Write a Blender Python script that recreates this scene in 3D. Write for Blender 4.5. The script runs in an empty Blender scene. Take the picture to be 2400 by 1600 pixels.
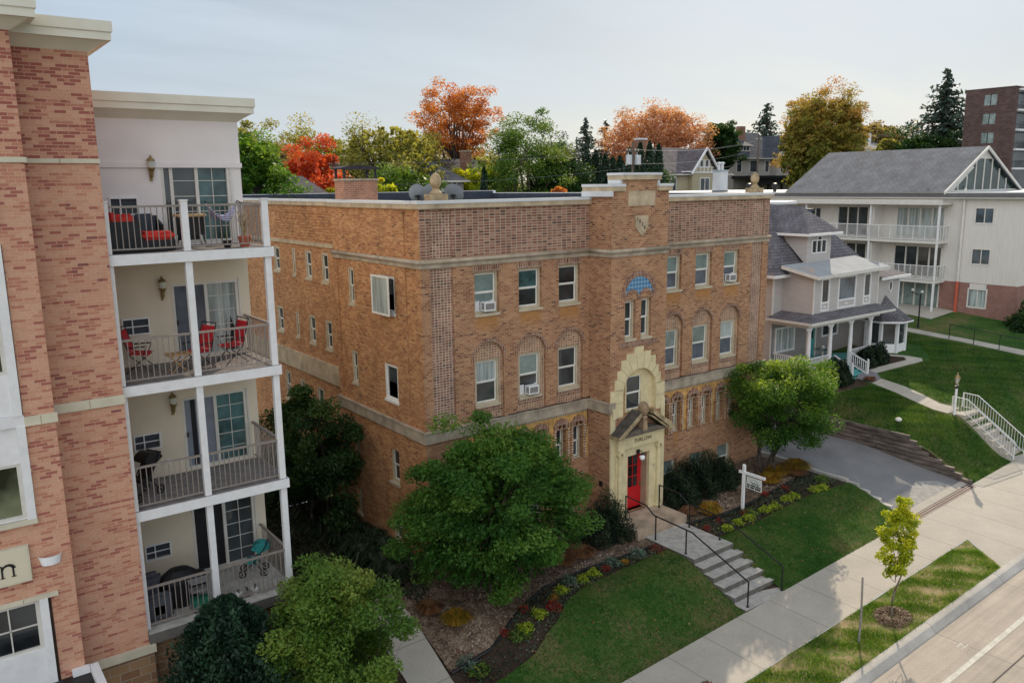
import bpy, bmesh, math, random
import numpy as np
from mathutils import Vector, Matrix
random.seed(7)
sc = bpy.context.scene
col = sc.collection
R = math.radians
PI = math.pi
ORG = {}

# ---------------------------------------------------------------- helpers
class MB:
    def __init__(s):
        s.v = []; s.f = []
    def quad(s, a, b, c, d):
        n = len(s.v); s.v += [tuple(a), tuple(b), tuple(c), tuple(d)]; s.f.append((n, n+1, n+2, n+3)); return s
    def poly(s, pts):
        n = len(s.v); s.v += [tuple(p) for p in pts]; s.f.append(tuple(range(n, n+len(pts)))); return s
    def box(s, x0, x1, y0, y1, z0, z1):
        if x0 > x1: x0, x1 = x1, x0
        if y0 > y1: y0, y1 = y1, y0
        if z0 > z1: z0, z1 = z1, z0
        n = len(s.v)
        s.v += [(x0,y0,z0),(x1,y0,z0),(x1,y1,z0),(x0,y1,z0),(x0,y0,z1),(x1,y0,z1),(x1,y1,z1),(x0,y1,z1)]
        for q in ((0,3,2,1),(4,5,6,7),(0,1,5,4),(1,2,6,5),(2,3,7,6),(3,0,4,7)):
            s.f.append(tuple(n+i for i in q))
        return s
    def obox(s, c, size, M=None, rz=0):
        M = M or Matrix.Rotation(rz, 3, 'Z')
        n = len(s.v); c = Vector(c); a, b, d = size[0]/2, size[1]/2, size[2]/2
        for p in ((-a,-b,-d),(a,-b,-d),(a,b,-d),(-a,b,-d),(-a,-b,d),(a,-b,d),(a,b,d),(-a,b,d)):
            s.v.append(tuple(c + M @ Vector(p)))
        for q in ((0,3,2,1),(4,5,6,7),(0,1,5,4),(1,2,6,5),(2,3,7,6),(3,0,4,7)):
            s.f.append(tuple(n+i for i in q))
        return s
    def bar(s, p, q, w, h=None):
        p = Vector(p); q = Vector(q); d = q-p; L = d.length
        if L < 1e-6: return s
        z = d.normalized(); x = z.cross(Vector((0,0,1)))
        if x.length < 1e-3: x = Vector((1,0,0))
        x.normalize(); y = z.cross(x)
        M = Matrix((x, y, z)).transposed()
        return s.obox((p+q)/2, (w, h or w, L), M)
    def tube(s, pts, r, n=8, cap=True):
        pts = [Vector(p) for p in pts]; rs = r if isinstance(r, (list, tuple)) else [r]*len(pts)
        base = len(s.v); m = len(pts); ref = Vector((0,0,1))
        for i, p in enumerate(pts):
            d = (pts[min(i+1, m-1)] - pts[max(i-1, 0)]).normalized()
            x = d.cross(ref)
            if x.length < .05: x = d.cross(Vector((1,0,0)))
            x.normalize(); y = d.cross(x)
            for k in range(n):
                a = 2*PI*k/n; s.v.append(tuple(p + (x*math.cos(a)+y*math.sin(a))*rs[i]))
        for i in range(m-1):
            for k in range(n):
                a = base+i*n+k; b = base+i*n+(k+1) % n
                s.f.append((a, b, b+n, a+n))
        if cap:
            s.f.append(tuple(base+k for k in range(n))[::-1]); s.f.append(tuple(base+(m-1)*n+k for k in range(n)))
        return s
    def lathe(s, prof, c, n=16, sx=1, sy=1, rot=0):
        base = len(s.v); m = len(prof)
        for r, z in prof:
            for k in range(n):
                a = 2*PI*k/n+rot; s.v.append((c[0]+r*math.cos(a)*sx, c[1]+r*math.sin(a)*sy, c[2]+z))
        for i in range(m-1):
            for k in range(n):
                a = base+i*n+k; b = base+i*n+(k+1) % n
                s.f.append((a, b, b+n, a+n))
        s.f.append(tuple(base+k for k in range(n))[::-1]); s.f.append(tuple(base+(m-1)*n+k for k in range(n)))
        return s
    def ball(s, c, r, n=10, sz=1):
        return s.lathe([(max(.001, r*math.sin(PI*i/8)), -r*sz*math.cos(PI*i/8)) for i in range(9)], c, n)
    def prism(s, pts, axis, a, b):
        # pts 2-D outline; axis 'y': (x,z) run from y=a to b; 'x': (y,z); 'z': (x,y)
        f = {'y': lambda p, t: (p[0], t, p[1]), 'x': lambda p, t: (t, p[0], p[1]), 'z': lambda p, t: (p[0], p[1], t)}[axis]
        n = len(s.v); m = len(pts)
        s.v += [f(p, a) for p in pts] + [f(p, b) for p in pts]
        s.f.append(tuple(range(n, n+m))); s.f.append(tuple(range(n+2*m-1, n+m-1, -1)))
        for i in range(m):
            j = (i+1) % m; s.f.append((n+i, n+j, n+m+j, n+m+i))
        return s
    def wall(s, P, u0, u1, z0, z1, holes, depth=.15):
        # flat wall with rectangular holes and their reveals; P(u,d,z) -> world
        us = sorted({u0, u1} | {min(max(h[i], u0), u1) for h in holes for i in (0, 1)})
        zs = sorted({z0, z1} | {min(max(h[i], z0), z1) for h in holes for i in (2, 3)})
        for i in range(len(us)-1):
            for j in range(len(zs)-1):
                cu = (us[i]+us[i+1])/2; cz = (zs[j]+zs[j+1])/2
                if any(h[0] < cu < h[1] and h[2] < cz < h[3] for h in holes): continue
                s.quad(P(us[i], 0, zs[j]), P(us[i+1], 0, zs[j]), P(us[i+1], 0, zs[j+1]), P(us[i], 0, zs[j+1]))
        for h in holes:
            a, b, c, d = h[:4]; D = h[4] if len(h) > 4 else depth
            s.quad(P(a,0,c), P(b,0,c), P(b,D,c), P(a,D,c)); s.quad(P(a,0,d), P(b,0,d), P(b,D,d), P(a,D,d))
            s.quad(P(a,0,c), P(a,0,d), P(a,D,d), P(a,D,c)); s.quad(P(b,0,c), P(b,0,d), P(b,D,d), P(b,D,c))
        return s
    def build(s, name, mat, parent=None, smooth=False, loc=None):
        o0 = ORG.get(parent.name, (0,0,0)) if parent else (loc or (0,0,0))
        me = bpy.data.meshes.new(name)
        V = np.array(s.v, dtype=np.float64)
        me.from_pydata([tuple(p) for p in (V-np.array(o0))], [], s.f)
        me.update()
        nl = len(me.loops)
        li = np.empty(nl, np.int32); me.loops.foreach_get('vertex_index', li)
        nf = len(me.polygons); nr = np.empty(nf*3); me.polygons.foreach_get('normal', nr); nr = np.abs(nr.reshape(-1, 3))
        lt = np.empty(nf, np.int32); me.polygons.foreach_get('loop_total', lt)
        ax = np.argmax(nr*np.array([1, 1.02, .98]), axis=1); ax = np.repeat(ax, lt)
        W = V[li]; uv = np.empty((nl, 2))
        uv[:, 0] = np.where(ax == 0, W[:, 1], W[:, 0]); uv[:, 1] = np.where(ax == 2, W[:, 1], W[:, 2])
        me.uv_layers.new(name='UVMap').data.foreach_set('uv', uv.ravel())
        if smooth: me.polygons.foreach_set('use_smooth', np.ones(nf, bool))
        if mat: me.materials.append(mat)
        ob = bpy.data.objects.new(name, me); col.objects.link(ob)
        if parent: ob.parent = parent
        else: ob.location = o0
        ORG[ob.name] = o0
        return ob

def tag(o, label=None, cat=None, group=None, kind=None):
    if label: o['label'] = label
    if cat: o['category'] = cat
    if group: o['group'] = group
    if kind: o['kind'] = kind
    return o
def thing(name, label, cat, loc=(0,0,0), group=None):
    o = bpy.data.objects.new(name, None); col.objects.link(o); o.location = loc; o.empty_display_size = .3
    ORG[o.name] = tuple(loc)
    return tag(o, label, cat, group)
def copy_tree(o, loc=None, rz=None, parent=None, label=None, scale=None):
    c = o.copy(); col.objects.link(c); ORG[c.name] = tuple(loc) if loc else (0,0,0)
    if parent: c.parent = parent
    if loc is not None: c.location = loc
    if rz is not None: c.rotation_euler = (0, 0, rz)
    if scale is not None: c.scale = (scale,)*3
    if label: c['label'] = label
    for ch in list(o.children): copy_tree(ch, parent=c)
    return c
def structure(name, mb, mat):
    o = mb.build(name, mat); o['kind'] = 'structure'; return o
PY = lambda y0: (lambda u, d, z: (u, y0+d, z))      # wall facing the street
PX = lambda x0: (lambda u, d, z: (x0+d, u, z))      # wall facing left
PXr = lambda x0: (lambda u, d, z: (x0-d, u, z))     # wall facing right
PYb = lambda y0: (lambda u, d, z: (u, y0-d, z))
def pbox(mb, P, u0, u1, d0, d1, z0, z1):
    a = P(u0, d0, z0); b = P(u1, d1, z1)
    return mb.box(a[0], b[0], a[1], b[1], a[2], b[2])
def text_mesh(name, s, size, P, u, z, d, mat, parent, rot=0, ext=.004, align='LEFT', shear=0, stretch=1):
    cu = bpy.data.curves.new('lettering', 'FONT'); cu.body = s; cu.size = size; cu.extrude = ext; cu.align_x = align; cu.shear = shear
    ob = bpy.data.objects.new('lettering', cu); col.objects.link(ob)
    dg = bpy.context.evaluated_depsgraph_get(); dg.update()
    me = bpy.data.meshes.new_from_object(ob.evaluated_get(dg))
    bpy.data.objects.remove(ob)
    m = MB(); c, sn = math.cos(rot), math.sin(rot)
    for v in me.vertices:
        x, y = v.co.x*stretch, v.co.y; m.v.append(P(u+x*c-y*sn, d-v.co.z, z+x*sn+y*c))
    m.f = [tuple(p.vertices) for p in me.polygons]
    bpy.data.meshes.remove(me)
    return m.build(name, mat, parent)

# ---------------------------------------------------------------- materials
def newmat(name):
    m = bpy.data.materials.new(name); m.use_nodes = True
    nt = m.node_tree; b = nt.nodes['Principled BSDF']
    return m, nt, b
def N(nt, t, **kw):
    n = nt.nodes.new(t)
    for k, v in kw.items():
        if k.startswith('i_'): n.inputs[k[2:].replace('_', ' ')].default_value = v
        else: setattr(n, k, v)
    return n
def ramp(nt, stops, interp='LINEAR'):
    r = nt.nodes.new('ShaderNodeValToRGB'); e = r.color_ramp; e.interpolation = interp
    while len(e.elements) < len(stops): e.elements.new(.5)
    for el, (p, c) in zip(e.elements, stops):
        el.position = p; el.color = (c[0], c[1], c[2], 1) if not isinstance(c, (int, float)) else (c, c, c, 1)
    return r
def mixc(nt, a, b, fac, mode='MIX'):
    m = nt.nodes.new('ShaderNodeMix'); m.data_type = 'RGBA'; m.blend_type = mode
    for k, v in ((6, a), (7, b), (0, fac)):
        if hasattr(v, 'is_linked'): nt.links.new(v, m.inputs[k])
        elif isinstance(v, (int, float)): m.inputs[k].default_value = v if k == 0 else (v, v, v, 1)
        else: m.inputs[k].default_value = (v[0], v[1], v[2], 1)
    return m.outputs[2]
def mth(nt, op, a, b=None, c=None, clamp=False):
    m = nt.nodes.new('ShaderNodeMath'); m.operation = op; m.use_clamp = clamp
    for i, v in enumerate((a, b, c)):
        if v is None: continue
        if isinstance(v, (int, float)): m.inputs[i].default_value = v
        else: nt.links.new(v, m.inputs[i])
    return m.outputs[0]
def noise(nt, vec, scale, detail=3, rough=.55):
    n = nt.nodes.new('ShaderNodeTexNoise'); n.inputs['Scale'].default_value = scale; n.inputs['Detail'].default_value = detail; n.inputs['Roughness'].default_value = rough
    if vec is not None: nt.links.new(vec, n.inputs['Vector'])
    return n.outputs['Fac']
def geo_pos(nt): return nt.nodes.new('ShaderNodeNewGeometry').outputs['Position']
def scalev(nt, vec, s):
    m = nt.nodes.new('ShaderNodeVectorMath'); m.operation = 'MULTIPLY'; nt.links.new(vec, m.inputs[0]); m.inputs[1].default_value = s; return m.outputs[0]
def bump(nt, b, h, strength=.3, dist=.02):
    n = nt.nodes.new('ShaderNodeBump'); n.inputs['Strength'].default_value = strength; n.inputs['Distance'].default_value = dist
    nt.links.new(h, n.inputs['Height']); nt.links.new(n.outputs[0], b.inputs['Normal'])
def rectmask(nt, pos, rects, axis=0, edge=.12):
    # soft mask: sum of boxes (u0,u1,z0,z1) on world position, fading downwards
    sep = nt.nodes.new('ShaderNodeSeparateXYZ'); nt.links.new(pos, sep.inputs[0]); tot = None
    for (a, b, c, d) in rects:
        def ss(v, lo, hi):
            m = nt.nodes.new('ShaderNodeMapRange'); m.interpolation_type = 'SMOOTHSTEP'
            nt.links.new(v, m.inputs[0]); m.inputs[1].default_value = lo; m.inputs[2].default_value = hi; return m.outputs[0]
        u = sep.outputs[axis]; z = sep.outputs[2]
        m = mth(nt, 'MULTIPLY', mth(nt, 'MULTIPLY', ss(u, a-edge, a+edge), ss(u, b+edge, b-edge)), mth(nt, 'MULTIPLY', ss(z, c, c+(d-c)*.8), ss(z, d+.03, d-.03)))
        tot = m if tot is None else mth(nt, 'MAXIMUM', tot, m)
    return tot

def plain(name, c, rough=.6, var=.12, scale=6, metal=0, bmp=0, spec=.4, c2=None):
    m, nt, b = newmat(name); pos = geo_pos(nt)
    n = noise(nt, pos, scale, 4)
    lo = [x*(1-var) for x in c]; hi = [min(1, x*(1+var)) for x in (c2 or c)]
    r = ramp(nt, [(.3, lo), (.7, hi)]); nt.links.new(n, r.inputs[0]); nt.links.new(r.outputs[0], b.inputs['Base Color'])
    b.inputs['Roughness'].default_value = rough; b.inputs['Metallic'].default_value = metal; b.inputs['Specular IOR Level'].default_value = spec
    if bmp: bump(nt, b, noise(nt, pos, scale*6, 3), bmp, .01)
    return m
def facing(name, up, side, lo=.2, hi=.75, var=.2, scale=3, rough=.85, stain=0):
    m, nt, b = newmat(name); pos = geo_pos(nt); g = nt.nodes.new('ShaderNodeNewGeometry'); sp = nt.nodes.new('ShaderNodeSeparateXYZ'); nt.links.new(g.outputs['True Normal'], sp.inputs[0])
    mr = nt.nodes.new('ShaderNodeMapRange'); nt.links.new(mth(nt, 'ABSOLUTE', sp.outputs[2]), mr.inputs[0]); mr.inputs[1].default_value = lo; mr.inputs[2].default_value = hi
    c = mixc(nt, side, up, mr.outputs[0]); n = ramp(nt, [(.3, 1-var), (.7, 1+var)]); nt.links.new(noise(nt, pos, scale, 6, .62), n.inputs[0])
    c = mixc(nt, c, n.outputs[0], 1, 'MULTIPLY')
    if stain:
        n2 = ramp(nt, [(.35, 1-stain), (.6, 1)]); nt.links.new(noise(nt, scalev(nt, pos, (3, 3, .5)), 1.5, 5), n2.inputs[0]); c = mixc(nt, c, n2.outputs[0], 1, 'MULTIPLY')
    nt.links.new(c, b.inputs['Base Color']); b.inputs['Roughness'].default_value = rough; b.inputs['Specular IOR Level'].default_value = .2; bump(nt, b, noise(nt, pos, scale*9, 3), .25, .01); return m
def brick(name, stops, mortar, bw=.21, bh=.075, ms=.009, offset=.5, stains=(), stain_c=(.30,.14,.04), dirt=.35, axis=0, bmp=.5, lowdark=None, patch=None, patch_z=None):
    m, nt, b = newmat(name)
    uv = nt.nodes.new('ShaderNodeUVMap'); pos = geo_pos(nt)
    t = N(nt, 'ShaderNodeTexBrick', offset=offset, offset_frequency=2, squash=1)
    t.inputs['Color1'].default_value = (0,0,0,1); t.inputs['Color2'].default_value = (1,1,1,1); t.inputs['Mortar'].default_value = (.5,.5,.5,1)
    t.inputs['Scale'].default_value = 1; t.inputs['Mortar Size'].default_value = ms; t.inputs['Mortar Smooth'].default_value = .2
    t.inputs['Bias'].default_value = 0; t.inputs['Brick Width'].default_value = bw; t.inputs['Row Height'].default_value = bh
    nt.links.new(uv.outputs[0], t.inputs['Vector'])
    big = noise(nt, pos, .55, 4)
    rv = mth(nt, 'ADD', mth(nt, 'MULTIPLY', t.outputs['Color'], .75), mth(nt, 'MULTIPLY', big, .35), clamp=True)
    if patch_z is not None:   # above this height more of the dark bricks
        sep = nt.nodes.new('ShaderNodeSeparateXYZ'); nt.links.new(pos, sep.inputs[0])
        rv = mth(nt, 'SUBTRACT', rv, mth(nt, 'MULTIPLY', mth(nt, 'GREATER_THAN', sep.outputs[2], patch_z), .33), clamp=True)
    r = ramp(nt, stops, 'CONSTANT'); nt.links.new(rv, r.inputs[0])
    fine = noise(nt, pos, 40, 2)
    c = mixc(nt, r.outputs[0], (.5,.5,.5), .0)
    c = mixc(nt, c, mortar, mth(nt, 'MULTIPLY', t.outputs['Fac'], .9))
    dn = ramp(nt, [(.35, 1-dirt), (.65, 1)]); nt.links.new(noise(nt, pos, 1.3, 6, .65), dn.inputs[0])
    c = mixc(nt, c, dn.outputs[0], 1, 'MULTIPLY')
    f2 = ramp(nt, [(.3, .82), (.7, 1.12)]); nt.links.new(fine, f2.inputs[0]); c = mixc(nt, c, f2.outputs[0], 1, 'MULTIPLY')
    if stains:
        sm = rectmask(nt, pos, stains, axis)
        sm = mth(nt, 'MULTIPLY', sm, mth(nt, 'ADD', .25, noise(nt, scalev(nt, pos, (9, 9, 1.2)), 1, 3)), clamp=True)
        c = mixc(nt, c, stain_c, sm)
    nt.links.new(c, b.inputs['Base Color']); b.inputs['Roughness'].default_value = .85; b.inputs['Specular IOR Level'].default_value = .25
    if bmp: bump(nt, b, mth(nt, 'SUBTRACT', mth(nt, 'MULTIPLY', fine, .4), t.outputs['Fac']), bmp, .012)
    return m
def rows(name, c, pitch, dark=.55, axis='z', rough=.6, var=.15, w=.16, mix2=None, jscale=None):
    # boards / clapboard / standing seams: a dark line every `pitch`
    m, nt, b = newmat(name); pos = geo_pos(nt)
    sep = nt.nodes.new('ShaderNodeSeparateXYZ'); nt.links.new(pos, sep.inputs[0])
    if axis == 'xy': v = mth(nt, 'ADD', sep.outputs[0], sep.outputs[1])
    else: v = sep.outputs['xyz'.index(axis)]
    fr = mth(nt, 'FRACT', mth(nt, 'DIVIDE', v, pitch))
    r = ramp(nt, [(0, dark), (w, 1), (1, .94)]); nt.links.new(fr, r.inputs[0])
    n = noise(nt, scalev(nt, pos, (1,1,4) if axis == 'z' else (3,3,.6)), 1.5, 5)
    r2 = ramp(nt, [(.3, [x*(1-var) for x in c]), (.7, [min(1, x*(1+var)) for x in c])]); nt.links.new(n, r2.inputs[0])
    nt.links.new(mixc(nt, r2.outputs[0], r.outputs[0], 1, 'MULTIPLY'), b.inputs['Base Color'])
    b.inputs['Roughness'].default_value = rough; bump(nt, b, fr, .35, .02)
    return m
def shingle(name, c1, c2, bw=.32, bh=.16):
    m, nt, b = newmat(name); uv = nt.nodes.new('ShaderNodeUVMap'); pos = geo_pos(nt)
    t = N(nt, 'ShaderNodeTexBrick', offset=.5)
    t.inputs['Color1'].default_value = (*c1,1); t.inputs['Color2'].default_value = (*c2,1); t.inputs['Mortar'].default_value = (*[x*.45 for x in c1],1)
    t.inputs['Scale'].default_value = 1; t.inputs['Mortar Size'].default_value = .012; t.inputs['Brick Width'].default_value = bw; t.inputs['Row Height'].default_value = bh
    nt.links.new(uv.outputs[0], t.inputs['Vector'])
    d = ramp(nt, [(.3, .7), (.7, 1.2)]); nt.links.new(noise(nt, pos, 1.1, 5), d.inputs[0])
    nt.links.new(mixc(nt, t.outputs[0], d.outputs[0], 1, 'MULTIPLY'), b.inputs['Base Color']); b.inputs['Roughness'].default_value = .9
    bump(nt, b, mth(nt, 'SUBTRACT', noise(nt, pos, 30, 2), t.outputs['Fac']), .5, .02)
    return m
def glassy(name, c, rough=.06, var=.5, scale=.9, spec=.6, vert=False, c2=None):
    m, nt, b = newmat(name); pos = geo_pos(nt)
    n = noise(nt, scalev(nt, pos, (7,7,.5)) if vert else pos, scale, 3)
    r = ramp(nt, [(.35, [x*(1-var) for x in c]), (.65, [x*(1+var) for x in (c2 or c)])]); nt.links.new(n, r.inputs[0])
    nt.links.new(r.outputs[0], b.inputs['Base Color']); b.inputs['Roughness'].default_value = rough; b.inputs['Specular IOR Level'].default_value = spec
    return m
def concrete(name, c, jx=None, jy=None, x0=0, y0=0, streak=False, wear=.14, jw=.03):
    m, nt, b = newmat(name); pos = geo_pos(nt)
    n1 = noise(nt, pos, .7, 6, .6); n2 = noise(nt, pos, 22, 3)
    r = ramp(nt, [(.3, [x*(1-wear) for x in c]), (.7, [x*(1+wear) for x in c])]); nt.links.new(n1, r.inputs[0])
    f = ramp(nt, [(.3, .9), (.7, 1.08)]); nt.links.new(n2, f.inputs[0])
    cc = mixc(nt, r.outputs[0], f.outputs[0], 1, 'MULTIPLY')
    sep = nt.nodes.new('ShaderNodeSeparateXYZ'); nt.links.new(pos, sep.inputs[0])
    if streak:
        s = ramp(nt, [(.3, .82), (.62, 1.1)]); nt.links.new(noise(nt, scalev(nt, pos, (.12, 5, 1)), 1, 4), s.inputs[0]); cc = mixc(nt, cc, s.outputs[0], .8, 'MULTIPLY')
    for j, k, o in ((jx, 0, x0), (jy, 1, y0)):
        if j:
            fr = mth(nt, 'FRACT', mth(nt, 'DIVIDE', mth(nt, 'SUBTRACT', sep.outputs[k], o), j))
            cc = mixc(nt, cc, [x*.5 for x in c], mth(nt, 'MULTIPLY', mth(nt, 'LESS_THAN', fr, jw/j), .75))
    nt.links.new(cc, b.inputs['Base Color']); b.inputs['Roughness'].default_value = .9; bump(nt, b, n2, .25, .01)
    return m
def ground_mat(name, cols, s1=.6, s2=9, bmp=.4):
    m, nt, b = newmat(name); pos = geo_pos(nt)
    r = ramp(nt, cols)
    v = mth(nt, 'ADD', mth(nt, 'MULTIPLY', noise(nt, pos, s1, 5, .6), .6), mth(nt, 'MULTIPLY', noise(nt, pos, s2, 4, .7), .4)); nt.links.new(v, r.inputs[0])
    nt.links.new(r.outputs[0], b.inputs['Base Color']); b.inputs['Roughness'].default_value = .95; b.inputs['Specular IOR Level'].default_value = .1
    bump(nt, b, noise(nt, pos, 45, 3), bmp, .03)
    return m
def leafmat(name, cols, trans=.35):
    m, nt, b = newmat(name)
    a = nt.nodes.new('ShaderNodeAttribute'); a.attribute_name = 'tint'
    r = ramp(nt, [(i/(len(cols)-1), c) for i, c in enumerate(cols)]); nt.links.new(a.outputs['Fac'], r.inputs[0])
    nt.links.new(r.outputs[0], b.inputs['Base Color']); b.inputs['Roughness'].default_value = .55; b.inputs['Specular IOR Level'].default_value = .25
    tr = nt.nodes.new('ShaderNodeBsdfTranslucent'); tc = mixc(nt, r.outputs[0], (1.5, 1.4, .7), 1, 'MULTIPLY'); nt.links.new(tc, tr.inputs[0])
    mx = nt.nodes.new('ShaderNodeMixShader'); mx.inputs[0].default_value = trans
    nt.links.new(b.outputs[0], mx.inputs[1]); nt.links.new(tr.outputs[0], mx.inputs[2]); nt.links.new(mx.outputs[0], nt.nodes['Material Output'].inputs[0])
    return m

FB = [(0, (0.174, 0.076, 0.045)), (0.2, (0.332, 0.144, 0.072)), (0.36, (0.435, 0.21, 0.107)), (0.55, (0.506, 0.267, 0.138)), (0.72, (0.451, 0.21, 0.103)), (0.86, (0.316, 0.12, 0.062))]
FBs = [(0, (0.269, 0.114, 0.06)), (0.2, (0.459, 0.197, 0.084)), (0.45, (0.562, 0.273, 0.116)), (0.66, (0.617, 0.333, 0.151)), (0.84, (0.427, 0.174, 0.077))]
FBp = [(0, (0.139, 0.067, 0.049)), (0.26, (0.278, 0.118, 0.077)), (0.5, (0.348, 0.163, 0.106)), (0.7, (0.409, 0.222, 0.141)), (0.85, (0.247, 0.092, 0.064))]
W3 = [(2.05,3.05),(3.9,4.92),(5.71,6.71),(11.2,12.2),(13.05,14.07),(14.85,15.87)]
stain_rects = [(a+.05, b-.05, 8.75, 9.42) for a, b in W3] + [(12.0,12.25,2.6,3.5)]
M = {}
M['brick'] = brick('front_brick', FB, (.47,.35,.24), stains=stain_rects, stain_c=(.42,.20,.06), dirt=.22, ms=.011)
M['brick_side'] = brick('side_brick', FBs, (.56,.38,.23), dirt=.28)
M['brick_stack'] = brick('stack_bond_brick', FBp, (.62,.50,.40), bw=.125, bh=.09, ms=.016, offset=0)
M['brick_parapet'] = brick('parapet_brick', FBp, (.50,.41,.32), bw=.225, bh=.092, ms=.016, offset=.0, dirt=.22)
M['brick_arch'] = brick('arch_brick', FBp, (.58,.46,.36), bw=.075, bh=.22, ms=.012, offset=0)
M['brick_panel'] = brick('panel_brick', FB, (.64,.52,.40), bw=.115, bh=.09, ms=.016, offset=0)
M['stone'] = plain('weathered_limestone', (.46,.37,.25), .85, .28, 2.2, bmp=.3)
M['stone_grey'] = plain('stained_belt_stone', (.38,.32,.245), .85, .32, 2.0, bmp=.3)
M['cream'] = plain('cream_painted_stone', (.64,.55,.33), .7, .14, 2.5, bmp=.15)
M['cream_dark'] = facing('sooty_carved_stone', (.085,.075,.065), (.40,.31,.185), .15, .7, .35, 3, stain=.35)
M['ochre'] = plain('ochre_terracotta', (.52,.30,.10), .75, .4, 3, bmp=.2)
M['white_metal'] = plain('white_coping_metal', (.62,.64,.65), .7, .06, 1.5, spec=.2)
M['membrane'] = plain('dark_roof_membrane', (.035,.045,.065), .6, .3, 1.5)
M['roofgrey'] = plain('flat_roof', (.16,.16,.17), .8, .3, 1)
M['casing'] = plain('tan_window_casing', (.50,.43,.31), .6, .12, 5)
M['sash'] = plain('white_sash_paint', (.78,.77,.73), .5, .05, 6)
M['glass'] = glassy('dark_window_glass', (.02,.024,.028), .04, .6, .45, c2=(.05,.06,.065))  # paler noise patches put cloud reflections into the glass colour
M['blind'] = glassy('window_with_blind', (.20,.26,.245), .12, .25, 1.5)
M['curtain'] = glassy('curtained_window', (.33,.38,.37), .15, .35, 1.2, vert=True)
M['tealglass'] = glassy('teal_reflecting_glass', (.055,.115,.12), .05, .7, 1.2)
M['screen'] = glassy('grey_insect_screen', (.11,.125,.15), .5, .25, 2, spec=.2)
M['black'] = plain('black_painted_metal', (.012,.012,.013), .45, .2, 8)
M['rail_metal'] = plain('taupe_railing_metal', (.25,.215,.19), .5, .08, 8)
M['red'] = plain('red_door_paint', (.50,.012,.018), .35, .12, 4)
M['white'] = plain('white_paint', (.74,.74,.74), .5, .06, 5)
M['offwhite'] = plain('off_white_trim', (.62,.60,.55), .6, .08, 3)
M['dark'] = plain('dark_interior', (.012,.012,.014), .7, .3, 3)
M['brass'] = plain('aged_brass', (.27,.20,.09), .4, .2, 10, metal=.7)
M['lampglass'] = plain('frosted_lamp_glass', (.52,.54,.48), .15, .1, 8)
M['globe'] = plain('white_lamp_globe', (.85,.86,.88), .2, .03, 8)
# ---------------------------------------------------------------- the setting
def sm(t): t = max(0, min(1, t)); return t*t*(3-2*t)
def SZ(x, y=0): return -.34+.0475*x
def RZ(x, y):   # road: gutter to crown
    return SZ(x)-.17+.02*max(0, min(5, -11.65-y))
def FG(x, y):   # Furlow lot
    s = SZ(x); U = .93+.32*sm((x-10)/8)-.35*sm((-3-x)/5)
    L = 3.0+3.6*sm((1-x)/3); t = sm((y+7.3)/L); return s+(U-s)*t
def DG(x, y):
    s = SZ(x); t = max(0, min(1, (y+7.3)/5.3)); return s+(1.35-s)*t
def HU(x, y): return 2.35+.065*(x-23)+.09*(min(y, 6)+4.5)-.38*(1-sm((x-22.9)/1.6))*sm((y+6.5)/2)-.25*(1-sm((x-22.9)/3))*sm((y+2)/4)
def HG(x, y):   # house lot, raised above the drive
    s = SZ(x); t = sm((y+7.3)/2.8); return s+(HU(x, y)-s)*t
def BGz(x, y): return 1.0+3.3*sm((x-20)/26)+.012*max(0, y-20)+2.5*sm((x-60)/60)
def sheet(name, poly, zf, mat, res=.6, off=0, label=None):
    bm = bmesh.new(); bm.faces.new([bm.verts.new((x, y, 0)) for x, y in poly])
    xs = [p[0] for p in poly]; ys = [p[1] for p in poly]
    for ax, lo, hi in ((0, min(xs), max(xs)), (1, min(ys), max(ys))):
        k = math.floor(lo/res)+1
        while k*res < hi-1e-4:
            n = [0, 0, 0]; n[ax] = 1; c = [0, 0, 0]; c[ax] = k*res
            bmesh.ops.bisect_plane(bm, geom=bm.verts[:]+bm.edges[:]+bm.faces[:], plane_co=c, plane_no=n); k += 1
    for v in bm.verts: v.co.z = zf(v.co.x, v.co.y)+off
    m = MB(); bm.verts.index_update(); m.v = [tuple(v.co) for v in bm.verts]; m.f = [tuple(v.index for v in f.verts) for f in bm.faces]
    bm.free()
    o = structure(name, m, mat)
    for p in o.data.polygons: p.use_smooth = True
    return o
GR = [(.34, (.012,.045,.009)), (.45, (.028,.080,.014)), (.53, (.065,.105,.027)), (.60, (.13,.115,.05))]
M['lawn'] = ground_mat('lawn_turf', GR, .35, 7, .5)
M['verge'] = ground_mat('verge_turf', [(.30, (.05,.10,.018)), (.44, (.11,.16,.03)), (.53, (.26,.21,.10)), (.64, (.40,.32,.20))], .8, 5, .6)
M['soil'] = ground_mat('dark_mulch', [(.3, (.022,.015,.012)), (.5, (.055,.038,.028)), (.7, (.10,.075,.055))], .9, 14, .7)
M['gravel'] = ground_mat('pea_gravel', [(.36, (.05,.035,.025)), (.46, (.15,.105,.075)), (.54, (.24,.175,.125)), (.63, (.40,.32,.25))], 3.1, 18, .9)
M['earth'] = ground_mat('rough_ground', [(.3, (.03,.04,.018)), (.6, (.07,.075,.035)), (.8, (.10,.09,.05))], .05, .7, .5)
M['walk'] = concrete('sidewalk_concrete', (.415,.38,.325), 1.62, None, .55, wear=.1)
M['road'] = concrete('road_concrete', (.37,.325,.27), 4.6, None, 1.9, streak=True)
M['curbm'] = concrete('kerb_concrete', (.42,.395,.355), 4.6, None, 1.9, wear=.25)
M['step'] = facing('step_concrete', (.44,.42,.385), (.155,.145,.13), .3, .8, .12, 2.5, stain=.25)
M['porchslab'] = plain('stained_porch_stone', (.34,.27,.19), .85, .35, 1.6, c2=(.40,.30,.22))
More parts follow.
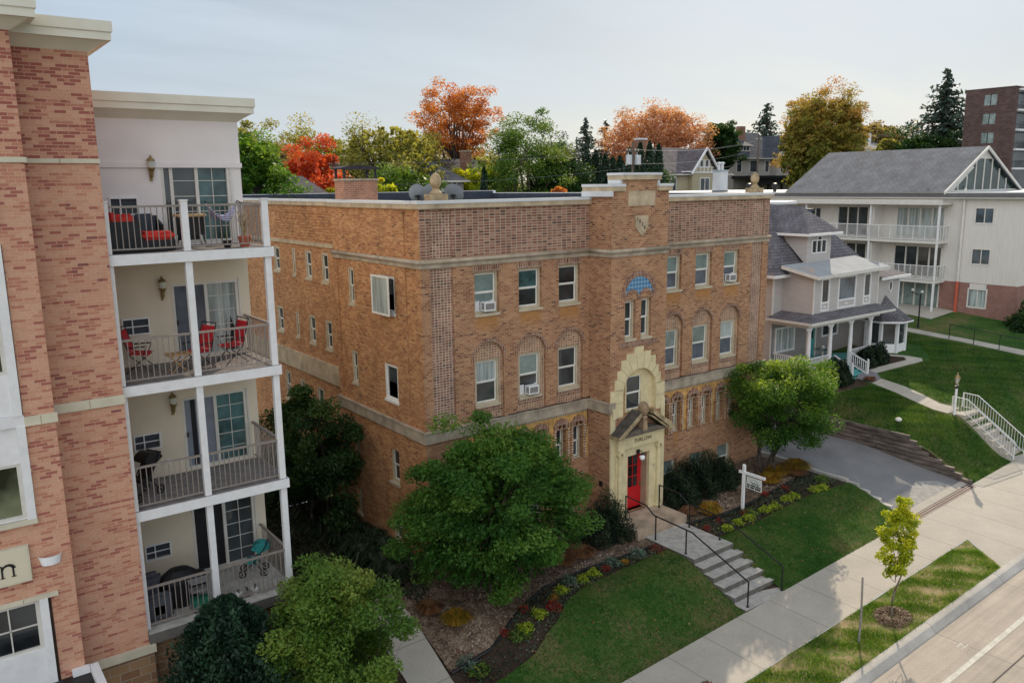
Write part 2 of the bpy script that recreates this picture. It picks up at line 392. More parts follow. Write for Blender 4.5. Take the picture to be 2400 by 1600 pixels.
M['asphalt'] = ground_mat('drive_asphalt', [(.3, (.15,.148,.15)), (.55, (.22,.218,.22)), (.75, (.30,.29,.285))], .5, 30, .4)
M['path'] = concrete('path_concrete', (.40,.37,.315), None, 1.5, wear=.15)
M['patch'] = plain('drive_patch', (.30,.29,.27), .9, .2, 5)
M['line'] = plain('worn_white_line_paint', (.50,.485,.43), .8, .18, 5)

sheet('ground', [(-700,8.6),(900,8.6),(900,900),(-700,900)], BGz, M['earth'], 30, -.06)
sheet('ground', [(-700,-700),(900,-700),(900,-27),(-700,-27)], lambda x, y: SZ(max(-60, min(60, x)))-.1, M['earth'], 30, -.06)
sheet('ground', [(-60,-7.3),(-2.2,-7.3),(-2.2,8.7),(-60,8.7)], FG, M['soil'], .4, -.03)
sheet('ground', [(50,-7.3),(120,-7.3),(120,8.7),(50,8.7)], HG, M['lawn'], 3, -.02)
# Furlow beds, gravel and lawns
sheet('planting_bed', [(-2.2,-7.3),(17.95,-7.3),(17.95,8.7),(-2.2,8.7)], FG, M['soil'], .4, -.05)
gv = [(-2.0,-4.4),(-.6,-4.45),(.4,-4.15),(1.2,-3.75),(2.3,-3.3),(4.2,-3.15),(5.8,-3.25),(7.55,-3.3),(7.55,0.4),(-1.6,.4),(-1.9,-2)]
sheet('gravel_bed', gv, FG, M['gravel'], .4, .012)
sheet('gravel_bed', [(9.75,-2.7),(11.4,-3.05),(13,-3.1),(14.8,-3.0),(16.4,-2.9),(17.4,-2.6),(17.7,-1),(17.7,.3),(9.75,.3)], FG, M['gravel'], .4, .012)
LL = [(-3.0,-7.3),(7.55,-7.3),(7.55,-3.85),(5,-3.95),(3.2,-4.1),(2.2,-4.5),(1.5,-4.95),(.3,-5.4),(-.9,-5.35),(-1.7,-5.25),(-2.6,-5.0)]
sheet('lawn', LL, FG, M['lawn'], .4, .03)
LR = [(9.6,-7.3),(17.85,-7.3),(17.85,-4.6),(16.7,-4.45),(15.4,-4.3),(14.3,-4.3),(13.2,-4.3),(11.7,-4.35),(9.6,-4.3)]
sheet('lawn', LR, FG, M['lawn'], .4, .03)
sheet('path', [(-3.35,-7.3),(-2.1,-7.3),(-2.1,-4.6),(-1.9,-2.0),(-1.8,-.6),(-2.9,-.6),(-3.2,-2)], FG, M['path'], .4, .02)
# drive
sheet('driveway', [(18.1,-7.25),(22.88,-7.25),(22.88,9),(18.1,9)], DG, M['asphalt'], .6, 0)
sheet('driveway_patch', [(18.9,-6.9),(22.2,-6.85),(22.0,-6.2),(21.2,-5.7),(20.4,-5.95),(19.6,-6.3)], DG, M['patch'], .4, .006)
m = MB(); prev = None
for i in range(28):
    y = -6.9+i*.5; n = math.sin(i*1.7)*.012
    z = max(FG(17.95, y), DG(18, y))+.07+n
    m.box(17.93, 18.14, y, y+.497, z-.35, z)
structure('driveway_kerb', m, M['curbm'])
# house lot
sheet('lawn', [(22.98,-7.3),(50,-7.3),(50,8.7),(22.98,8.7)], HG, M['lawn'], .4, 0)
sheet('path', [(27.85,.3),(28.9,.35),(28.75,-1),(28.3,-2.2),(27.75,-3.4),(27.9,-4.3),(26.75,-4.3),(26.7,-3.6),(27,-2.6),(27.5,-1.2)], HG, M['path'], .4, .02)
sheet('path', [(29.5,1.0),(33.5,.45),(34.0,.75),(33.8,1.5),(33.2,2.3),(32.9,2.2),(33.4,1.5),(33.0,1.15),(29.6,1.65)], HG, M['path'], .4, .02)
sheet('path', [(27.85,.32),(28.9,.37),(29.55,1.0),(29.6,1.6),(28.6,1.5),(27.9,1.2)], HG, plain('slate_slab', (.20,.19,.21), .8, .15, 4), .4, .024)
sheet('planting_bed', [(29.6,1.66),(33.0,1.18),(33.35,1.5),(32.85,2.2),(32.6,2.6),(29.2,2.6)], HG, M['soil'], .4, .01)
sheet('planting_bed', [(24.0,1.0),(27.6,.2),(27.9,1.2),(27.4,1.4),(27.3,2.6),(24,2.6)], HG, M['soil'], .4, .01)
sheet('path', [(38.4,8),(38.5,4.6),(39.0,1),(39.1,-2.5),(39.6,-6.5),(39.8,-7.3),(41.0,-7.3),(40.7,-6),(40.2,-2.4),(39.9,1),(39.4,4.8),(39.5,8)], HG, M['path'], .4, .02)
sheet('patio', [(42.6,4.6),(45.9,4.6),(45.9,12),(42.6,12)], HG, M['path'], .4, .03)
# pavement, verge, kerb, road
sheet('sidewalk', [(-60,-9.55),(120,-9.55),(120,-7.3),(-60,-7.3)], SZ, M['walk'], 3, .03)
sheet('driveway_apron', [(18.05,-7.3),(22.85,-7.3),(22.85,-6.85),(18.05,-6.85)], lambda x, y: max(SZ(x), DG(x, y)), M['walk'], .6, .02)
sheet('driveway_apron', [(17.7,-9.55),(24.2,-9.55),(25.4,-11.3),(16.4,-11.3)], lambda x, y: SZ(x)-.06*((-9.55-y)/1.75), M['walk'], .8, .03)
for a, b in ((-60, None), (None, 120)):
    sheet('verge', [(-60,-11.3),(16.4,-11.3),(17.7,-9.55),(-60,-9.55)] if b is None else [(25.4,-11.3),(120,-11.3),(120,-9.55),(24.2,-9.55)], lambda x, y: SZ(x)+.03*math.sin(x*2.1)*math.sin(y*3), M['verge'], .5, .012)
m = MB()
x = -60.0
while x < 120:
    d = .0 if not (17.2 < x+1 < 25) else -.11
    for i in range(2):
        xa = x+i*1.15; xb = xa+1.147
        pr = [(-11.28, .035), (-11.42, .03), (-11.5, .01), (-11.62, -.13), (-11.66, -.165), (-11.66, -.5), (-11.28, -.5)]
        n = len(m.v); k = len(pr)
        for xx in (xa, xb):
            for (yy, zz) in pr: m.v.append((xx, yy, SZ(xx)+(zz if zz < -.1 else zz+d)))
        for j in range(k): m.f.append((n+j, n+(j+1) % k, n+k+(j+1) % k, n+k+j))
        m.f.append(tuple(range(n, n+k))); m.f.append(tuple(range(n+2*k-1, n+k-1, -1)))
    x += 2.3
structure('kerb', m, M['curbm'])
sheet('road', [(-60,-27),(120,-27),(120,-11.64),(-60,-11.64)], RZ, M['road'], 1.2, 0)
sheet('road_marking', [(-20,-13.12),(60,-13.12),(60,-12.96),(-20,-12.96)], RZ, M['line'], 1.2, .005)
def rs(pts, off=.005): sheet('road_marking', pts, RZ, M['line'], .5, off)
rs([(10.83,-12.40),(11.06,-12.40),(11.06,-12.45),(10.83,-12.44)]); rs([(11.02,-12.32),(11.14,-12.42),(11.02,-12.55),(11.05,-12.42)]); rs([(10.84,-12.54),(11.18,-12.58),(11.17,-12.61),(10.85,-12.58)])
structure('road_joint', MB().quad((-20,-13.9,RZ(-20,-13.9)+.004),(60,-13.9,RZ(60,-13.9)+.004),(60,-13.86,RZ(60,-13.86)+.004),(-20,-13.86,RZ(-20,-13.86)+.004)), plain('tar_joint', (.07,.065,.06), .9, .3, 5))
# trench drain with a red grate
t = thing('trench_drain', 'long rust red slotted grate across the foot of the asphalt driveway', 'drain', (20.4,-7.3,SZ(20.4)))
m = MB(); GS = [MB(), MB(), MB()]
for i in range(48):
    x0 = 18.2+i*.096
    for k in range(3):
        y0 = -7.5+k*.125
        z = SZ(x0)+.036
        GS[k].box(x0+.012, x0+.07, y0+.02, y0+.1, z, z+.004)
n = 12
for i in range(n):
    x0 = 18.15+i*4.7/n; x1 = x0+4.7/n
    m.quad((x0,-7.54,SZ(x0)+.034),(x1,-7.54,SZ(x1)+.034),(x1,-7.1,SZ(x1)+.034),(x0,-7.1,SZ(x0)+.034))
m.build('grate', plain('rusty_red_iron', (.15,.022,.022), .7, .4, 8), t)
for g_ in GS: g_.build('slot_row', M['dark'], t)
for k in range(4):
    b_ = MB(); b_.quad(*[(x_, y_, SZ(x_)+.042) for x_, y_ in ((18.15,-7.53+k*.125),(22.85,-7.53+k*.125),(22.85,-7.5+k*.125),(18.15,-7.5+k*.125))]); b_.build('bar', M['curbm'], t)

# front walk and steps
t = MB()
WX0, WX1 = 7.6, 9.72
t.box(WX0, WX1, -5.0, -2.6, .3, .985)
nst = 5; zt = .985; zb = SZ(8.6)+.035
for i in range(1, nst):
    z = zt-(zt-zb)*i/nst
    t.box(WX0-.02*(i % 2), WX1+.02*(i % 2), -5.0-.44*i-(0 if i < nst-1 else .0), -5.0-.44*(i-1)-.002, -.2, z)
t.box(WX0-.1, WX1+.25, -7.32, -5.0-.44*(nst-1)-.002, -.2, zb)
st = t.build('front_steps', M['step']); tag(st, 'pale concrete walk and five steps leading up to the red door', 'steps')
s = MB().box(7.22, 9.85, -2.68, -1.1, .6, 1.28).build('porch_slab', M['porchslab'])
tag(s, 'stained stone landing slab in front of the red door', 'porch slab')

def rail(name, label, pts, posts, rad=.027, mat='black', group=None, bal=None, low=None):
    t = thing(name, label, 'handrail', (posts[0][0], posts[0][1], posts[0][2]), group)
    MB().tube(pts, rad, 8).build('top_rail', M[mat], t)
    for (x, y, z0, z1) in posts:
        m = MB(); m.tube([(x, y, z0), (x, y, z1)], rad, 8); m.lathe([(.055, 0), (.055, .012), (.0, .013)], (x, y, z0), 10)
        m.build('post', M[mat], t)
    return t
def steprail(x, nm):
    pts = [(x,-1.5,1.28),(x,-1.5,2.2),(x,-2.55,2.16),(x,-2.95,1.9),(x,-4.75,1.86),(x,-7.18,.98),(x,-7.18,.1)]
    rail('handrail', nm, pts, [(x,-1.5,1.28,2.2),(x,-3.05,.985,1.9),(x,-4.5,.985,1.87),(x,-7.18,zb,1.0)], group='rails beside the front steps')
steprail(7.74, 'black pipe handrail on the left side of the front steps')
steprail(9.57, 'black pipe handrail on the right side of the front steps')

# timber retaining wall, courses stepping down towards the street
M['timber'] = rows('weathered_landscape_timber', (.135,.11,.095), .19, .18, 'z', .9, .6, .2)
M['timber_top'] = plain('sunlit_timber_top', (.19,.16,.13), .9, .45, 5, bmp=.3)  # paler caps on the course ends: sunlight put into the colour
t = thing('retaining_wall', 'weathered dark timber retaining wall stepping down beside the driveway', 'wall', (22.95,-3,1.3))
m = MB(); tp = MB(); rr = random.Random(3)
ends = [-7.3,-7.25,-6.85,-6.5,-5.95,-5.35,-5.0,-4.75,-4.4]
for k in range(9):
    y0 = ends[k]; y = y0; zf = .57+k*.19
    while y < 8.5:
        L = rr.uniform(1.1, 2.4); y1 = min(8.5, y+L); o = rr.uniform(-.03, .03)
        m.box(22.82+o+.018*k, 23.06+o, y, y1-.03, zf+.006, zf+.176)
        if y == y0: tp.box(22.82+o+.018*k, 23.07+o, y-.006, min(y1, y+.7), zf+.178, zf+.186)
        y = y1
m.build('timbers', M['timber'], t); tp.build('weathered_sunlit_tops', M['timber_top'], t)
tag(MB().ball((24.16,-3.23,HG(24.16,-3.23)+.05), .16, 9, .7).build('rock', plain('pale_rock', (.62,.60,.57), .9, .2, 9, bmp=.4), smooth=True), 'pale rock lying alone on the lawn above the retaining wall', 'rock')
yy_ = [-7.3+.4*i for i in range(41)]
m = MB()
for a_, b_ in zip(yy_, yy_[1:]): m.quad((22.99,a_,.2),(22.99,b_,.2),(22.99,b_,HG(22.99,b_)),(22.99,a_,HG(22.99,a_)))
structure('earth_bank', m, M['soil'])
# black edging
m = MB()
for pl in (gv[:8], [(9.75,-2.7),(11.4,-3.05),(13,-3.1),(14.8,-3.0),(16.4,-2.9),(17.4,-2.6),(17.7,-1.4)]):
    m.tube([(x, y, FG(x, y)+.02) for x, y in pl], .05, 6)
    e = m.build('garden_edging', M['black']); m = MB()
    tag(e, 'black plastic edging between gravel and %s flower bed' % ('the left' if pl[0][0] < 0 else 'the right'), 'edging', 'bed edging')
# ---------------------------------------------------------------- main brick building
F = thing('apartment_building', 'three storey brown brick apartment house with stepped parapet, stone trim and red door', 'building', (8.9, 0, .9))
ZT = 13.08; BW = 17.85; XL, XR, YB = 7.18, 10.09, -1.157
def sash_window(T, P, u0, u1, z0, z1, d=.16, up='blind', lo='glass', cw=.075, casing='casing', sill=True, label=None, mid=.5, double=True):
    c = MB()
    pbox(c, P, u0, u0+cw, d-.05, d+.06, z0, z1); pbox(c, P, u1-cw, u1, d-.05, d+.06, z0, z1)
    pbox(c, P, u0+cw, u1-cw, d-.05, d+.06, z1-cw, z1); pbox(c, P, u0+cw, u1-cw, d-.05, d+.06, z0, z0+cw)
    if sill: pbox(c, P, u0-.02, u1+.02, -.05, d-.05, z0-.075, z0+.012)
    w = c.build('window', M[casing], T)
    a, b, e, f = u0+cw, u1-cw, z0+cw, z1-cw; s = .04; zm = e+(f-e)*mid
    m = MB()
    for (lo_, hi_, dd) in ((e, zm, .03), (zm, f, .0)) if double else ((e, f, .0),):
        pbox(m, P, a, a+s, d+dd, d+dd+.03, lo_, hi_); pbox(m, P, b-s, b, d+dd, d+dd+.03, lo_, hi_)
        pbox(m, P, a+s, b-s, d+dd, d+dd+.03, lo_, lo_+s); pbox(m, P, a+s, b-s, d+dd, d+dd+.03, hi_-s, hi_)
    m.build('sash', M['sash'], w)
    g = MB(); g.quad(P(a, d+.02, zm), P(b, d+.02, zm), P(b, d+.02, f), P(a, d+.02, f)); g.build('pane', M[up], w)
    if double:
        g = MB(); g.quad(P(a, d+.05, e), P(b, d+.05, e), P(b, d+.05, zm), P(a, d+.05, zm)); g.build('pane', M[lo], w)
    return w
A3 = [(x, x2, 9.52, 10.95) for x, x2 in W3]
PANC = [(a+b)/2+.03 for a, b in W3]
A2 = [(c-.64, c+.64, 5.8, 8.56) for c in PANC]       # arched recesses of the middle storey
V2 = [(c-.5, c+.5, 6.33, 7.92) for c in PANC]
N1 = [2.13,2.97,3.98,4.8,5.8,6.63,11.27,12.1,13.1,13.93,14.9,15.73]
N1h = [(c-.25, c+.25, 3.5, 4.82, .24) for c in N1]
B0 = [(c-.5, c+.5, 1.05 if 0 else 1.3, 2.33, .2) for c in [2.55,4.41,6.1,11.74,13.5,15.35]]
pan = [(.35, 1.2, 5.86, 11.2, .05), (.35, 1.2, 11.5, 13.0, .05), (16.7, 17.45, 5.86, 11.2, .05), (16.7, 17.45, 11.5, 13.0, .05)]
PF = PY(0)
for (u0, u1) in ((0, XL), (XR, BW)):
    m = MB(); hs = [h for h in A3+N1h+B0+[(a, b, c, d, .1) for a, b, c, d in A2]+pan if u0 <= h[0] and h[1] <= u1]
    m.wall(PF, u0, u1, .2, 11.5, [h for h in hs if h[3] < 11.4])
    m.build('front_wall', M['brick'], F)
    m = MB(); e0 = .35 if u0 == 0 else XR; e1 = XL if u0 == 0 else 17.45
    m.wall(PF, u0, u1, 11.5, ZT, [h for h in pan if h[2] > 11.4 and u0 <= h[0] <= u1])
    m.build('parapet_wall', M['brick_parapet'], F)
for h in pan: MB().quad((h[0], h[4], h[2]), (h[1], h[4], h[2]), (h[1], h[4], h[3]), (h[0], h[4], h[3])).build('basket_brick_panel', M['brick_stack'], F)
# arched recess infill + ring + the wall spandrels that close the arch top
for (a, b, c, d), v in zip(A2, V2):
    m = MB(); m.wall(PY(.1), a, b, c, d, [v]); m.build('arch_infill', M['brick_panel'], F)
    cx = (a+b)/2; r = (b-a)/2; zs = d-r; m = MB(); k = 14
    for sgn in (-1, 1):
        arc = [(cx+sgn*r*math.cos(PI/2*i/k), zs+r*math.sin(PI/2*i/k)) for i in range(k+1)]
        for (x0, z0), (x1, z1) in zip(arc, arc[1:]): m.quad((x0,0,z0),(x1,0,z1),(x1,0,d),(x0,0,d)); m.quad((x0,0,z0),(x1,0,z1),(x1,.1,z1),(x0,.1,z0))
    m.build('front_wall', M['brick'], F)
    m = MB()
    for i in range(26):
        t0 = PI*i/26+.018; t1 = PI*(i+1)/26-.018; p = -.03; q = .02
        P4 = [(cx+rr*math.cos(t), zs+rr*math.sin(t)) for rr, t in ((r-.005, t0), (r+.105, t0), (r+.105, t1), (r-.005, t1))]
        m.prism(P4, 'y', p, q)
    m.build('arch_ring', M['brick_arch'], F)
ups = ['blind','glass','glass','blind','blind','blind']; 
for i, (a, b, c, d) in enumerate(A3):
    sash_window(F, PF, a, b, c, d, .17, ups[i] if i != 1 else 'tealglass', 'glass' if i in (1, 2) else 'blind' if i == 0 else 'screen')
    m = MB(); 
    for k in range(13): m.box(a-.06+k*.087, a-.06+k*.087+.07, -.012, .02, d+.02, d+.21)
    m.build('lintel', M['brick_arch'], F)
for i, (a, b, c, d) in enumerate(V2):
    sash_window(F, PY(.1), a, b, c, d, .1, ['curtain','blind','glass','blind','blind','curtain'][i], ['glass','glass','glass','screen','screen','screen'][i])
    m = MB()
    for k in range(15): m.box(a-.05+k*.074, a-.05+k*.074+.058, .04, .12, c-.2, c-.08)
    m.build('brick_sill', M['brick_arch'], F)
for i, c in enumerate(N1): sash_window(F, PY(.12), c-.25, c+.25, 3.5, 4.82, .12, 'glass', 'glass', .05)
for h in B0: sash_window(F, PF, h[0], h[1], h[2], h[3], .2, 'blind', 'glass', .06, mid=.35)
# terracotta frieze, twisted columns and brick fans of the ground storey
for (a, b) in ((1.5, 7.15), (10.12, 16.49)):
    m = MB(); hs = [(c-.25, c+.25, 3.49, 4.83) for c in N1]
    m.wall(PY(-.012), a, b, 3.55, 5.38, [h for h in hs if a < h[0] < b], .0); m.build('ochre_frieze', M['ochre'], F)
    m = MB(); n = int((b-a)/.11)
    for k in range(n): m.box(a+k*.11, a+k*.11+.06, -.05, .0, 5.34, 5.415)
    m.build('dentils', M['stone_grey'], F)
for c in N1:
    for s in (-1, 1):
        m = MB(); x = c+s*.325
        for k in range(13):
            z = 3.5+k*.104; m.lathe([(.03, 0), (.072, .03), (.072, .06), (.03, .095)], (x+.012*s*(k % 2), -.04, z), 8)
        m.build('twisted_column', M['brick_panel'], F)
    m = MB()
    for i in range(11):
        t = PI*(i+.5)/11; r0, r1 = .1, .37+.03*(i % 2)
        dx = Vector((math.cos(t), 0, math.sin(t))); m.bar(Vector((c, -.045, 4.87))+dx*r0, Vector((c, -.045, 4.87))+dx*r1, .055, .075)
    m.box(c-.33, c+.33, -.05, .0, 4.83, 4.885)
    m.build('fan_ornament', M['brick_arch'], F)
# left side wall with its own windows, rear wing set back .4
PS = PX(0)
S3 = [(4.8,5.26,9.56,10.9), (1.75,2.9,9.55,10.82), (4.8,5.26,6.57,7.81), (1.75,2.68,6.46,7.75), (5.0,5.45,3.38,4.73,.2), (1.9,2.62,3.42,4.68,.2), (5.0,5.45,1.35,2.35,.2), (1.9,2.62,1.2,2.2,.2)]
spn = [(.29,1.03,5.86,11.2,.05), (.29,1.03,11.5,13.0,.05), (5.75,6.2,5.86,11.2,.05)]
m = MB(); m.wall(PS, 0, 6.5, .0, 11.5, [s for s in S3+spn if s[3] < 11.4], .13); m.build('side_wall', M['brick_side'], F)
m = MB(); m.wall(PS, 0, 6.5, 11.5, ZT, [spn[1]], .05); m.build('parapet_wall', M['brick_side'], F)
for h in spn: MB().quad((.05, h[0], h[2]), (.05, h[1], h[2]), (.05, h[1], h[3]), (.05, h[0], h[3])).build('basket_brick_panel', M['brick_side'], F)
for i, h in enumerate(S3):
    big = h[1]-h[0] > .6
    sash_window(F, PS, h[0], h[1], h[2], h[3], .06 if h[2] > 6 else .16, 'glass', 'glass', .07, 'sash' if (big and h[2] > 6) else 'casing', double=not big or h[2] < 6)
# open casement sash of the upper side window
sw = MB(); Pc = PX(-.32)
for u0, u1, a, b in ((1.62,1.68,9.52,10.85), (2.78,2.84,9.52,10.85), (1.68,2.78,9.52,9.58), (1.68,2.78,10.79,10.85)): pbox(sw, Pc, u0, u1, 0, .04, a, b)
s_ = sw.build('open_sash', M['sash'], F); MB().quad((-.3,1.68,9.58),(-.3,2.78,9.58),(-.3,2.78,10.79),(-.3,1.68,10.79)).build('pane', M['curtain'], s_)
RW = [(13.0,13.72,10.13,11.24), (11.2,11.55,10.1,11.26), (9.5,10.15,10.07,11.24), (7.85,8.5,10.05,11.23),
      (13.0,13.72,7.38,8.53), (11.2,11.55,7.38,8.51), (9.45,10.1,7.33,8.53), (7.82,8.45,7.31,8.51), (12.6,13.2,4.3,5.6), (11.0,11.5,4.3,5.5), (9.0,9.7,4.2,5.5)]
PR = PX(.4)
m = MB(); m.wall(PR, 6.5, 21, .0, ZT, RW, .12); m.quad((0,6.5,0),(.4,6.5,0),(.4,6.5,ZT),(0,6.5,ZT)); m.build('rear_wing_wall', M['brick_side'], F)
for h in RW: sash_window(F, PR, h[0], h[1], h[2], h[3], .06, 'glass', 'glass', .08)
m = MB(); m.quad((BW,0,.2),(BW,21,.2),(BW,21,ZT),(BW,0,ZT)); m.quad((.4,21,0),(BW,21,0),(BW,21,ZT),(.4,21,ZT)); m.build('rear_wall', M['brick'], F)
# ribbed upper side panel of the rear wing (rows of shadow lines)
m = MB()
for k in range(11): m.box(.375, .4, 7.0, 13.2, 11.72+k*.115, 11.72+k*.115+.055)
m.build('corbelled_rows', M['brick_side'], F)

# projecting entrance bay
m = MB(); PB = PY(YB)
nw = [(7.9,8.44,8.12,9.58), (8.73,9.27,8.12,9.6)]
door_h = (8.05,9.22,1.28,3.62); arch_win = (7.95,9.62,5.25,6.95)
m.wall(PB, XL, XR, .2, 13.53, nw+[door_h, arch_win], .16)
m.wall(PX(XL), YB, 0, .2, 13.53, []); m.wall(PXr(XR), YB, 0, .2, 13.53, [])
m.quad((XL,0,12.9),(XR,0,12.9),(XR,0,13.53),(XL,0,13.53))
m.box(7.76, 9.46, YB, YB+.62, 13.53, 13.92)
m.build('entrance_bay', M['brick'], F)
for h in nw: sash_window(F, PB, *h, .17, 'glass', 'glass', .075)
m = MB(); m.box(7.62, 9.62, YB-.05, YB+.01, 7.95, 8.02)
for k in range(24): m.box(7.62+k*.083, 7.62+k*.083+.06, YB-.03, YB+.01, 7.82, 7.95)
m.build('brick_ledge', M['brick_arch'], F)
# tile lunette above the pair of windows
m = MB(); cx = 8.6; zc = 9.72; R0 = .72
out = [(cx+R0*math.cos(PI*i/20), zc+R0*math.sin(PI*i/20)) for i in range(21)]
bot = [(cx-R0+.36-.36*math.cos(PI*i/8)*1, zc+.16*math.sin(PI*i/8)) for i in range(9)]+[(cx+.36-.36*math.cos(PI*i/8), zc+.16*math.sin(PI*i/8)) for i in range(9)]
n = len(m.v)
top = []
for i in range(41):
    x = cx-R0+.02+i*(2*R0-.04)/40; zt_ = zc+math.sqrt(max(0, R0*R0-(x-cx)**2)); lo = (x-cx+R0) % R0/R0; zb_ = zc+.3*math.sin(PI*lo)-.05
    top.append((x, min(zb_, zt_), zt_))
for (x0, b0, t0), (x1, b1, t1) in zip(top, top[1:]): m.quad((x0,YB-.012,b0),(x1,YB-.012,b1),(x1,YB-.012,t1),(x0,YB-.012,t0))
tm, nt, b = newmat('blue_glazed_tile'); uv = nt.nodes.new('ShaderNodeUVMap'); ck = nt.nodes.new('ShaderNodeTexChecker'); ck.inputs['Scale'].default_value = 9
ck.inputs['Color1'].default_value = (.05,.17,.36,1); ck.inputs['Color2'].default_value = (.20,.36,.48,1)
rotn = nt.nodes.new('ShaderNodeMapping'); rotn.inputs['Rotation'].default_value = (0, 0, PI/4); nt.links.new(uv.outputs[0], rotn.inputs[0]); nt.links.new(rotn.outputs[0], ck.inputs[0])
nt.links.new(ck.outputs[0], b.inputs['Base Color']); b.inputs['Roughness'].default_value = .35
m.build('tile_lunette', tm, F)
m = MB()
for rad, nn, w in ((R0+.12, 30, .2),):
    for i in range(nn):
        t0 = PI*i/nn+.012; t1 = PI*(i+1)/nn-.012
        m.prism([(cx+rr*math.cos(t), zc+rr*math.sin(t)) for rr, t in ((R0, t0), (R0+.2, t0), (R0+.2, t1), (R0, t1))], 'y', YB-.035, YB+.01)
for cc in (cx-.36, cx+.36):
    for i in range(14):
        t0 = PI*i/14+.02; t1 = PI*(i+1)/14-.02
        m.prism([(cc+rr*math.cos(t), zc-.12+rr*math.sin(t)) for rr, t in ((.27, t0), (.38, t0), (.38, t1), (.27, t1))], 'y', YB-.03, YB+.01)
m.build('arch_ring', M['brick_arch'], F)
# date shield, plaque
m = MB(); m.prism([(8.33,12.64),(9.0,12.64),(8.97,12.2),(8.67,11.89),(8.37,12.2)], 'y', YB-.035, YB+.01); sh = m.build('date_shield', M['stone'], F)
for ch, u, z in (('1',8.385,12.46),('9',8.50,12.36),('2',8.635,12.27),('6',8.755,12.15)): text_mesh('numeral', ch, .2, PB, u, z, -.04, M['dark'], sh)
MB().box(7.97, 9.34, YB-.03, YB+.01, 12.99, 13.53).build('stone_plaque', M['stone'], F)
# copings
def coping(pts, z, closed=False):
    pass
m = MB(); c = MB()
o = .1
for (x0,x1,y0,y1,z) in ((-o,XL,-o,.3,ZT),(XR,BW+o,-o,.3,ZT),(-o,.3,.3,6.5,ZT),(.3,.6,6.5,21,ZT),(BW-.3,BW+o,.3,21,ZT),(.6,BW-.3,20.8,21.1,ZT)):
    m.box(x0, x1, y0, y1, z, z+.15); c.box(x0-.02, x1+(.02 if x1 > BW-1 else 0), y0-.02, y1, z+.153, z+.25)
for (x0,x1,z) in ((XL-.1,7.76,13.53),(9.46,XR+.1,13.53)):
    m.box(x0, x1, YB-.1, .3, z, z+.15); c.box(x0-.02, x1-.002 if x0 < 8 else x1+.02, YB-.12, .32, z+.153, z+.25)
m.box(7.64, 9.58, YB-.1, YB+.72, 13.922, 14.08); c.box(7.62, 9.6, YB-.12, YB+.74, 14.083, 14.17)
c.box(XL-.14, XL-.02, YB-.1, .3, 13.34, 13.53); c.box(7.64, 7.757, YB+.05, YB+.7, 13.785, 13.92); c.box(9.463, 9.58, YB-.02, YB+.7, 13.785, 13.92)
m.build('stone_coping', M['stone'], F); c.build('metal_coping', M['white_metal'], F)
# belt courses
def belt(name, mat, z0, z1, p, torus=None):
    m = MB()
    for (x0,x1,y0,y1) in ((-p,XL,-p,.0),(XR,BW+p,-p,.0),(-p,.0,.0,6.5),(XL-p,XR+p,YB-p,YB),(XL-p,XL,YB,-p),(XR,XR+p,YB,-p)):
        m.box(x0, x1, y0, y1, z0, z1)
    return m.build(name, M[mat], F)
belt('belt_course', 'stone_grey', 11.2, 11.34, .04)
m = MB()
for a, b in (((-.05,-.05),(XL,-.05)),((XR,-.05),(BW+.05,-.05)),((-.05,-.05),(-.05,6.5)),((XL-.05,YB-.05),(XR+.05,YB-.05)),((XL-.05,YB-.05),(XL-.05,0))):
    m.tube([(*a,11.4),(*b,11.4)], .07, 10)
m.build('roll_moulding', M['stone_grey'], F, smooth=True)
m = MB()
for (x0,x1,y0,y1) in ((-.08,XL,-.08,.0),(XR,BW+.08,-.08,.0),(-.08,.0,.0,6.55),(XL-.08,7.4,YB-.08,YB),(XL-.08,XL,YB,-.08)): 
    m.box(x0, x1, y0, y1, 5.42, 5.78); m.box(x0-.03, x1, y0-.03, y1, 5.78, 5.83)
m.build('belt_course', M['stone_grey'], F)
MB().box(.3, .4, 6.55, 21, 5.95, 6.72).build('belt_course', M['stone'], F); MB().box(.34, .4, 6.55, 21, 11.45, 11.6).build('belt_course', M['stone'], F)
JT = plain('pale_mortar', (.46,.42,.36), .9, .1, 5)
for i in range(60):   # joints of belt and coping
    x = .75+i*1.0
    if x < BW and not (XL-.1 < x < XR+.1):
        MB().box(x, x+.018, -.084, -.079, 5.43, 5.775).build('mortar_joint', JT, F); MB().box(x, x+.022, -.105, -.099, ZT+.01, ZT+.145).build('mortar_joint', JT, F)
m = MB(); rr = random.Random(5)
for a, b in ((2.2, XL), (XR+.05, 16.9)):
    m.tube([(a+(b-a)*i/24, -.06-.02*(i % 2), 5.855+.035*math.sin(i*.9)*rr.random()) for i in range(25)], .018, 5)
m.tube([(XL-.03,-.05,5.9),(XL-.1,-.03,5.6),(XL-.09,-.06,5.0),(6.95,-.06,4.2)], .015, 5)
m.build('cable', M['black'], F)
# roof, chimney, roof furniture
m = MB(); m.quad((.3,.3,12.93),(BW-.3,.3,12.93),(BW-.3,20.8,12.93),(.6,20.8,12.93)); m.build('roof', M['roofgrey'], F)
m = MB()
m.box(.6, BW-.3, 20.6, 20.75, 12.94, 13.44); m.build('parapet_flashing', M['membrane'], F); MB().box(.4, BW, 20.76, 21.1, 13.24, 13.47).build('metal_coping', M['white_metal'], F)
for a in ((.301, XL, .3, .32, 12.94, ZT), (.6, .62, 6.5, 20.6, 12.94, 13.3), (BW-.33, BW-.31, .3, 20.6, 12.94, 13.3)): MB().box(*a).build('parapet_flashing', M['membrane'], F)
ch = MB().box(.5, 1.9, 6.3, 7.1, 12.9, 14.02).build('chimney', brick('chimney_brick', [(0,(.40,.19,.12)),(.4,(.52,.25,.16)),(.7,(.46,.21,.13))], (.58,.42,.32), bmp=.3), F)
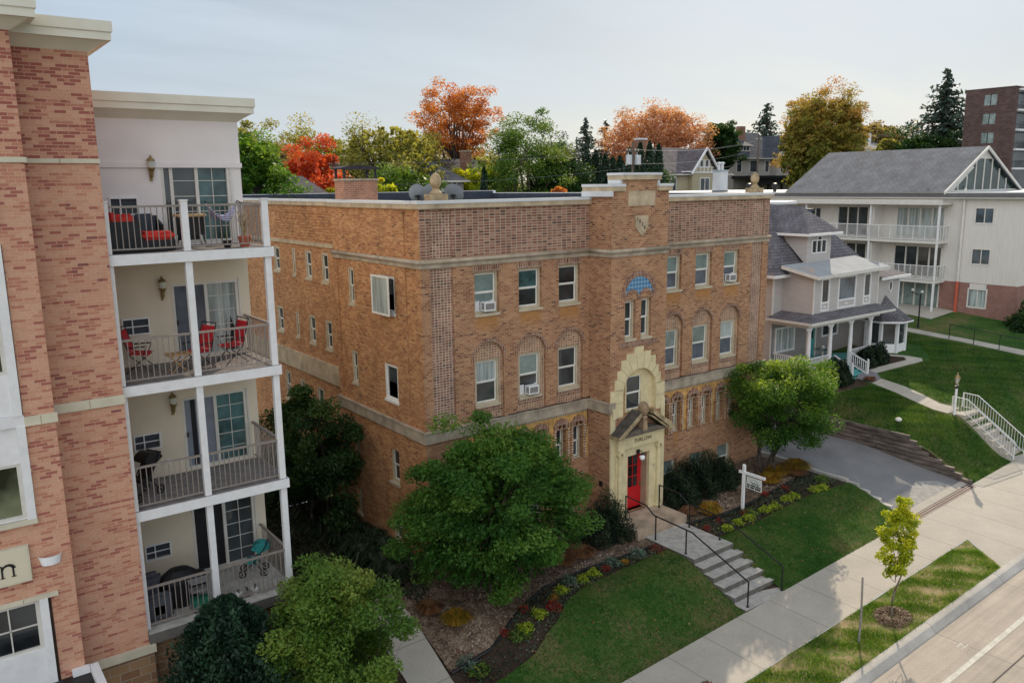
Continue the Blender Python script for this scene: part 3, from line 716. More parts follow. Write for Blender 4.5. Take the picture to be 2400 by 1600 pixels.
MB().box(.46, 1.94, 6.26, 7.14, 14.022, 14.1).build('chimney_crown', M['stone_grey'], ch)
m = MB()
for x in (.55, 1.85):
    for y in (6.34, 7.06): m.box(x-.035, x+.035, y-.035, y+.035, 14.1, 14.5)
m.prism([(.40,14.5),(.7,14.57),(1.2,14.6),(1.7,14.57),(2.0,14.5),(2.0,14.45),(.40,14.45)], 'y', 6.22, 7.18)
m.build('chimney_cap', plain('rusty_dark_steel', (.03,.025,.032), .6, .5, 4), ch)
M['finial'] = plain('brown_finial_stone', (.36,.27,.16), .85, .35, 4, bmp=.3)
def finial(x, y):
    p = MB().box(x-.29, x+.29, y-.27, y+.27, ZT+.2, ZT+.45).build('finial', M['finial'], F)
    m = MB(); m.lathe([(.23,0),(.18,.06),(.11,.13),(.10,.18),(.13,.2)], (x, y, ZT+.45), 14)
    m.lathe([(.07,0),(.14,.04),(.18,.13),(.19,.22),(.175,.31),(.13,.40),(.07,.455),(.02,.475)], (x, y, ZT+.64), 16); m.build('ball', M['finial'], p, smooth=True)
finial(.93, .45); finial(17.3, .45)
def dish(x, y, label, rz=0):
    t = thing('satellite_dish', label, 'satellite dish', (x, y, 12.93), 'dishes on the flat roof')
    m = MB(); m.tube([(x,y,12.93),(x,y,13.45)], .025, 8); m.lathe([(.16,0),(.16,.02),(0,.02)], (x,y,12.935), 10); m.build('mast', M['black'], t)
    m = MB(); d = Vector((.62,.5,.42)).normalized(); X = d.cross(Vector((0,0,1))).normalized(); Y = d.cross(X); c = Vector((x,y,13.5)); rings = []
    for i in range(6):
        r = .34*i/5; row = [tuple(c+X*r*math.cos(2*PI*k/24)+Y*r*1.08*math.sin(2*PI*k/24)+d*(.55*r*r)) for k in range(24)]; rings.append(row)
    n0 = len(m.v)
    for row in rings: m.v += row
    for i in range(5):
        for k in range(24): m.f.append((n0+i*24+k, n0+i*24+(k+1) % 24, n0+(i+1)*24+(k+1) % 24, n0+(i+1)*24+k))
    m.build('reflector', plain('grey_dish', (.20,.235,.27), .45, .1, 6), t, smooth=True)
    m = MB(); m.tube([c+Vector((0,0,-.36)), c+d*.35+Vector((0,0,-.2)), c+d*.42], .012, 6); m.ball(tuple(c+d*.42), .05, 8); m.build('feed_arm', M['black'], t)
    MB().lathe([(.09,0),(.1,.05),(.05,.09)], (x-d.x*.06, y-d.y*.06, 13.42), 10).build('bracket', M['black'], t)
dish(.62, 1.05, 'grey satellite dish left of the stone ball finial')
dish(1.95, 1.0, 'grey satellite dish right of the stone ball finial')
dish(1.55, 1.75, 'satellite dish half hidden just behind the stone ball finial')
# ------------------------------------------------ stone entrance
m = MB()
ysf = YB-.03
steps = [(8.4,8.88,7.79),(8.0,9.27,7.57),(7.73,9.54,7.36),(7.53,9.71,6.98),(7.41,9.84,6.65),(7.19,10.07,6.27)]
cx = 8.72; ra = .88; zs = 6.07
prevz = None; outl = []
def zarch(x): return zs+math.sqrt(max(0, ra*ra-(x-cx)**2)) if abs(x-cx) < ra else 0
xs = sorted({x for s in steps for x in s[:2]} | {cx-ra+2*ra*i/32 for i in range(33)})
for x0, x1 in zip(xs, xs[1:]):
    xm = (x0+x1)/2; ztop = max(s[2] for s in steps if s[0] <= xm <= s[1])
    z0 = zarch(x0) if abs(xm-cx) < ra else 5.2; z1 = zarch(x1) if abs(xm-cx) < ra else 5.2
    if abs(xm-cx) < ra: z0, z1 = max(z0, zs), max(z1, zs)
    m.quad((x0,ysf,z0),(x1,ysf,z1),(x1,ysf,ztop),(x0,ysf,ztop)); m.quad((x0,ysf,ztop),(x1,ysf,ztop),(x1,YB,ztop),(x0,YB,ztop))
    if abs(xm-cx) < ra: m.quad((x0,ysf,z0),(x1,ysf,z1),(x1,YB+.18,z1),(x0,YB+.18,z0))
for s in steps:
    for x in s[:2]: m.quad((x,ysf,s[2]-.5),(x,YB,s[2]-.5),(x,YB,s[2]),(x,ysf,s[2]))
m.quad((cx-ra,ysf,5.2),(cx-ra,YB+.18,5.2),(cx-ra,YB+.18,zs),(cx-ra,ysf,zs)); m.quad((cx+ra,ysf,5.2),(cx+ra,YB+.18,5.2),(cx+ra,YB+.18,zs),(cx+ra,ysf,zs))
for i in range(9):   # voussoir joints
    t_ = PI*(i+.5)/9
    a = Vector((cx+ra*1.02*math.cos(t_), ysf-.002, zs+ra*1.02*math.sin(t_))); b = a+Vector((math.cos(t_),0,math.sin(t_)))*.5
m.build('arch_surround', M['cream'], F)
MB().wall(PY(YB+.17), 7.8, 9.65, 5.2, 7.0, [(8.1,8.98,5.3,6.7)], .02).build('niche_back', M['cream'], F)
m = MB()
for i in range(10):
    t_ = PI*(i+.5)/10; d = Vector((math.cos(t_),0,math.sin(t_))); a = Vector((cx,ysf-.003,zs)); MB().bar(a+d*(ra+.01), a+d*(ra+.34+.22*math.sin(t_)), .012, .006).build('stone_joint', M['cream_dark'], F)
for z in (5.75, 6.25): 
    MB().box(7.2, cx-ra, ysf-.004, ysf, z, z+.012).build('stone_joint', M['cream_dark'], F); MB().box(cx+ra, 10.07, ysf-.004, ysf, z, z+.012).build('stone_joint', M['cream_dark'], F)
sash_window(F, PY(YB+.12), 8.08, 9.0, 5.28, 6.72, .05, 'glass', 'glass', .07, 'cream', sill=False)
# door surround
yd = YB-.22
m = MB()
m.box(7.19, 7.42, YB-.06, YB, 1.0, 5.6); m.box(9.86, 10.08, YB-.06, YB, 1.0, 5.6)
m.box(7.42, 8.05, YB-.1, YB, 1.0, 3.98); m.box(9.22, 9.86, YB-.1, YB, 1.0, 3.98); m.box(8.05, 9.22, YB-.1, YB, 3.62, 3.98)
m.box(7.42, 9.86, yd, YB, 3.98, 4.5)
for x in (7.0+.0, ): pass
m.box(7.24, 7.42, YB-.12, YB-.06, 5.2, 5.6)
m.build('door_surround', M['cream'], F)
m = MB(); m.box(8.05, 8.1, YB, YB+.4, 1.28, 3.62); m.box(9.17, 9.22, YB, YB+.4, 1.28, 3.62); m.box(8.1, 9.17, YB, YB+.4, 3.57, 3.62); m.build('door_jamb', plain('jamb_paint', (.40,.29,.20), .7, .15, 5), F)
for x in (7.6, 9.68):
    m = MB(); m.lathe([(.15,0),(.15,.06),(.12,.1),(.125,.14),(.105,.2),(.1,1.4),(.088,2.42),(.1,2.44)], (x, YB-.14, 1.29), 14)
    m.box(x-.14, x+.14, YB-.26, YB-.1, 3.86, 3.98)
    m.build('column', M['cream'], F, smooth=False)
    m = MB()
    for s in (-1, 1): m.tube([(x+s*.11, YB-.27, 3.8), (x+s*.11, YB-.12, 3.8)], .06, 10)
    m.build('capital', M['cream'], F)
dr = MB()
yq = YB+.3
dr.box(8.1, 9.17, yq, yq+.05, 1.3, 2.15)
dr.box(8.1, 8.19, yq, yq+.05, 2.15, 3.57); dr.box(8.98, 9.17, yq, yq+.05, 2.15, 3.57); dr.box(8.19, 8.98, yq, yq+.05, 3.46, 3.57)
for i in (1, 2): 
    x = 8.19+.79*i/3; dr.box(x-.015, x+.015, yq-.005, yq+.05, 2.15, 3.46); z = 2.15+1.31*i/3; dr.box(8.19, 8.98, yq-.006, yq+.05, z-.015, z+.015)
for z in (1.38, 1.78): dr.box(8.19, 9.08, yq-.012, yq, z, z+.3)
D = dr.build('door', M['red'], F)
MB().quad((8.19,yq+.02,2.15),(8.98,yq+.02,2.15),(8.98,yq+.02,3.46),(8.19,yq+.02,3.46)).build('panes', M['glass'], D)
m = MB(); m.ball((9.1,yq-.05,2.2), .035, 8); m.box(9.07,9.13,yq-.01,yq,2.1,2.35); m.build('handle', M['brass'], D)
text_mesh('name_lettering', 'FURLOW', .2, PY(yd), 8.27, 4.16, -.012, plain('weathered_letter', (.075,.05,.03), .7, .2, 9), F, stretch=1.12)
# broken pediment with ball
y0, y1 = YB-.55, YB-.02
for s in (-1, 1):
    m = MB(); a, b, tip = 8.64+s*1.48, 8.64+s*.32, 5.3
    m.prism([(a,4.5),(a,4.62),(b,5.42),(b,5.24),(a-s*.28,4.6),(a-s*.28,4.5)] if s > 0 else [(a,4.5),(a,4.62),(b,5.42),(b,5.24),(a+.28,4.6),(a+.28,4.5)], 'y', y0, y1)
    m.prism([(a-s*.12,4.5),(b,5.18),(b,5.1),(a-s*.3,4.5)], 'y', y0+.09, y1)
    m.build('pediment', M['cream_dark'], F)
MB().prism([(7.3,4.5),(9.98,4.5),(9.3,4.7),(8.0,4.7)], 'y', YB-.42, YB).build('pediment_base', plain('sooty_ledge', (.15,.125,.10), .9, .4, 3), F)
m = MB(); q = (8.64, YB-.3, 4.62); m.lathe([(.2,0),(.17,.1),(.13,.42),(.17,.5),(.12,.56)], q, 4, rot=PI/4); m.lathe([(.07,.55),(.15,.62),(.2,.74),(.21,.86),(.18,.98),(.1,1.07),(.02,1.1)], q, 14)
m.build('urn', plain('brown_urn_stone', (.30,.21,.13), .85, .4, 4, bmp=.3), F)
# lamp over the door
L = MB(); L.box(8.5,8.66,YB-.14,YB-.1,3.62,3.8); L.tube([(8.58,YB-.14,3.74),(8.58,YB-.3,3.8),(8.58,YB-.34,3.72)], .018, 6); L.lathe([(.03,0),(.05,-.05),(.05,-.08)], (8.58,YB-.34,3.72), 8)
lp = L.build('porch_lamp', M['black'], F); MB().ball((8.58,YB-.34,3.54), .11, 12).build('globe', M['globe'], lp, smooth=True)
m = MB(); m.box(6.95-.35+.0, 6.95-.22, YB+.3-.35, YB+.3-.28, 2.5, 2.68); MB().box(XL-.05, XL, YB+.35, YB+.5, 2.5, 2.7).build('meter_box', M['black'], F)
# wall-mounted number plate by the door
m = MB(); m.box(9.4,9.52,YB-.112,YB-.1,2.95,3.05); m.build('number_plate', M['casing'], F)

# air conditioners
def aircon(x, y, z, label):
    t = thing('air_conditioner', label, 'air conditioner', (x, y, z), 'window air conditioners')
    w, h, d = .46, .31, .2
    MB().box(x-w/2, x+w/2, y-d, y+.05, z, z+h).build('casing', M['white'], t)
    m = MB(); m.box(x-w/2+.05, x+w/2-.05, y-d-.006, y-d-.001, z+.05, z+h-.05); m.build('grille', plain('grey_grille', (.22,.21,.20), .7, .2, 40), t)
    m = MB(); 
    for k in range(5): m.box(x-w/2-.004, x-w/2-.001, y-d+.04, y-.03, z+.06+k*.045, z+.085+k*.045)
    m.box(x-w/2-.003, x-w/2-.001, y-d+.02, y-d+.042, z+.05, z+.28); m.build('side_louvres', M['dark'], t)
    MB().box(x-.42, x-w/2-.003, y+.09, y+.11, z-.02, z+h+.02).build('side_panel', M['white'], t); MB().box(x+w/2+.003, x+.42, y+.09, y+.11, z-.02, z+h+.02).build('side_panel', M['white'], t)
aircon(2.6, .1, 9.62, 'white air conditioner in the upper window nearest the left corner of the brick front')
aircon(4.48, .12, 6.42, 'white air conditioner jutting from an arched middle storey window')
aircon(15.36, .1, 9.62, 'white air conditioner in the upper window nearest the right corner of the brick front')
# ---------------------------------------------------------------- left apartment block with balconies
W = [(0, (0.36, 0.117, 0.088)), (0.13, (0.5, 0.212, 0.144)), (0.26, (0.6, 0.313, 0.206)), (0.5, (0.63, 0.35, 0.237)), (0.74, (0.55, 0.249, 0.163)), (0.84, (0.4, 0.138, 0.106)), (0.93, (0.27, 0.101, 0.094))]
M['lbrick'] = brick('modular_orange_brick', W, (.60,.40,.28), bw=.22, bh=.068, ms=.006, dirt=.1, bmp=.2, patch_z=14.4)
M['base_block'] = brick('tan_base_block', [(0, (.30,.18,.10)), (.4, (.36,.22,.12)), (.7, (.27,.15,.085))], (.38,.33,.26), bw=.42, bh=.2, ms=.012, dirt=.25)
M['stucco'] = plain('grey_lilac_stucco', (.74,.70,.685), .9, .05, 1.2, bmp=.1)
M['stucco_shaded'] = plain('shaded_beige_stucco', (.68,.60,.47), .9, .06, 1.2, bmp=.1)  # stucco of the lower levels, with the shade put into its colour
M['cornice'] = plain('cream_cornice', (.70,.68,.58), .8, .06, 1.5)
M['band'] = plain('pale_cast_stone', (.60,.555,.43), .85, .1, 2.5)
M['soffit'] = plain('soffit_paint', (.40,.37,.32), .8, .1, 2)
M['deck'] = rows('weathered_deck_board', (.21,.19,.18), .14, .4, 'y', .9, .3, .1)
L = thing('apartment_building', 'tall orange and red patterned brick block with stacked white balconies at its right end', 'building', (-11, -2, .2))
m = MB()
XE = -9.62
m.wall(PY(-3.55), -11.04, XE, 3.4, 16.55, []); m.wall(PXr(XE), -3.55, -1.3, 3.73, 16.55, [])
lw = [(-14.5,-11.58,7.33,9.25), (-14.5,-11.58,9.47,12.8), (-14.5,-11.5,3.6,5.6), (-14.5,-11.58,13.2,15.6)]
m.wall(PY(-4.25), -24, -11.04, 3.2, 16.72, lw, .12); m.wall(PXr(-11.04), -4.25, -3.55, 3.2, 16.72, [])
m.quad((-9.62,-1.3,12.4),(-9.62,-1.3,16.5),(-24,12,16.5),(-24,12,12.4))
m.build('brick_wall', M['lbrick'], L)
m = MB(); m.wall(PY(-3.6), -11.0, -9.53, -.3, 3.3, []); m.wall(PXr(-9.53), -3.6, -1.3, -.3, 3.3, []); m.wall(PY(-4.3), -24, -11.04, -.5, 3.2, [])
m.wall(PY(-3.3), -9.53, -6.05, -.3, 3.46, []); m.wall(PXr(-6.05), -3.3, -1.3, -.3, 3.46, [])
m.build('base_wall', M['base_block'], L)
m = MB(); m.box(-11.0, -9.49, -3.66, -3.3, 3.3, 3.48); m.build('stone_ledge', M['band'], L)
m = MB(); m.box(-11.035, -9.6, -3.6, -3.55, 9.22, 9.42); m.box(-11.58, -11.0, -4.3, -4.25, 9.24, 9.43); m.box(-11.035, -9.6, -3.59, -3.55, 14.33, 14.42); m.box(-24, -11.0, -4.29, -4.25, 14.32, 14.42)
m.box(-24, -11.37, -4.31, -4.25, 5.6, 5.69); m.box(-24, -11.57, -4.33, -4.25, 7.24, 7.335)
m.build('stone_band', M['band'], L)
for q6 in ((-10.3,-10.285,-3.603,-3.6,9.23,9.415),(-10.35,-10.335,-3.603,-3.6,14.335,14.415),(-11.3,-11.288,-4.303,-4.3,9.25,9.42),(-12.0,-11.988,-4.313,-4.31,5.605,5.685)): MB().box(*q6).build('stone_joint', M['cream_dark'], L)
# white window stacks at the left edge
def tallwin(z0, z1, g0, g1, x1, mid):
    m = MB(); m.box(x1-.155, x1, -4.32, -4.13, z0, z1)
    m.box(-14.5, x1-.155, -4.24, -4.13, z0, g0); m.box(-14.5, x1-.155, -4.24, -4.13, g1, z1)
    w = m.build('window', M['white'], L)
    m = MB(); a = x1-.155
    m.box(a-.07, a, -4.22, -4.15, g0, g1); m.box(-14.5, a-.07, -4.22, -4.15, g0, g0+.06); m.box(-14.5, a-.07, -4.22, -4.15, g1-.06, g1)
    if mid: 
        m.box(-14.5, a-.07, -4.2, -4.16, (g0+g1)/2-.012, (g0+g1)/2+.012); m.box(a-.56, a-.535, -4.2, -4.16, g0+.06, g1-.06)
    m.build('sash', M['offwhite'], w); MB().quad((-14.5,-4.17,g0),(a,-4.17,g0),(a,-4.17,g1),(-14.5,-4.17,g1)).build('pane', M['oliveglass'] if not mid else M['glass'], w)
M['oliveglass'] = glassy('olive_reflecting_glass', (.12,.13,.08), .06, .8, .8)
tallwin(7.34, 9.25, 7.36, 8.5, -11.58, 0); tallwin(9.47, 12.8, 10.3, 12.4, -11.6, 0); tallwin(3.6, 5.6, 4.5, 5.58, -11.57, 1); tallwin(13.2,15.6,13.9,15.3,-11.6,0)
m = MB(); m.box(-14.5,-11.58,-4.3,-4.16,9.25,9.47); m.build('spandrel_band', M['white'], L)
sp = MB().box(-14, -11.79, -4.33, -4.25, 6.07, 6.83).build('sign_panel', M['band'], L)
m = MB(); m.box(-14,-11.82,-4.336,-4.33,6.1,6.8); m.build('sign_face', plain('sign_face', (.64,.58,.44), .8, .04, 2), sp)
def serif_n(P, u, z, s):
    b = MB(); bx = lambda a, c, e, f: pbox(b, P, u+a*s, u+c*s, -.096, -.085, z+e*s, z+f*s)
    bx(.06,.14,0,.62); bx(0,.2,0,.035); bx(0,.1,.6,.635); bx(.52,.6,0,.42); bx(.46,.66,0,.035)
    pts = []
    for i in range(9):
        t = PI*i/8; pts.append((.365-.235*math.cos(t), .42+.2*math.sin(t)))
    for i, ((a0, c0), (a1, c1)) in enumerate(zip(pts, pts[1:])):
        w0 = .035+.05*i/8; b.bar(P(u+a0*s, -.09, z+c0*s), P(u+a1*s, -.09, z+c1*s), .011, w0*s*2)
    return b.build('lettering', M['black'], sp)
serif_n(PY(-4.25), -12.33, 6.25, .42)
m = MB(); k = 14
for i in range(k):
    a0, a1 = PI*i/k, PI*(i+1)/k
    p = lambda a, r, z: (-11.43-.215*r*math.cos(a), -4.25-.15*r*math.sin(a), z)
    m.quad(p(a0,.8,6.3),p(a1,.8,6.3),p(a1,1,6.49),p(a0,1,6.49)); m.quad(p(a0,.95,6.49),p(a1,.95,6.49),p(a1,.75,6.34),p(a0,.75,6.34)); m.quad(p(a0,.95,6.49),p(a1,.95,6.49),p(a1,1,6.49),p(a0,1,6.49)); m.quad(p(a0,.8,6.3),p(a1,.8,6.3),p(a1,0,6.3),p(a0,0,6.3))
m.build('wall_lamp', M['globe'], L)
# cornices
def cornice(P, u0, u1, zb, zt, over, ends, mb):
    prof = [(0, zb), (-.08, zb+.06), (-.2, zb+.14), (-.3, zb+.2), (-over+.03, zb+.2), (-over+.03, zb+.34), (-over, zb+.36), (-over, zt), (.1, zt)]
    for (d0, z0), (d1, z1) in zip(prof, prof[1:]): mb.quad(P(u0, d0, z0), P(u1-d0 if ends else u1, d0, z0), P(u1-d1 if ends else u1, d1, z1), P(u0, d1, z1))
    if ends:
        for (d0, z0), (d1, z1) in zip(prof, prof[1:]): 
            a = P(u1-d0, d0, z0); b = P(u1-d1, d1, z1); c = (b[0], 9, b[2]); d = (a[0], 9, a[2]); mb.quad(a, b, c, d)
m = MB(); cornice(PY(-3.55), -11.04, XE, 16.52, 17.08, .42, True, m); cornice(PY(-4.25), -24, -11.02, 16.7, 17.3, .42, True, m)
m.quad((-24,-4.6,17.08),(-9.2,-4.6+.7,17.08),(-9.2,9,17.08),(-24,9,17.08))
m.build('cornice', M['cornice'], L)
m = MB(); cornice(PY(-1.3), -9.6, -5.93, 15.42, 15.98, .36, True, m); m.quad((-9.6,-1.6,15.98),(-5.6,-1.6,15.98),(-5.6,9,15.98),(-9.6,9,15.98)); m.build('cornice', M['cornice'], L)
# stucco rear wall of the balconies
DZ = [3.73, 6.64, 9.55, 12.43]
doors = [(-7.87,-6.24,z+.06,z+1.93) for z in DZ]
acs = [(-9.05,-8.48,z+.8,z+1.15) for z in DZ]
m = MB(); m.wall(PY(-1.3), -9.62, -5.93, DZ[0], 12.3, doors[:3]+acs[:3], .12); m.build('stucco_wall', M['stucco_shaded'], L)
m = MB(); m.wall(PY(-1.3), -9.62, -5.93, 12.3, 15.45, doors[3:]+acs[3:], .12); m.wall(PXr(-5.93), -1.3, 13, 12.3, 15.45, []); m.box(-9.6,-5.9,-1.34,-1.3,14.3,14.42); m.build('stucco_wall', M['stucco'], L)
m = MB(); m.wall(PXr(-5.93), -1.3, 13, .0, 12.3, []); m.build('stucco_wall', M['stucco_shaded'], L)
left_look = ['dark','screen','screen','glass']; right_look = ['glass','tealglass','curtain','tealglass']
M['slate_blind'] = plain('slate_blue_blind', (.20,.225,.275), .6, .1, 3)
for i, z in enumerate(DZ):
    a, b, c, d = doors[i]; y = -1.25; xm = (a+b)/2
    f = MB(); f.box(a,a+.06,y-.06,y+.06,c,d); f.box(b-.06,b,y-.06,y+.06,c,d); f.box(a+.06,b-.06,y-.06,y+.06,d-.06,d); f.box(a+.06,b-.06,y-.06,y+.06,c,c+.05); f.box(b+.02,b+.06,y-.08,y-.04,c,d+.04)
    f.box(xm-.02,xm+.06,y-.03,y+.03,c+.05,d-.06)
    sd = f.build('sliding_door', M['offwhite'], L)
    g = MB(); g.quad((a+.06,y+.03,c),(xm,y+.03,c),(xm,y+.03,d),(a+.06,y+.03,d)); g.build('pane', M[left_look[i]] if i != 1 else M['slate_blind'], sd)
    if i == 1: MB().box(a+.22,a+.34,y+.02,y+.026,c+.05,d-.08).build('blind_gap', M['dark'], sd)
    g = MB(); g.quad((xm,y+.02,c),(b-.06,y+.02,c),(b-.06,y+.02,d),(xm,y+.02,d)); g.build('pane', M[right_look[i]], sd)
    if i == 2:
        q = MB(); q.prism([(xm+.42,c+.05),(xm+.5,c+1.0),(xm+.46,c+.05)], 'y', y+.012, y+.016); q.prism([(xm+.55,c+.05),(xm+.6,c+.95),(xm+.7,c+.6),(xm+.72,c+.05)], 'y', y+.012, y+.016); q.build('curtain_gap', M['dark'], sd)
    g = MB()
    for r_ in range(1, 5): zz = c+(d-c)*r_/5; g.box(xm+.06,b-.06,y+.0,y+.018,zz-.008,zz+.008)
    x = (xm+.06+b-.06)/2; g.box(x-.008,x+.008,y-.001,y+.017,c+.05,d-.06)
    if i == 3:
        for r_ in range(1, 5): zz = c+(d-c)*r_/5; g.box(a+.22,xm-.02,y+.01,y+.028,zz-.008,zz+.008)
        g.box(a+.2,a+.28,y-.01,y+.03,c+.05,d-.06)
    g.build('glazing_bars', M['offwhite'], sd)
    MB().box(a+.06,a+.1,y-.09,y-.06,c+.85,c+.97).build('handle', M['black'], sd)
    v = MB(); p, q_, r0, r1 = acs[i]; yy = -1.3
    v.box(p-.03,q_+.03,yy-.05,yy,r1,r1+.035); v.box(p-.03,q_+.03,yy-.05,yy,r0-.035,r0); v.box(p-.03,p,yy-.05,yy,r0,r1); v.box(q_,q_+.03,yy-.05,yy,r0,r1); v.box(p,q_,yy-.03,yy,(r0+r1)/2-.012,(r0+r1)/2+.012); v.box(p+.2,p+.225,yy-.031,yy,r0,r1)
    av = v.build('air_vent', M['white'], L); v = MB()
    v.quad((p,yy+.04,r0),(q_,yy+.04,r0),(q_,yy+.04,r1),(p,yy+.04,r1)); v.build('louvre', plain('blue_black_louvre', (.035,.045,.06), .5, .4, 30), av)
    x, zz = -8.1, z+1.75
    if i:
        s = MB(); s.lathe([(.03,-.12),(.045,-.02),(.05,.03),(.09,.1),(.085,.12)], (x,-1.42,zz), 10); s.lathe([(.1,.27),(.08,.32),(.035,.35),(.02,.4),(.001,.42)], (x,-1.42,zz), 10); s.tube([(x,-1.42,zz+.1),(x,-1.42,zz+.3)],.012,5); s.box(x-.03,x+.03,-1.33,-1.3,zz-.2,zz+.05); s.tube([(x,-1.31,zz-.1),(x,-1.42,zz-.08)], .015, 6)
        sc_ = s.build('wall_lantern', M['brass'], L); s = MB(); s.lathe([(.075,.11),(.09,.27)], (x,-1.42,zz), 8); s.build('lantern_glass', M['lampglass'], sc_)
    if i < 2: MB().box(-8.35,-8.26,-1.33,-1.3,z+.3,z+.43).build('outlet_cover', M['white'], L)
# decks, beams, posts, railings
for i, z in enumerate(DZ):
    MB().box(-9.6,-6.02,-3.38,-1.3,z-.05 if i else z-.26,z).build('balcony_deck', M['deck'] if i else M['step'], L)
    if i:
        m = MB(); m.box(-9.61,-5.99,-3.42,-3.385,z-.24,z-.012); m.box(-6.02,-5.985,-3.385,-1.3,z-.24,z-.012); m.build('balcony_beam', M['white'], L)
        MB().box(-9.6,-6.03,-3.37,-1.32,z-.2,z-.06).build('soffit', M['soffit'], L)
    else:
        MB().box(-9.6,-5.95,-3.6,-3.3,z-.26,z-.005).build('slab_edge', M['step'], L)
    hi = DZ[i+1]-.24 if i < 3 else z+1.1
    for x0, x1 in ((-9.6,-9.51),(-8.03,-7.88),(-6.2,-6.05)):
        m = MB(); m.box(x0,x1,-3.37,-3.24,z,hi)
        if i == 3: m.box(x0-.015,x1+.015,-3.385,-3.225,hi,hi+.03)
        m.build('post', M['white'], L)
    zt = z+1.02
    for x0, x1 in ((-9.51,-8.03),(-7.88,-6.2)):
        m = MB(); m.box(x0,x1,-3.34,-3.28,zt-.045,zt); m.box(x0,x1,-3.325,-3.295,z+.08,z+.11)
        n = int((x1-x0)/.115)
        for k in range(1, n): x = x0+(x1-x0)*k/n; m.box(x-.009,x+.009,-3.319,-3.301,z+.11,zt-.045)
        m.build('railing', M['rail_metal'], L)
    m = MB(); m.box(-6.14,-6.08,-3.24,-1.32,zt-.045,zt); m.box(-6.125,-6.095,-3.24,-1.32,z+.08,z+.11)
    for k in range(1, 17): y = -3.24+1.92*k/17; m.box(-6.119,-6.101,y-.009,y+.009,z+.11,zt-.045)
    m.build('railing', M['rail_metal'], L)
# entrance canopy
m = MB(); m.box(-13.5,-10.97,-6.4,-4.3,3.4,3.72); 
cn = m.build('canopy', M['black'], L); m = MB(); m.box(-10.96,-10.8,-6.5,-4.3,3.38,3.86); m.box(-13.5,-10.97,-6.5,-6.4,3.38,3.86); m.box(-11.3,-10.97,-4.4,-4.26,3.73,3.86); m.build('canopy_frame', M['white'], cn)

# ---------------------------------------------------------------- things on the balconies
wick = rows('dark_wicker', (.022,.024,.028), .03, .4, 'z', .7, .3, .3); redc = plain('red_outdoor_cushion', (.50,.02,.022), .75, .15, 6, c2=(.62,.05,.03)); slatec = plain('slate_cushion', (.055,.065,.085), .85, .2, 6)
def cushion(mb, x0,x1,y0,y1,z0,z1):
    e = min(x1-x0, y1-y0, z1-z0)*.3
    mb.box(x0+e,x1-e,y0+e,y1-e,z0,z1); mb.box(x0,x1,y0+e,y1-e,z0+e,z1-e); mb.box(x0+e,x1-e,y0,y1,z0+e,z1-e)
z = DZ[3]
t = thing('sofa', 'dark wicker corner sofa with red cushions on the top balcony', 'sofa', (-8.85,-2.7,z))
m = MB(); m.box(-9.48,-8.8,-3.18,-2.0,z+.02,z+.3); m.box(-9.48,-8.85,-3.2,-3.05,z+.02,z+.68); m.box(-9.48,-9.36,-3.05,-2.0,z+.3,z+.68); m.box(-8.8,-8.15,-3.18,-2.5,z+.02,z+.26); m.build('wicker_frame', wick, t)
for c in ((-9.35,-8.85,-3.04,-2.0,.3,.45),(-8.82,-8.14,-3.17,-2.5,.26,.44)):
    m = MB(); cushion(m,c[0],c[1],c[2],c[3],z+c[4],z+c[5]); m.build('seat_cushion', redc, t)
m = MB(); cushion(m,-9.3,-8.75,-2.2,-2.02,z+.45,z+.82); m.build('back_cushion', redc, t)
m = MB(); cushion(m,-9.47,-9.26,-3.1,-2.75,z+.62,z+.88); m.build('back_cushion', redc, t)
t = thing('armchair', 'dark wicker armchair with a slate cushion beside the open sliding door', 'armchair', (-8.45,-1.75,z))
m = MB(); m.box(-8.75,-8.1,-2.05,-1.45,z+.02,z+.32); m.box(-8.75,-8.1,-1.52,-1.42,z+.3,z+.75); m.prism([(-2.05,z+.3),(-1.45,z+.3),(-1.45,z+.72),(-2.05,z+.55)], 'x', -8.16, -8.1); m.prism([(-2.05,z+.3),(-1.45,z+.3),(-1.45,z+.72),(-2.05,z+.55)], 'x', -8.75, -8.69); m.build('wicker_frame', wick, t)
m = MB(); cushion(m,-8.66,-8.18,-1.72,-1.54,z+.36,z+.8); m.build('back_cushion', slatec, t)
t = thing('barbecue', 'black barbecue cart with tan wooden top on the top balcony', 'barbecue', (-7.55,-2.3,z))
m = MB(); m.box(-7.85,-7.3,-2.55,-2.1,z+.3,z+.72); m.build('firebox', M['black'], t)
m = MB(); cushion(m,-7.9,-7.24,-2.6,-2.05,z+.72,z+.78); m.build('wooden_top', plain('varnished_pine', (.50,.34,.17), .5, .2, 4), t)
for x, y, dx in ((-7.8,-2.5,-.05),(-7.35,-2.5,.08),(-7.8,-2.15,-.05),(-7.35,-2.15,.08)): MB().tube([(x,y,z+.3),(x+dx,y,z+.01)], .015, 6).build('leg', M['black'], t)
t = thing('hammock_chair', 'blue and white striped sling chair hanging behind the top railing', 'hammock chair', (-7.0,-2.9,z))
hm, nt, b = newmat('blue_white_stripe'); uvn = nt.nodes.new('ShaderNodeUVMap'); wv = nt.nodes.new('ShaderNodeTexWave'); wv.bands_direction = 'Y'; wv.inputs['Scale'].default_value = 7; wv.inputs['Distortion'].default_value = 2
nt.links.new(uvn.outputs[0], wv.inputs[0]); rr_ = ramp(nt, [(.3,(.03,.06,.25)),(.5,(.6,.65,.72)),(.8,(.5,.45,.55))]); nt.links.new(wv.outputs[1], rr_.inputs[0]); nt.links.new(rr_.outputs[0], b.inputs['Base Color']); b.inputs['Roughness'].default_value = .85
m = MB(); k = 18
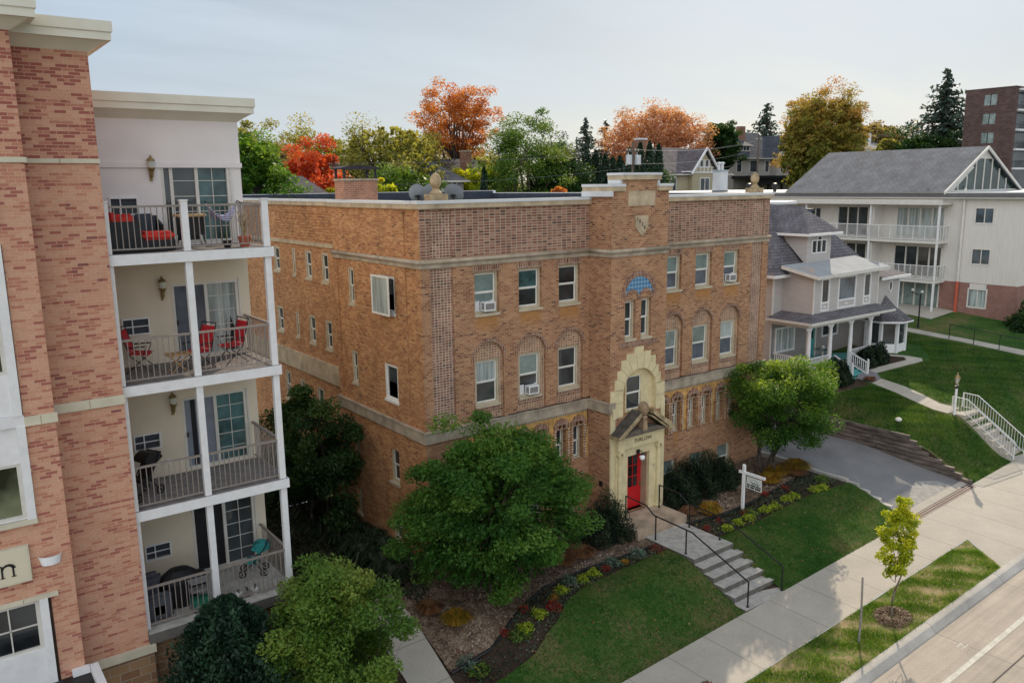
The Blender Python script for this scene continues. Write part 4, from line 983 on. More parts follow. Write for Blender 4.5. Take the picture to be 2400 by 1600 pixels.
for i in range(k):
    f = lambda i_, w_: (-7.36+.74*i_/k, -2.9+w_*.35*math.sin(PI*i_/k), z+1.08-(.32+.10*abs(w_))*math.sin(PI*i_/k)-(.05 if w_ else 0))
    for w0, w1 in ((-1,0),(0,1)): m.quad(f(i,w0),f(i+1,w0),f(i+1,w1),f(i,w1))
    m.quad(f(i,-1),f(i+1,-1),tuple(Vector(f(i+1,-1))+Vector((0,0,.1*math.sin(PI*(i+1)/k)))),tuple(Vector(f(i,-1))+Vector((0,0,.1*math.sin(PI*i/k)))))
m.build('sling', hm, t); m = MB(); m.tube([(-6.97,-2.75,z+.75),(-6.97,-2.7,z+.05)], .02, 6); m.tube([(-7.36,-2.9,z+1.08),(-7.36,-3.3,z+1.02)],.012,5); m.tube([(-6.62,-2.9,z+1.08),(-6.62,-3.3,z+1.02)],.012,5); m.tube([(-7.3,-2.5,z+.02),(-6.97,-2.7,z+.05),(-6.7,-2.5,z+.02)],.018,6); m.build('stand', M['black'], t)
M['straw'] = plain('dry_grass', (.36,.28,.16), .9, .3, 9); M['terracotta'] = plain('terracotta', (.40,.11,.06), .8, .15, 8); M['potplant'] = plain('pot_foliage', (.05,.10,.03), .8, .4, 12)
def pot(x, y, z, r, h, mat, label, plant, ph, group=None, n=14, spread=1.0):
    t = thing('flower_pot', label, 'flower pot', (x, y, z), group)
    m = MB(); m.lathe([(r*.7,0),(r*.95,h*.8),(r*1.05,h*.8),(r*1.05,h),(r*.9,h),(r*.85,h*.9),(.01,h*.9)], (x,y,z), 16); m.build('pot', mat, t)
    m = MB(); rr = random.Random(int(x*1000) % 997)
    for i in range(n):
        a = rr.uniform(0, 2*PI); q = rr.uniform(.3, 1)*ph; l = rr.uniform(.1, .6)*q*spread; w = .012+.012*(1-spread)
        p0 = Vector((x, y, z+h*.9)); p1 = p0+Vector((math.cos(a)*l*.4, math.sin(a)*l*.4, q*.7)); p2 = p0+Vector((math.cos(a)*l, math.sin(a)*l, q))
        sd = Vector((-math.sin(a), math.cos(a), 0))*w
        m.quad(p0-sd, p0+sd, p1+sd, p1-sd); m.quad(p1-sd, p1+sd, p2+sd*.3, p2-sd*.3)
    m.build('plant', M[plant], t); return t
pot(-6.55,-3.05,z,.15,.25,M['terracotta'],'terracotta pot of tall dry ornamental grass at the corner of the top balcony','straw',.75,n=40)
pot(-6.98,-3.1,z,.1,.17,M['black'],'small black pot left of the terracotta pot','potplant',.3)
# red folding chairs
M['redcloth'] = plain('red_folding_chair_cloth', (.45,.018,.028), .7, .15, 9)
def folding_chair(x, y, z, rz, label):
    t = thing('folding_chair', label, 'folding chair', (0,0,0), 'red folding chairs')
    w = .25
    m = MB(); m.prism([(-.22,.42),(.22,.45),(.22,.475),(-.22,.445)], 'x', -w, w); m.build('seat', M['redcloth'], t)
    m = MB(); m.prism([(.2,.5),(.36,1.0),(.385,1.0),(.225,.5)], 'x', -w, w); m.build('backrest', M['redcloth'], t)
    m = MB()
    for s in (-w-.015, w+.015): m.tube([(s,.18,.42),(s,.38,1.08)], .013, 6); m.tube([(s,.24,.62),(s,-.2,.64)], .018, 6); m.tube([(s,-.18,.63),(s,-.1,.42)], .01, 6)
    m.tube([(-w-.015,.38,1.08),(w+.015,.38,1.08)], .013, 6); m.build('frame', M['black'], t)
    for s in (-w-.015, w+.015):
        MB().tube([(s,-.2,.44),(s,.3,.01)], .013, 6).build('leg', M['black'], t); MB().tube([(s,.2,.44),(s,-.28,.01)], .013, 6).build('leg', M['black'], t)
    t.location = (x, y, z); t.rotation_euler = (0, 0, rz); return t
z = DZ[2]
c0 = folding_chair(-8.85,-2.0,z,R(65),'red folding chair against the wall below the vent, left of the wooden table')
copy_tree(c0, (-7.72,-2.6,z), R(-70), label='red folding chair half hidden behind the middle balcony post')
copy_tree(c0, (-6.85,-2.35,z), R(-80), label='red folding chair on its own in the railing corner of the balcony')
t = thing('folding_table', 'small wooden slatted table among the red folding chairs', 'table', (-8.2,-2.75,z)); wd = plain('oiled_wood', (.36,.22,.10), .55, .3, 5)
m = MB()
for k in range(6): m.box(-8.48,-7.92,-2.95+k*.075,-2.95+k*.075+.062,z+.44,z+.465)
m.build('tabletop', wd, t)
for a, b in (((-8.42,-2.9),(-8.1,-2.9)),((-8.42,-2.56),(-8.1,-2.56))): 
    MB().bar((a[0],a[1],z+.44),(a[0]+.4,a[1],z+.01),.03,.02).build('leg', wd, t); MB().bar((a[0]+.4,a[1]+.03,z+.44),(a[0],a[1]+.03,z+.01),.03,.02).build('leg', wd, t)
# stroller (folded black) on the second balcony, teal one on the lowest
def stroller(x, y, z, rz, mat, label, s=1):
    t = thing('stroller', label, 'stroller', (0,0,0))
    m = MB(); m.tube([(-.22,-.35,.12),(-.22,.1,.55),(-.22,.42,1.0)], .016, 6); m.tube([(.22,-.35,.12),(.22,.1,.55),(.22,.42,1.0)], .016, 6); m.tube([(-.22,.3,.1),(-.22,0,.5)], .016, 6); m.tube([(.22,.3,.1),(.22,0,.5)], .016, 6); m.tube([(-.22,.42,1.0),(.22,.42,1.0)], .02, 6); m.build('frame', M['black'], t)
    m = MB(); m.prism([(-.22,.42),(.1,.38),(.3,.85),(.24,.88),(.06,.48),(-.22,.5)], 'x', -.19, .19); m.build('seat', mat, t)
    m = MB(); n = 8
    for i in range(n):
        a0, a1 = PI*.15+PI*.7*i/n, PI*.15+PI*.7*(i+1)/n; p = lambda a, xx: (xx, .22-.3*math.cos(a), .72+.33*math.sin(a))
        m.quad(p(a0,-.2),p(a1,-.2),p(a1,.2),p(a0,.2)); m.poly([p(a0,-.2),p(a1,-.2),(-.2,.22,.72)]); m.poly([p(a0,.2),p(a1,.2),(.2,.22,.72)])
    m.build('hood', mat, t)
    for xx, yy in ((-.24,-.35),(.24,-.35),(-.24,.3),(.24,.3)):
        m = MB(); k = 14; m.tube([(xx, yy+.1*math.cos(2*PI*i/k), .11+.1*math.sin(2*PI*i/k)) for i in range(k+1)], .022, 6); m.tube([(xx-.02,yy,.11),(xx+.02,yy,.11)], .03, 8); m.build('wheel', M['black'], t)
    t.location = (x, y, z); t.rotation_euler = (0, 0, rz); t.scale = (s,)*3
    return t
stroller(-9.2,-2.45,DZ[1],R(-60),M['black'],'black folded pushchair leaning at the brick end of the second lowest balcony')
stroller(-6.6,-2.1,DZ[0],R(-115),plain('teal_cloth', (.02,.22,.22), .7, .5, 7),'teal and black pushchair by the railing corner of the lowest balcony', .85)
z = DZ[0]
t = thing('armchair', 'armchair under a grey cover on the lowest balcony', 'armchair', (-9.2,-2.7,z)); gc = plain('grey_cover', (.075,.08,.095), .9, .25, 3)
m = MB(); cushion(m,-9.5,-8.95,-3.1,-2.3,z,z+.52); cushion(m,-9.5,-9.0,-2.55,-2.25,z+.3,z+.95); cushion(m,-9.5,-8.92,-3.1,-2.9,z,z+.65); m.build('cover', gc, t)
t = thing('barbecue', 'covered black barbecue beside the grey covered armchair', 'barbecue', (-8.55,-2.4,z)); bc = plain('black_cover', (.008,.008,.01), .6, .3, 3)
m = MB(); m.lathe([(.36,0),(.4,.3),(.42,.62),(.36,.78),(.22,.9),(.05,.94)], (-8.6,-2.5,z), 14, 1.15, .8); m.build('cover', bc, t); m = MB(); m.lathe([(.2,.3),(.22,.62),(.15,.7),(.02,.72)], (-8.15,-2.5,z), 12); m.build('side_table_cover', bc, t)
wp = M['white']; gp = plain('grey_pot', (.25,.24,.23), .8, .15, 9)
for x, mt, lb in ((-7.62,gp,'grey pot, first from the middle post along the lowest balcony edge'),(-7.4,wp,'white pot between two grey pots on the lowest balcony edge'),(-7.18,gp,'grey pot between the two white pots on the lowest balcony edge'),(-6.98,wp,'white pot nearest the corner post of the lowest balcony edge')):
    pot(x,-3.2,z,.075,.16,mt,lb,'potplant',.14,'pots along the lowest balcony edge')
t = thing('plant_stand', 'two tier metal stand with a green crate behind the lowest railing', 'plant stand', (-8.25,-3.1,z))
m = MB()
for x in (-8.5,-8.08):
    for y in (-3.22,-2.95): m.tube([(x,y,z),(x,y,z+.75)], .012, 6)
for zz in (.1,.5,.72): m.box(-8.52,-8.06,-3.24,-2.93,z+zz,z+zz+.02)
m.build('frame', plain('grey_stand', (.25,.25,.26), .6, .1, 6), t)
m = MB(); m.box(-8.48,-8.1,-3.2,-2.97,z+.12,z+.3); m.build('crate', plain('green_crate', (.02,.16,.10), .5, .2, 5), t)
# ---------------------------------------------------------------- grey clapboard house on the raised lot
M['slateglass'] = glassy('slate_reflecting_glass', (.07,.095,.115), .06, .7, .7)
M['siding'] = rows('grey_clapboard', (.50,.475,.455), .145, .62, 'z', .7, .06, .12)
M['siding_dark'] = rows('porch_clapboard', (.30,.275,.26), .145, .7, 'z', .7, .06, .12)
M['shingle'] = shingle('grey_asphalt_shingle', (.115,.11,.125), (.17,.16,.175))
M['shingle2'] = shingle('weathered_blue_grey_shingle', (.125,.135,.155), (.16,.17,.19), .4, .2)
M['teal'] = rows('teal_porch_paint', (.10,.36,.36), .16, .7, 'y', .6, .1, .1)
M['tealdoor'] = plain('teal_door_paint', (.04,.30,.31), .5, .1, 4)
H = thing('house', 'grey clapboard house with front porch, dormer and shingled turret on the raised lawn', 'house', (29.5, 6, 3.4))
gz = 2.9
m = MB()
m.wall(PY(4.85), 25.1, 33.4, gz, 8.75, [(25.45,27.25,4.35,5.75),(28.45,29.3,3.68,5.75),(29.95,31.6,4.75,5.8)], .06)
m.wall(PX(25.1), 4.85, 14, gz, 8.75, []); m.wall(PXr(33.4), 4.85, 14, gz, 8.75, []); m.wall(PYb(14), 25.1, 33.4, gz, 8.75, [])
m.build('wall', M['siding'], H)
m = MB(); uw = [(26.72,27.48,6.8,8.58),(28.35,30.1,6.8,8.58),(30.92,31.65,6.8,8.58)]
m.wall(PY(2.9), 26, 32.4, 6.3, 8.78, uw, .06); m.wall(PX(26), 2.9, 4.85, 6.3, 9.2, []); m.wall(PXr(32.4), 2.9, 4.85, 6.3, 9.2, []); m.quad((26,2.9,6.3),(32.4,2.9,6.3),(32.4,4.85,6.3),(26,4.85,6.3))
m.build('wall', M['siding'], H)
m = MB()
for x in (25.95, 32.35): m.box(x, x+.1, 2.85, 2.9, 6.4, 8.75)
m.box(25.05,25.2,4.8,4.85,gz,8.75); m.build('corner_trim', M['offwhite'], H)
def trimwin(T, P, u0, u1, z0, z1, split=None, pane='glass', mull=0, name='window'):
    f = MB(); t = .08
    pbox(f,P,u0-.02,u0+t,-.03,.05,z0-.02,z1+.02); pbox(f,P,u1-t,u1+.02,-.03,.05,z0-.02,z1+.02); pbox(f,P,u0+t,u1-t,-.03,.05,z1-t,z1+.02); pbox(f,P,u0+t,u1-t,-.03,.05,z0-.02,z0+t)
    if split: pbox(f,P,u0+t,u1-t,-.028,.05,split-.05,split+.05)
    for k in range(mull): x = u0+(u1-u0)*(k+1)/(mull+1); pbox(f,P,x-.03,x+.03,-.02,.05,(split or z0)+t,z1-t)
    w = f.build(name, M['white'], T); a = split or z0
    g = MB(); g.quad(P(u0+t,.03,a),P(u1-t,.03,a),P(u1-t,.03,z1-t),P(u0+t,.03,z1-t)); g.build('pane', M[pane], w)
    if split:
        g = MB(); pbox(g,P,u0+t,u1-t,.0,.04,z0+t,split-.05); g.build('panel', M['siding'], w)
        g = MB(); c = (u0+u1)/2; zc = (z0+split)/2; g.prism([(c-.2,zc),(c,zc+.06),(c+.2,zc),(c,zc-.06)] if P(0,0,0)[0] == 0 else [(c,zc)]*3, 'y', P(0,0,0)[1]-.015, P(0,0,0)[1]+.01); g.build('ornament', M['white'], w)
    return w
for h in uw: trimwin(H, PY(2.9), h[0], h[1], h[2], h[3], 7.25, 'slateglass' if h[1]-h[0] > 1 else 'glass')
# low metal roof of the upper bay
m = MB(); m.quad((25.75,2.5,8.8),(32.95,2.5,8.9),(32.5,4.5,9.42),(25.3,4.5,9.3)); 
m.build('bay_roof', plain('grey_roll_roofing', (.34,.36,.375), .85, .1, 1.2, spec=.1), H)
m = MB(); m.quad((25.75,2.5,8.62),(32.95,2.5,8.72),(32.95,2.5,8.9),(25.75,2.5,8.8)); m.quad((25.75,2.5,8.62),(25.3,4.5,9.12),(25.3,4.5,9.3),(25.75,2.5,8.8)); m.quad((32.95,2.5,8.72),(32.5,4.5,9.22),(32.5,4.5,9.42),(32.95,2.5,8.9)); m.quad((25.75,2.5,8.62),(32.95,2.5,8.72),(32.6,2.95,8.8),(26,2.95,8.7))
m.build('fascia', M['offwhite'], H)
# main hip roof
m = MB(); e = 8.78; a, b, c, d = (24.6,4.4,e), (34.0,4.4,e), (34.0,14.5,e), (24.6,14.5,e); p, q, r, s = (28.0,7.3,12.5), (31.2,7.3,12.3), (31.2,11,12.3), (28,11,12.5)
m.quad(a,b,q,p); m.quad(b,c,r,q); m.quad(c,d,s,r); m.quad(d,a,p,s); m.quad(p,q,r,s); m.quad((24.6,4.4,e-.02),(34,4.4,e-.02),(34,14.5,e-.02),(24.6,14.5,e-.02))
rf = m.build('roof', M['shingle'], H)
m = MB(); m.box(24.56,24.6,4.36,14.5,e-.16,e+.01); m.box(24.6,26,4.36,4.4,e-.16,e+.01); m.build('gutter', M['white'], H); m = MB(); m.box(32.5,34.0,4.36,4.4,e-.16,e+.01); m.box(34,34.04,4.36,14.5,e-.16,e+.01); m.build('gutter', M['white'], H)
m = MB(); m.box(28.3,31,7.6,10.5,12.45,12.62); m.build('roof_deck', M['white'], H); 
m = MB(); m.box(31.25,31.75,6.9,7.2,12.0,12.16); m.build('skylight', M['membrane'], rf)
# dormer
m = MB(); m.wall(PY(4.4), 27.45, 29.75, 9.15, 10.95, [(27.85,29.3,9.8,10.55)], .05)
for x in (27.45, 29.75): m.poly([(x,4.4,9.15),(x,4.4,10.95),(x,6.3,10.95)] )
dm = m.build('dormer', M['siding'], H)
m = MB(); ea, eb, ec, ed, top = (27.0,4.0,10.93), (30.2,4.0,10.93), (30.2,6.9,10.93), (27.0,6.9,10.93), (28.6,5.6,12.35)
m.poly([ea,eb,top]); m.poly([eb,ec,(28.9,7.3,12.35),top]); m.poly([ed,ea,top,(28.3,7.3,12.35)]); m.quad(ea,eb,ec,ed); m.build('dormer_roof', M['shingle'], dm)
m = MB(); m.box(26.97,30.23,3.96,4.0,10.8,10.94); m.box(26.96,27.0,4.0,6.5,10.8,10.94); m.box(30.2,30.24,4.0,6.5,10.8,10.94); m.build('dormer_fascia', M['white'], dm)
f = MB()
for u in (27.85,28.31,28.77,29.23): f.box(u,u+.07,4.36,4.42,9.8,10.55)
f.box(27.85,29.3,4.37,4.43,9.78,9.85); f.box(27.92,29.23,4.37,4.43,10.49,10.56)
k = 10
for i in range(k):
    t0, t1 = PI*i/k, PI*(i+1)/k; f.prism([(28.58+rr*math.cos(t),10.53+rr*1.1*math.sin(t)) for rr, t in ((.2,t0),(.27,t0),(.27,t1),(.2,t1))], 'y', 4.35, 4.41)
w = f.build('arched_window', M['white'], dm); g = MB(); g.quad((27.88,4.41,9.8),(29.27,4.41,9.8),(29.27,4.41,10.52),(27.88,4.41,10.52)); g.poly([(28.58+.2*math.cos(PI*i/10),4.38,10.54+.22*math.sin(PI*i/10)) for i in range(11)]); g.build('pane', M['curtain'] if 0 else M['glass'], w)
# right corner block with the oval window
m = MB(); m.wall(PY(3.4), 33.3, 35.75, gz, 8.15, []); m.wall(PX(33.3), 3.4, 4.85, gz, 8.15, []); m.wall(PXr(35.75), 3.4, 9, gz, 8.15, []); m.build('wall', M['siding'], H)
m = MB(); m.poly([(33.0,3.0,8.2),(36.3,3.0,8.12),(36.3,8,8.12),(33.6,6.0,9.0),(33.0,4.4,8.75)]); m.poly([(33.0,3.0,8.2),(36.3,3.0,8.12),(34.2,5.4,9.1)]); m.build('corner_roof', M['shingle'], H)
m = MB(); m.box(33.0,36.3,2.96,3.0,8.0,8.16); m.box(33.27,33.36,3.36,3.4,gz,8.1); m.box(35.68,35.78,3.36,3.4,gz,8.1); m.build('corner_trim', M['white'], H)
m = MB(); k = 20
for i in range(k):
    t0, t1 = 2*PI*i/k, 2*PI*(i+1)/k; m.prism([(34.75+rr*.75*math.cos(t),7.5+rr*1.25*math.sin(t)) for rr, t in ((.22,t0),(.3,t0),(.3,t1),(.22,t1))], 'y', 3.35, 3.41)
w = m.build('oval_window', M['white'], H); MB().poly([(34.75+.17*math.cos(2*PI*i/k),3.39,7.5+.28*math.sin(2*PI*i/k)) for i in range(k)]).build('pane', M['glass'], w)
# turret
tc = (34.25, 3.35, 0); r8 = 1.22
def o8(i, r, z): a = PI/8+PI/4*i; return (tc[0]+r*math.cos(a), tc[1]+r*math.sin(a), z)
m = MB()
for i in range(8): m.quad(o8(i,r8,gz),o8(i+1,r8,gz),o8(i+1,r8,4.2),o8(i,r8,4.2))
tu = m.build('turret', M['white'], H)
m = MB()
for i in range(8): m.quad(o8(i,r8-.05,4.2),o8(i+1,r8-.05,4.2),o8(i+1,r8-.05,5.45),o8(i,r8-.05,5.45))
m.build('pane', M['glass'], tu); m = MB()
for i in range(8): m.bar(o8(i,r8-.02,gz),o8(i,r8-.02,5.6),.17,.17)
m.build('mullion', M['white'], tu); m = MB()
for i in range(8): m.quad(o8(i,r8+.01,5.42),o8(i+1,r8+.01,5.42),o8(i+1,r8+.01,5.6),o8(i,r8+.01,5.6))
m.build('frieze', M['white'], tu)
m = MB()
for i in range(8): m.poly([o8(i,1.62,5.58),o8(i+1,1.62,5.58),o8(i+1,.55,6.35),o8(i,.55,6.35)]); m.poly([o8(i,.55,6.35),o8(i+1,.55,6.35),(tc[0],tc[1],6.98)])
m.build('turret_roof', M['shingle'], tu); m = MB()
for i in range(8): m.quad(o8(i,1.63,5.5),o8(i+1,1.63,5.5),o8(i+1,1.63,5.6),o8(i,1.63,5.6)); m.quad(o8(i,1.63,5.5),o8(i+1,1.63,5.5),o8(i+1,1.1,5.52),o8(i,1.1,5.52))
m.build('turret_fascia', M['white'], tu)
# porch
pf = 3.68
MB().box(25.0,32.5,2.35,4.85,gz,pf).build('porch_floor', M['teal'], H)
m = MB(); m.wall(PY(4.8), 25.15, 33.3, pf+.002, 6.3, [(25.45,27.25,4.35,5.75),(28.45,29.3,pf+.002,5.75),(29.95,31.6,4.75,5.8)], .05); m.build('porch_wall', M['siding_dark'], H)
trimwin(H, PY(4.78), 25.45, 27.25, 4.35, 5.75, None, 'curtain', 2); trimwin(H, PY(4.78), 29.95, 31.6, 4.75, 5.8, None, 'glass', 1)
d_ = MB().box(28.5,29.25,4.8,4.84,pf,5.72).build('door', M['tealdoor'], H); MB().box(28.62,29.13,4.79,4.8,4.75,5.6).build('pane', M['glass'], d_); m = MB(); m.box(28.38,28.5,4.74,4.82,pf,5.85); m.box(29.25,29.37,4.74,4.82,pf,5.85); m.box(28.5,29.25,4.74,4.82,5.72,5.85); m.build('door_frame', M['offwhite'], d_)
for x in (25.2,27.2,29.2,31.22):
    m = MB(); m.lathe([(.15,0),(.15,.08),(.12,.1),(.115,1.2),(.1,2.25),(.14,2.29),(.14,2.42)], (x,2.5,pf), 14); m.build('porch_column', M['white'], H, smooth=False)
    for s in (-1,1): MB().prism([(x+s*.12,6.1),(x+s*.12,5.87),(x+s*.32,6.1)], 'y', 2.47, 2.53).build('bracket', M['white'], H)
m = MB(); m.box(24.95,32.0,2.4,2.62,6.1,6.42); m.box(24.95,25.15,2.62,4.8,6.1,6.42); m.box(25.16,32.5,2.625,4.8,6.3,6.42); m.build('porch_beam', M['offwhite'], H)
m = MB(); m.quad((24.6,2.0,6.45),(32.9,2.0,6.45),(32.4,2.9,6.72),(26,2.9,6.72)); m.quad((24.6,2.0,6.45),(26,2.9,6.72),(26,4.85,6.72),(24.6,4.85,6.45)); m.quad((32.9,2.0,6.45),(33.3,3.4,6.45),(32.4,3.4,6.72),(32.4,2.9,6.72)); m.build('porch_roof', M['shingle'], H)
m = MB(); m.box(24.57,32.93,1.96,2.0,6.33,6.46); m.box(24.56,24.6,2.0,4.85,6.33,6.46); m.quad((24.6,2.0,6.43),(32.9,2.0,6.43),(32.9,2.5,6.43),(24.6,2.5,6.43)); m.build('porch_fascia', M['offwhite'], H)
def balustrade(p, q, name='porch_railing'):
    p = Vector(p); q = Vector(q); m = MB(); up = Vector((0,0,1))
    m.bar(p+up*.72, q+up*.72, .07, .05); m.bar(p+up*.1, q+up*.1, .06, .05); n = max(2, int((q-p).length/.12))
    for k in range(1, n): c = p+(q-p)*k/n; m.bar(c+up*.1, c+up*.72, .035, .035)
    m.build(name, M['white'], H)
balustrade((25.3,2.5,pf),(27.1,2.5,pf)); balustrade((29.3,2.5,pf),(31.1,2.5,pf)); balustrade((25.2,2.6,pf),(25.2,4.7,pf))
m = MB()
for i in range(4): m.box(27.4,29.05,2.35-.29*(i+1),2.35-.29*i-.001,gz-.1,pf-.12*(i+1)+.0)
m.build('porch_steps', M['teal'], H)
for x in (27.45, 29.0):
    balustrade((x,2.35,pf-.05),(x,1.25,pf-.5), 'stair_railing')
    m = MB(); m.box(x-.05,x+.05,1.18,1.28,pf-.65,pf+.32); m.ball((x,1.23,pf+.38),.06,8); m.build('newel_post', M['white'], H)
t = thing('patio_table', 'round glass topped table under the porch of the grey house', 'table', (28.3,3.6,pf))
m = MB(); m.lathe([(.45,0),(.46,.02),(.01,.02)], (28.3,3.6,pf+.7), 20); m.build('tabletop', M['tealglass'], t); m = MB(); m.lathe([(.25,0),(.06,.1),(.05,.68)], (28.3,3.6,pf), 10); m.ball((28.3,3.6,pf+.85),.1,8); m.build('pedestal', M['offwhite'], t)

# ---------------------------------------------------------------- beige apartment block at the right
M['panel'] = rows('beige_panel_siding', (.66,.63,.575), .2, .9, 'xy', .75, .04, .06)
M['redbrick2'] = brick('dusty_red_brick', [(0,(.26,.12,.10)),(.4,(.31,.155,.125)),(.7,(.28,.13,.10))], (.36,.26,.22), dirt=.15, bmp=.2)
A = thing('apartment_building', 'pale beige apartment block with stacked balconies and a glazed shingled gable', 'building', (50, 8, 4.2))
xa = 46; gA = 3.6
m = MB(); wr = [(2.7,3.8,10.88,11.83),(2.7,3.8,8.1,9.06),(2.7,3.8,5.14,6.3)]
dr3 = [(5.9,9.35,z0,z0+2.2) for z0 in (9.66,6.9,4.3)]+[(11.6,14.1,z0,z0+2.2) for z0 in (9.66,6.9,4.3)]
farw = [(15.6,16.6,10.6,11.7),(18.5,21,9.66,11.86),(18.5,21,6.9,9.1)]
m.wall(PX(xa), .75, 40, 6.75, 12.5, [h for h in wr+dr3+farw if h[2] > 6.8], .08); m.wall(PY(.75), xa, 64, 6.75, 12.5, [], .08); m.build('panel_wall', M['panel'], A)
m = MB(); m.wall(PX(xa), .75, 40, gA, 6.75, [h for h in wr+dr3 if h[2] < 6.8], .08); m.wall(PY(.75), xa, 64, gA, 6.75, []); m.build('brick_wall', M['redbrick2'], A)
for i, h in enumerate(wr):
    f = MB(); P = PX(xa)
    for u0, u1, a, b in ((h[0]-.1,h[0],h[2]-.1,h[3]+.1),(h[1],h[1]+.1,h[2]-.1,h[3]+.1),(h[0],h[1],h[3],h[3]+(.1 if i < 2 else .42)),(h[0],h[1],h[2]-.12,h[2])): pbox(f,P,u0,u1,-.03,.07,a,b)
    um = (h[0]+h[1])/2; pbox(f,P,um-.025,um+.025,.0,.07,h[2],h[3]); w = f.build('window', M['panel'], A)
    g = MB(); g.quad((xa+.05,h[0],h[2]),(xa+.05,h[1],h[2]),(xa+.05,h[1],h[3]),(xa+.05,h[0],h[3])); g.build('pane', M[['slateglass','slateglass','curtain'][i]], w)
for j, h in enumerate(dr3+farw):
    f = MB(); P = PX(xa); n = 4 if h[1]-h[0] > 3 else 3 if h[1]-h[0] > 2 else 2
    for k in range(n+1): u = h[0]+(h[1]-h[0])*k/n; pbox(f,P,u-.05,u+.05,-.02,.06,h[2],h[3])
    pbox(f,P,h[0]-.05,h[1]+.05,-.02,.06,h[3]-.05,h[3]+.06); pbox(f,P,h[0]-.05,h[1]+.05,-.02,.06,h[2]-.05,h[2]+.06)
    w = f.build('patio_door' if n > 2 else 'window', M['offwhite'], A); g = MB(); g.quad((xa+.04,h[0],h[2]),(xa+.04,h[1],h[2]),(xa+.04,h[1],h[3]),(xa+.04,h[0],h[3])); g.build('pane', M[['curtain','glass','blind','glass','glass','curtain','glass','glass','glass'][j]], w)
for z in (9.56, 6.8):
    MB().box(44.5,xa,5.55,22,z-.16,z).build('balcony_slab', M['panel'], A)
    m = MB(); m.box(44.48,44.53,5.55,22,z+1.02,z+1.07); m.box(44.5,xa,5.55,5.6,z+1.02,z+1.07); m.box(44.49,44.52,5.6,22,z+.08,z+.11)
    y = 5.6
    while y < 22: m.box(44.49,44.52,y-.015,y+.015,z,z+1.02); y += .85
    for x in (44.9,45.3,45.7): m.box(x-.015,x+.015,5.56,5.59,z,z+1.02)
    m.build('balcony_railing', M['white'], A)
    m = MB(); m.quad((44.515,5.6,z+.12),(44.515,22,z+.12),(44.515,22,z+1.0),(44.515,5.6,z+1.0)); m.quad((44.53,5.575,z+.12),(xa,5.575,z+.12),(xa,5.575,z+1.0),(44.53,5.575,z+1.0))
    pm, nt, b = newmat('milky_balcony_glass'); b.inputs['Base Color'].default_value = (.55,.55,.53,1); tr = nt.nodes.new('ShaderNodeBsdfTransparent'); mx = nt.nodes.new('ShaderNodeMixShader'); mx.inputs[0].default_value = .4
    gn = noise(nt, geo_pos(nt), 1.5, 2); nt.links.new(mth(nt,'ADD',.2,mth(nt,'MULTIPLY',gn,.4)), mx.inputs[0])
    nt.links.new(tr.outputs[0], mx.inputs[1]); nt.links.new(b.outputs[0], mx.inputs[2]); nt.links.new(mx.outputs[0], nt.nodes['Material Output'].inputs[0]); m.build('glass_panel', pm, A)
for y in (5.6, 10.6, 16): MB().box(44.52,44.64,y-.06,y+.06,4.1,12.1).build('post', M['white'], A)
for z in (9.56, 6.8, 4.2): MB().box(44.75,xa,10.45,10.6,z,z+2.5).build('partition', M['panel'], A)
m = MB(); m.box(44.3,xa,5.4,30,12.08,12.2); m.box(44.28,44.4,5.35,30,12.08,12.42); m.build('balcony_roof', M['offwhite'], A)
m = MB(); m.box(xa-.45,64,.3,40,12.5,12.58); m.build('soffit', M['offwhite'], A)
m = MB(); m.box(xa-.5,xa-.4,.25,40,12.6,12.86); m.box(xa-.4,64,.25,.35,12.6,12.86); m.build('fascia', plain('dark_grey_fascia', (.13,.13,.13), .6, .1, 2), A)
m = MB(); m.box(xa-.52,64,.22,40,12.865,12.93); m.build('flat_roof', M['white_metal'], A)
m = MB(); m.tube([(xa-.12,4.6,13.2),(xa-.12,4.6,6.8)], .09, 8); m.build('downpipe', M['offwhite'], A)
m = MB(); m.tube([(xa-.12,4.6,6.8),(xa-.12,4.6,4.7),(xa-.12,4.65,4.0)], .1, 8); m.lathe([(.16,0),(.16,.12)], (xa-.12,4.62,4.55), 10); m.build('downpipe_foot', plain('orange_red_pipe', (.50,.10,.05), .6, .15, 5), A)
gl, gr, gy0, gy1, gz0 = 45.6, 57.3, 6.0, 18.6, 12.94; rx, rz_ = 51.3, 16.15
m = MB(); m.quad((gl-.3,gy0-.3,gz0-.02),(rx,gy0-.3,rz_),(rx,gy1,rz_),(gl-.3,gy1,gz0-.02)); m.quad((gr+.3,gy0-.3,gz0-.02),(rx,gy0-.3,rz_),(rx,gy1,rz_),(gr+.3,gy1,gz0-.02)); rf = m.build('gable_roof', M['shingle2'], A)
m = MB(); P = PY(gy0)
k = (rz_-gz0)/(rx-gl)
m.prism([(gl-.3,gz0-.16),(rx,rz_-.2),(gr+.3,gz0-.16),(gr+.3,gz0+.02),(rx,rz_+.02),(gl-.3,gz0+.02)], 'y', gy0-.34, gy0-.24)
m.prism([(gl,gz0),(gl+1.3,gz0),(gl+1.3+3.0,gz0+3.0*k),(gl+3.6,gz0+3.6*k)], 'y', gy0-.03, gy0+.02); m.prism([(rx-1.4,rz_-1.4*k-.1),(rx+1.4,rz_-1.4*k-.1),(rx,rz_-.05)], 'y', gy0-.04, gy0+.02)
n = 7
for i in range(1, n+1):
    x = gl+.8+(gr-gl-1.6)*i/(n+1); h = gz0+k*(min(x-gl, gr-x))-.25; m.box(x-.06,x+.06,gy0-.05,gy0+.02,gz0+.08,h)
m.box(gl,gr,gy0-.05,gy0+.03,gz0,gz0+.1); m.build('gable_frame', M['offwhite'], A)
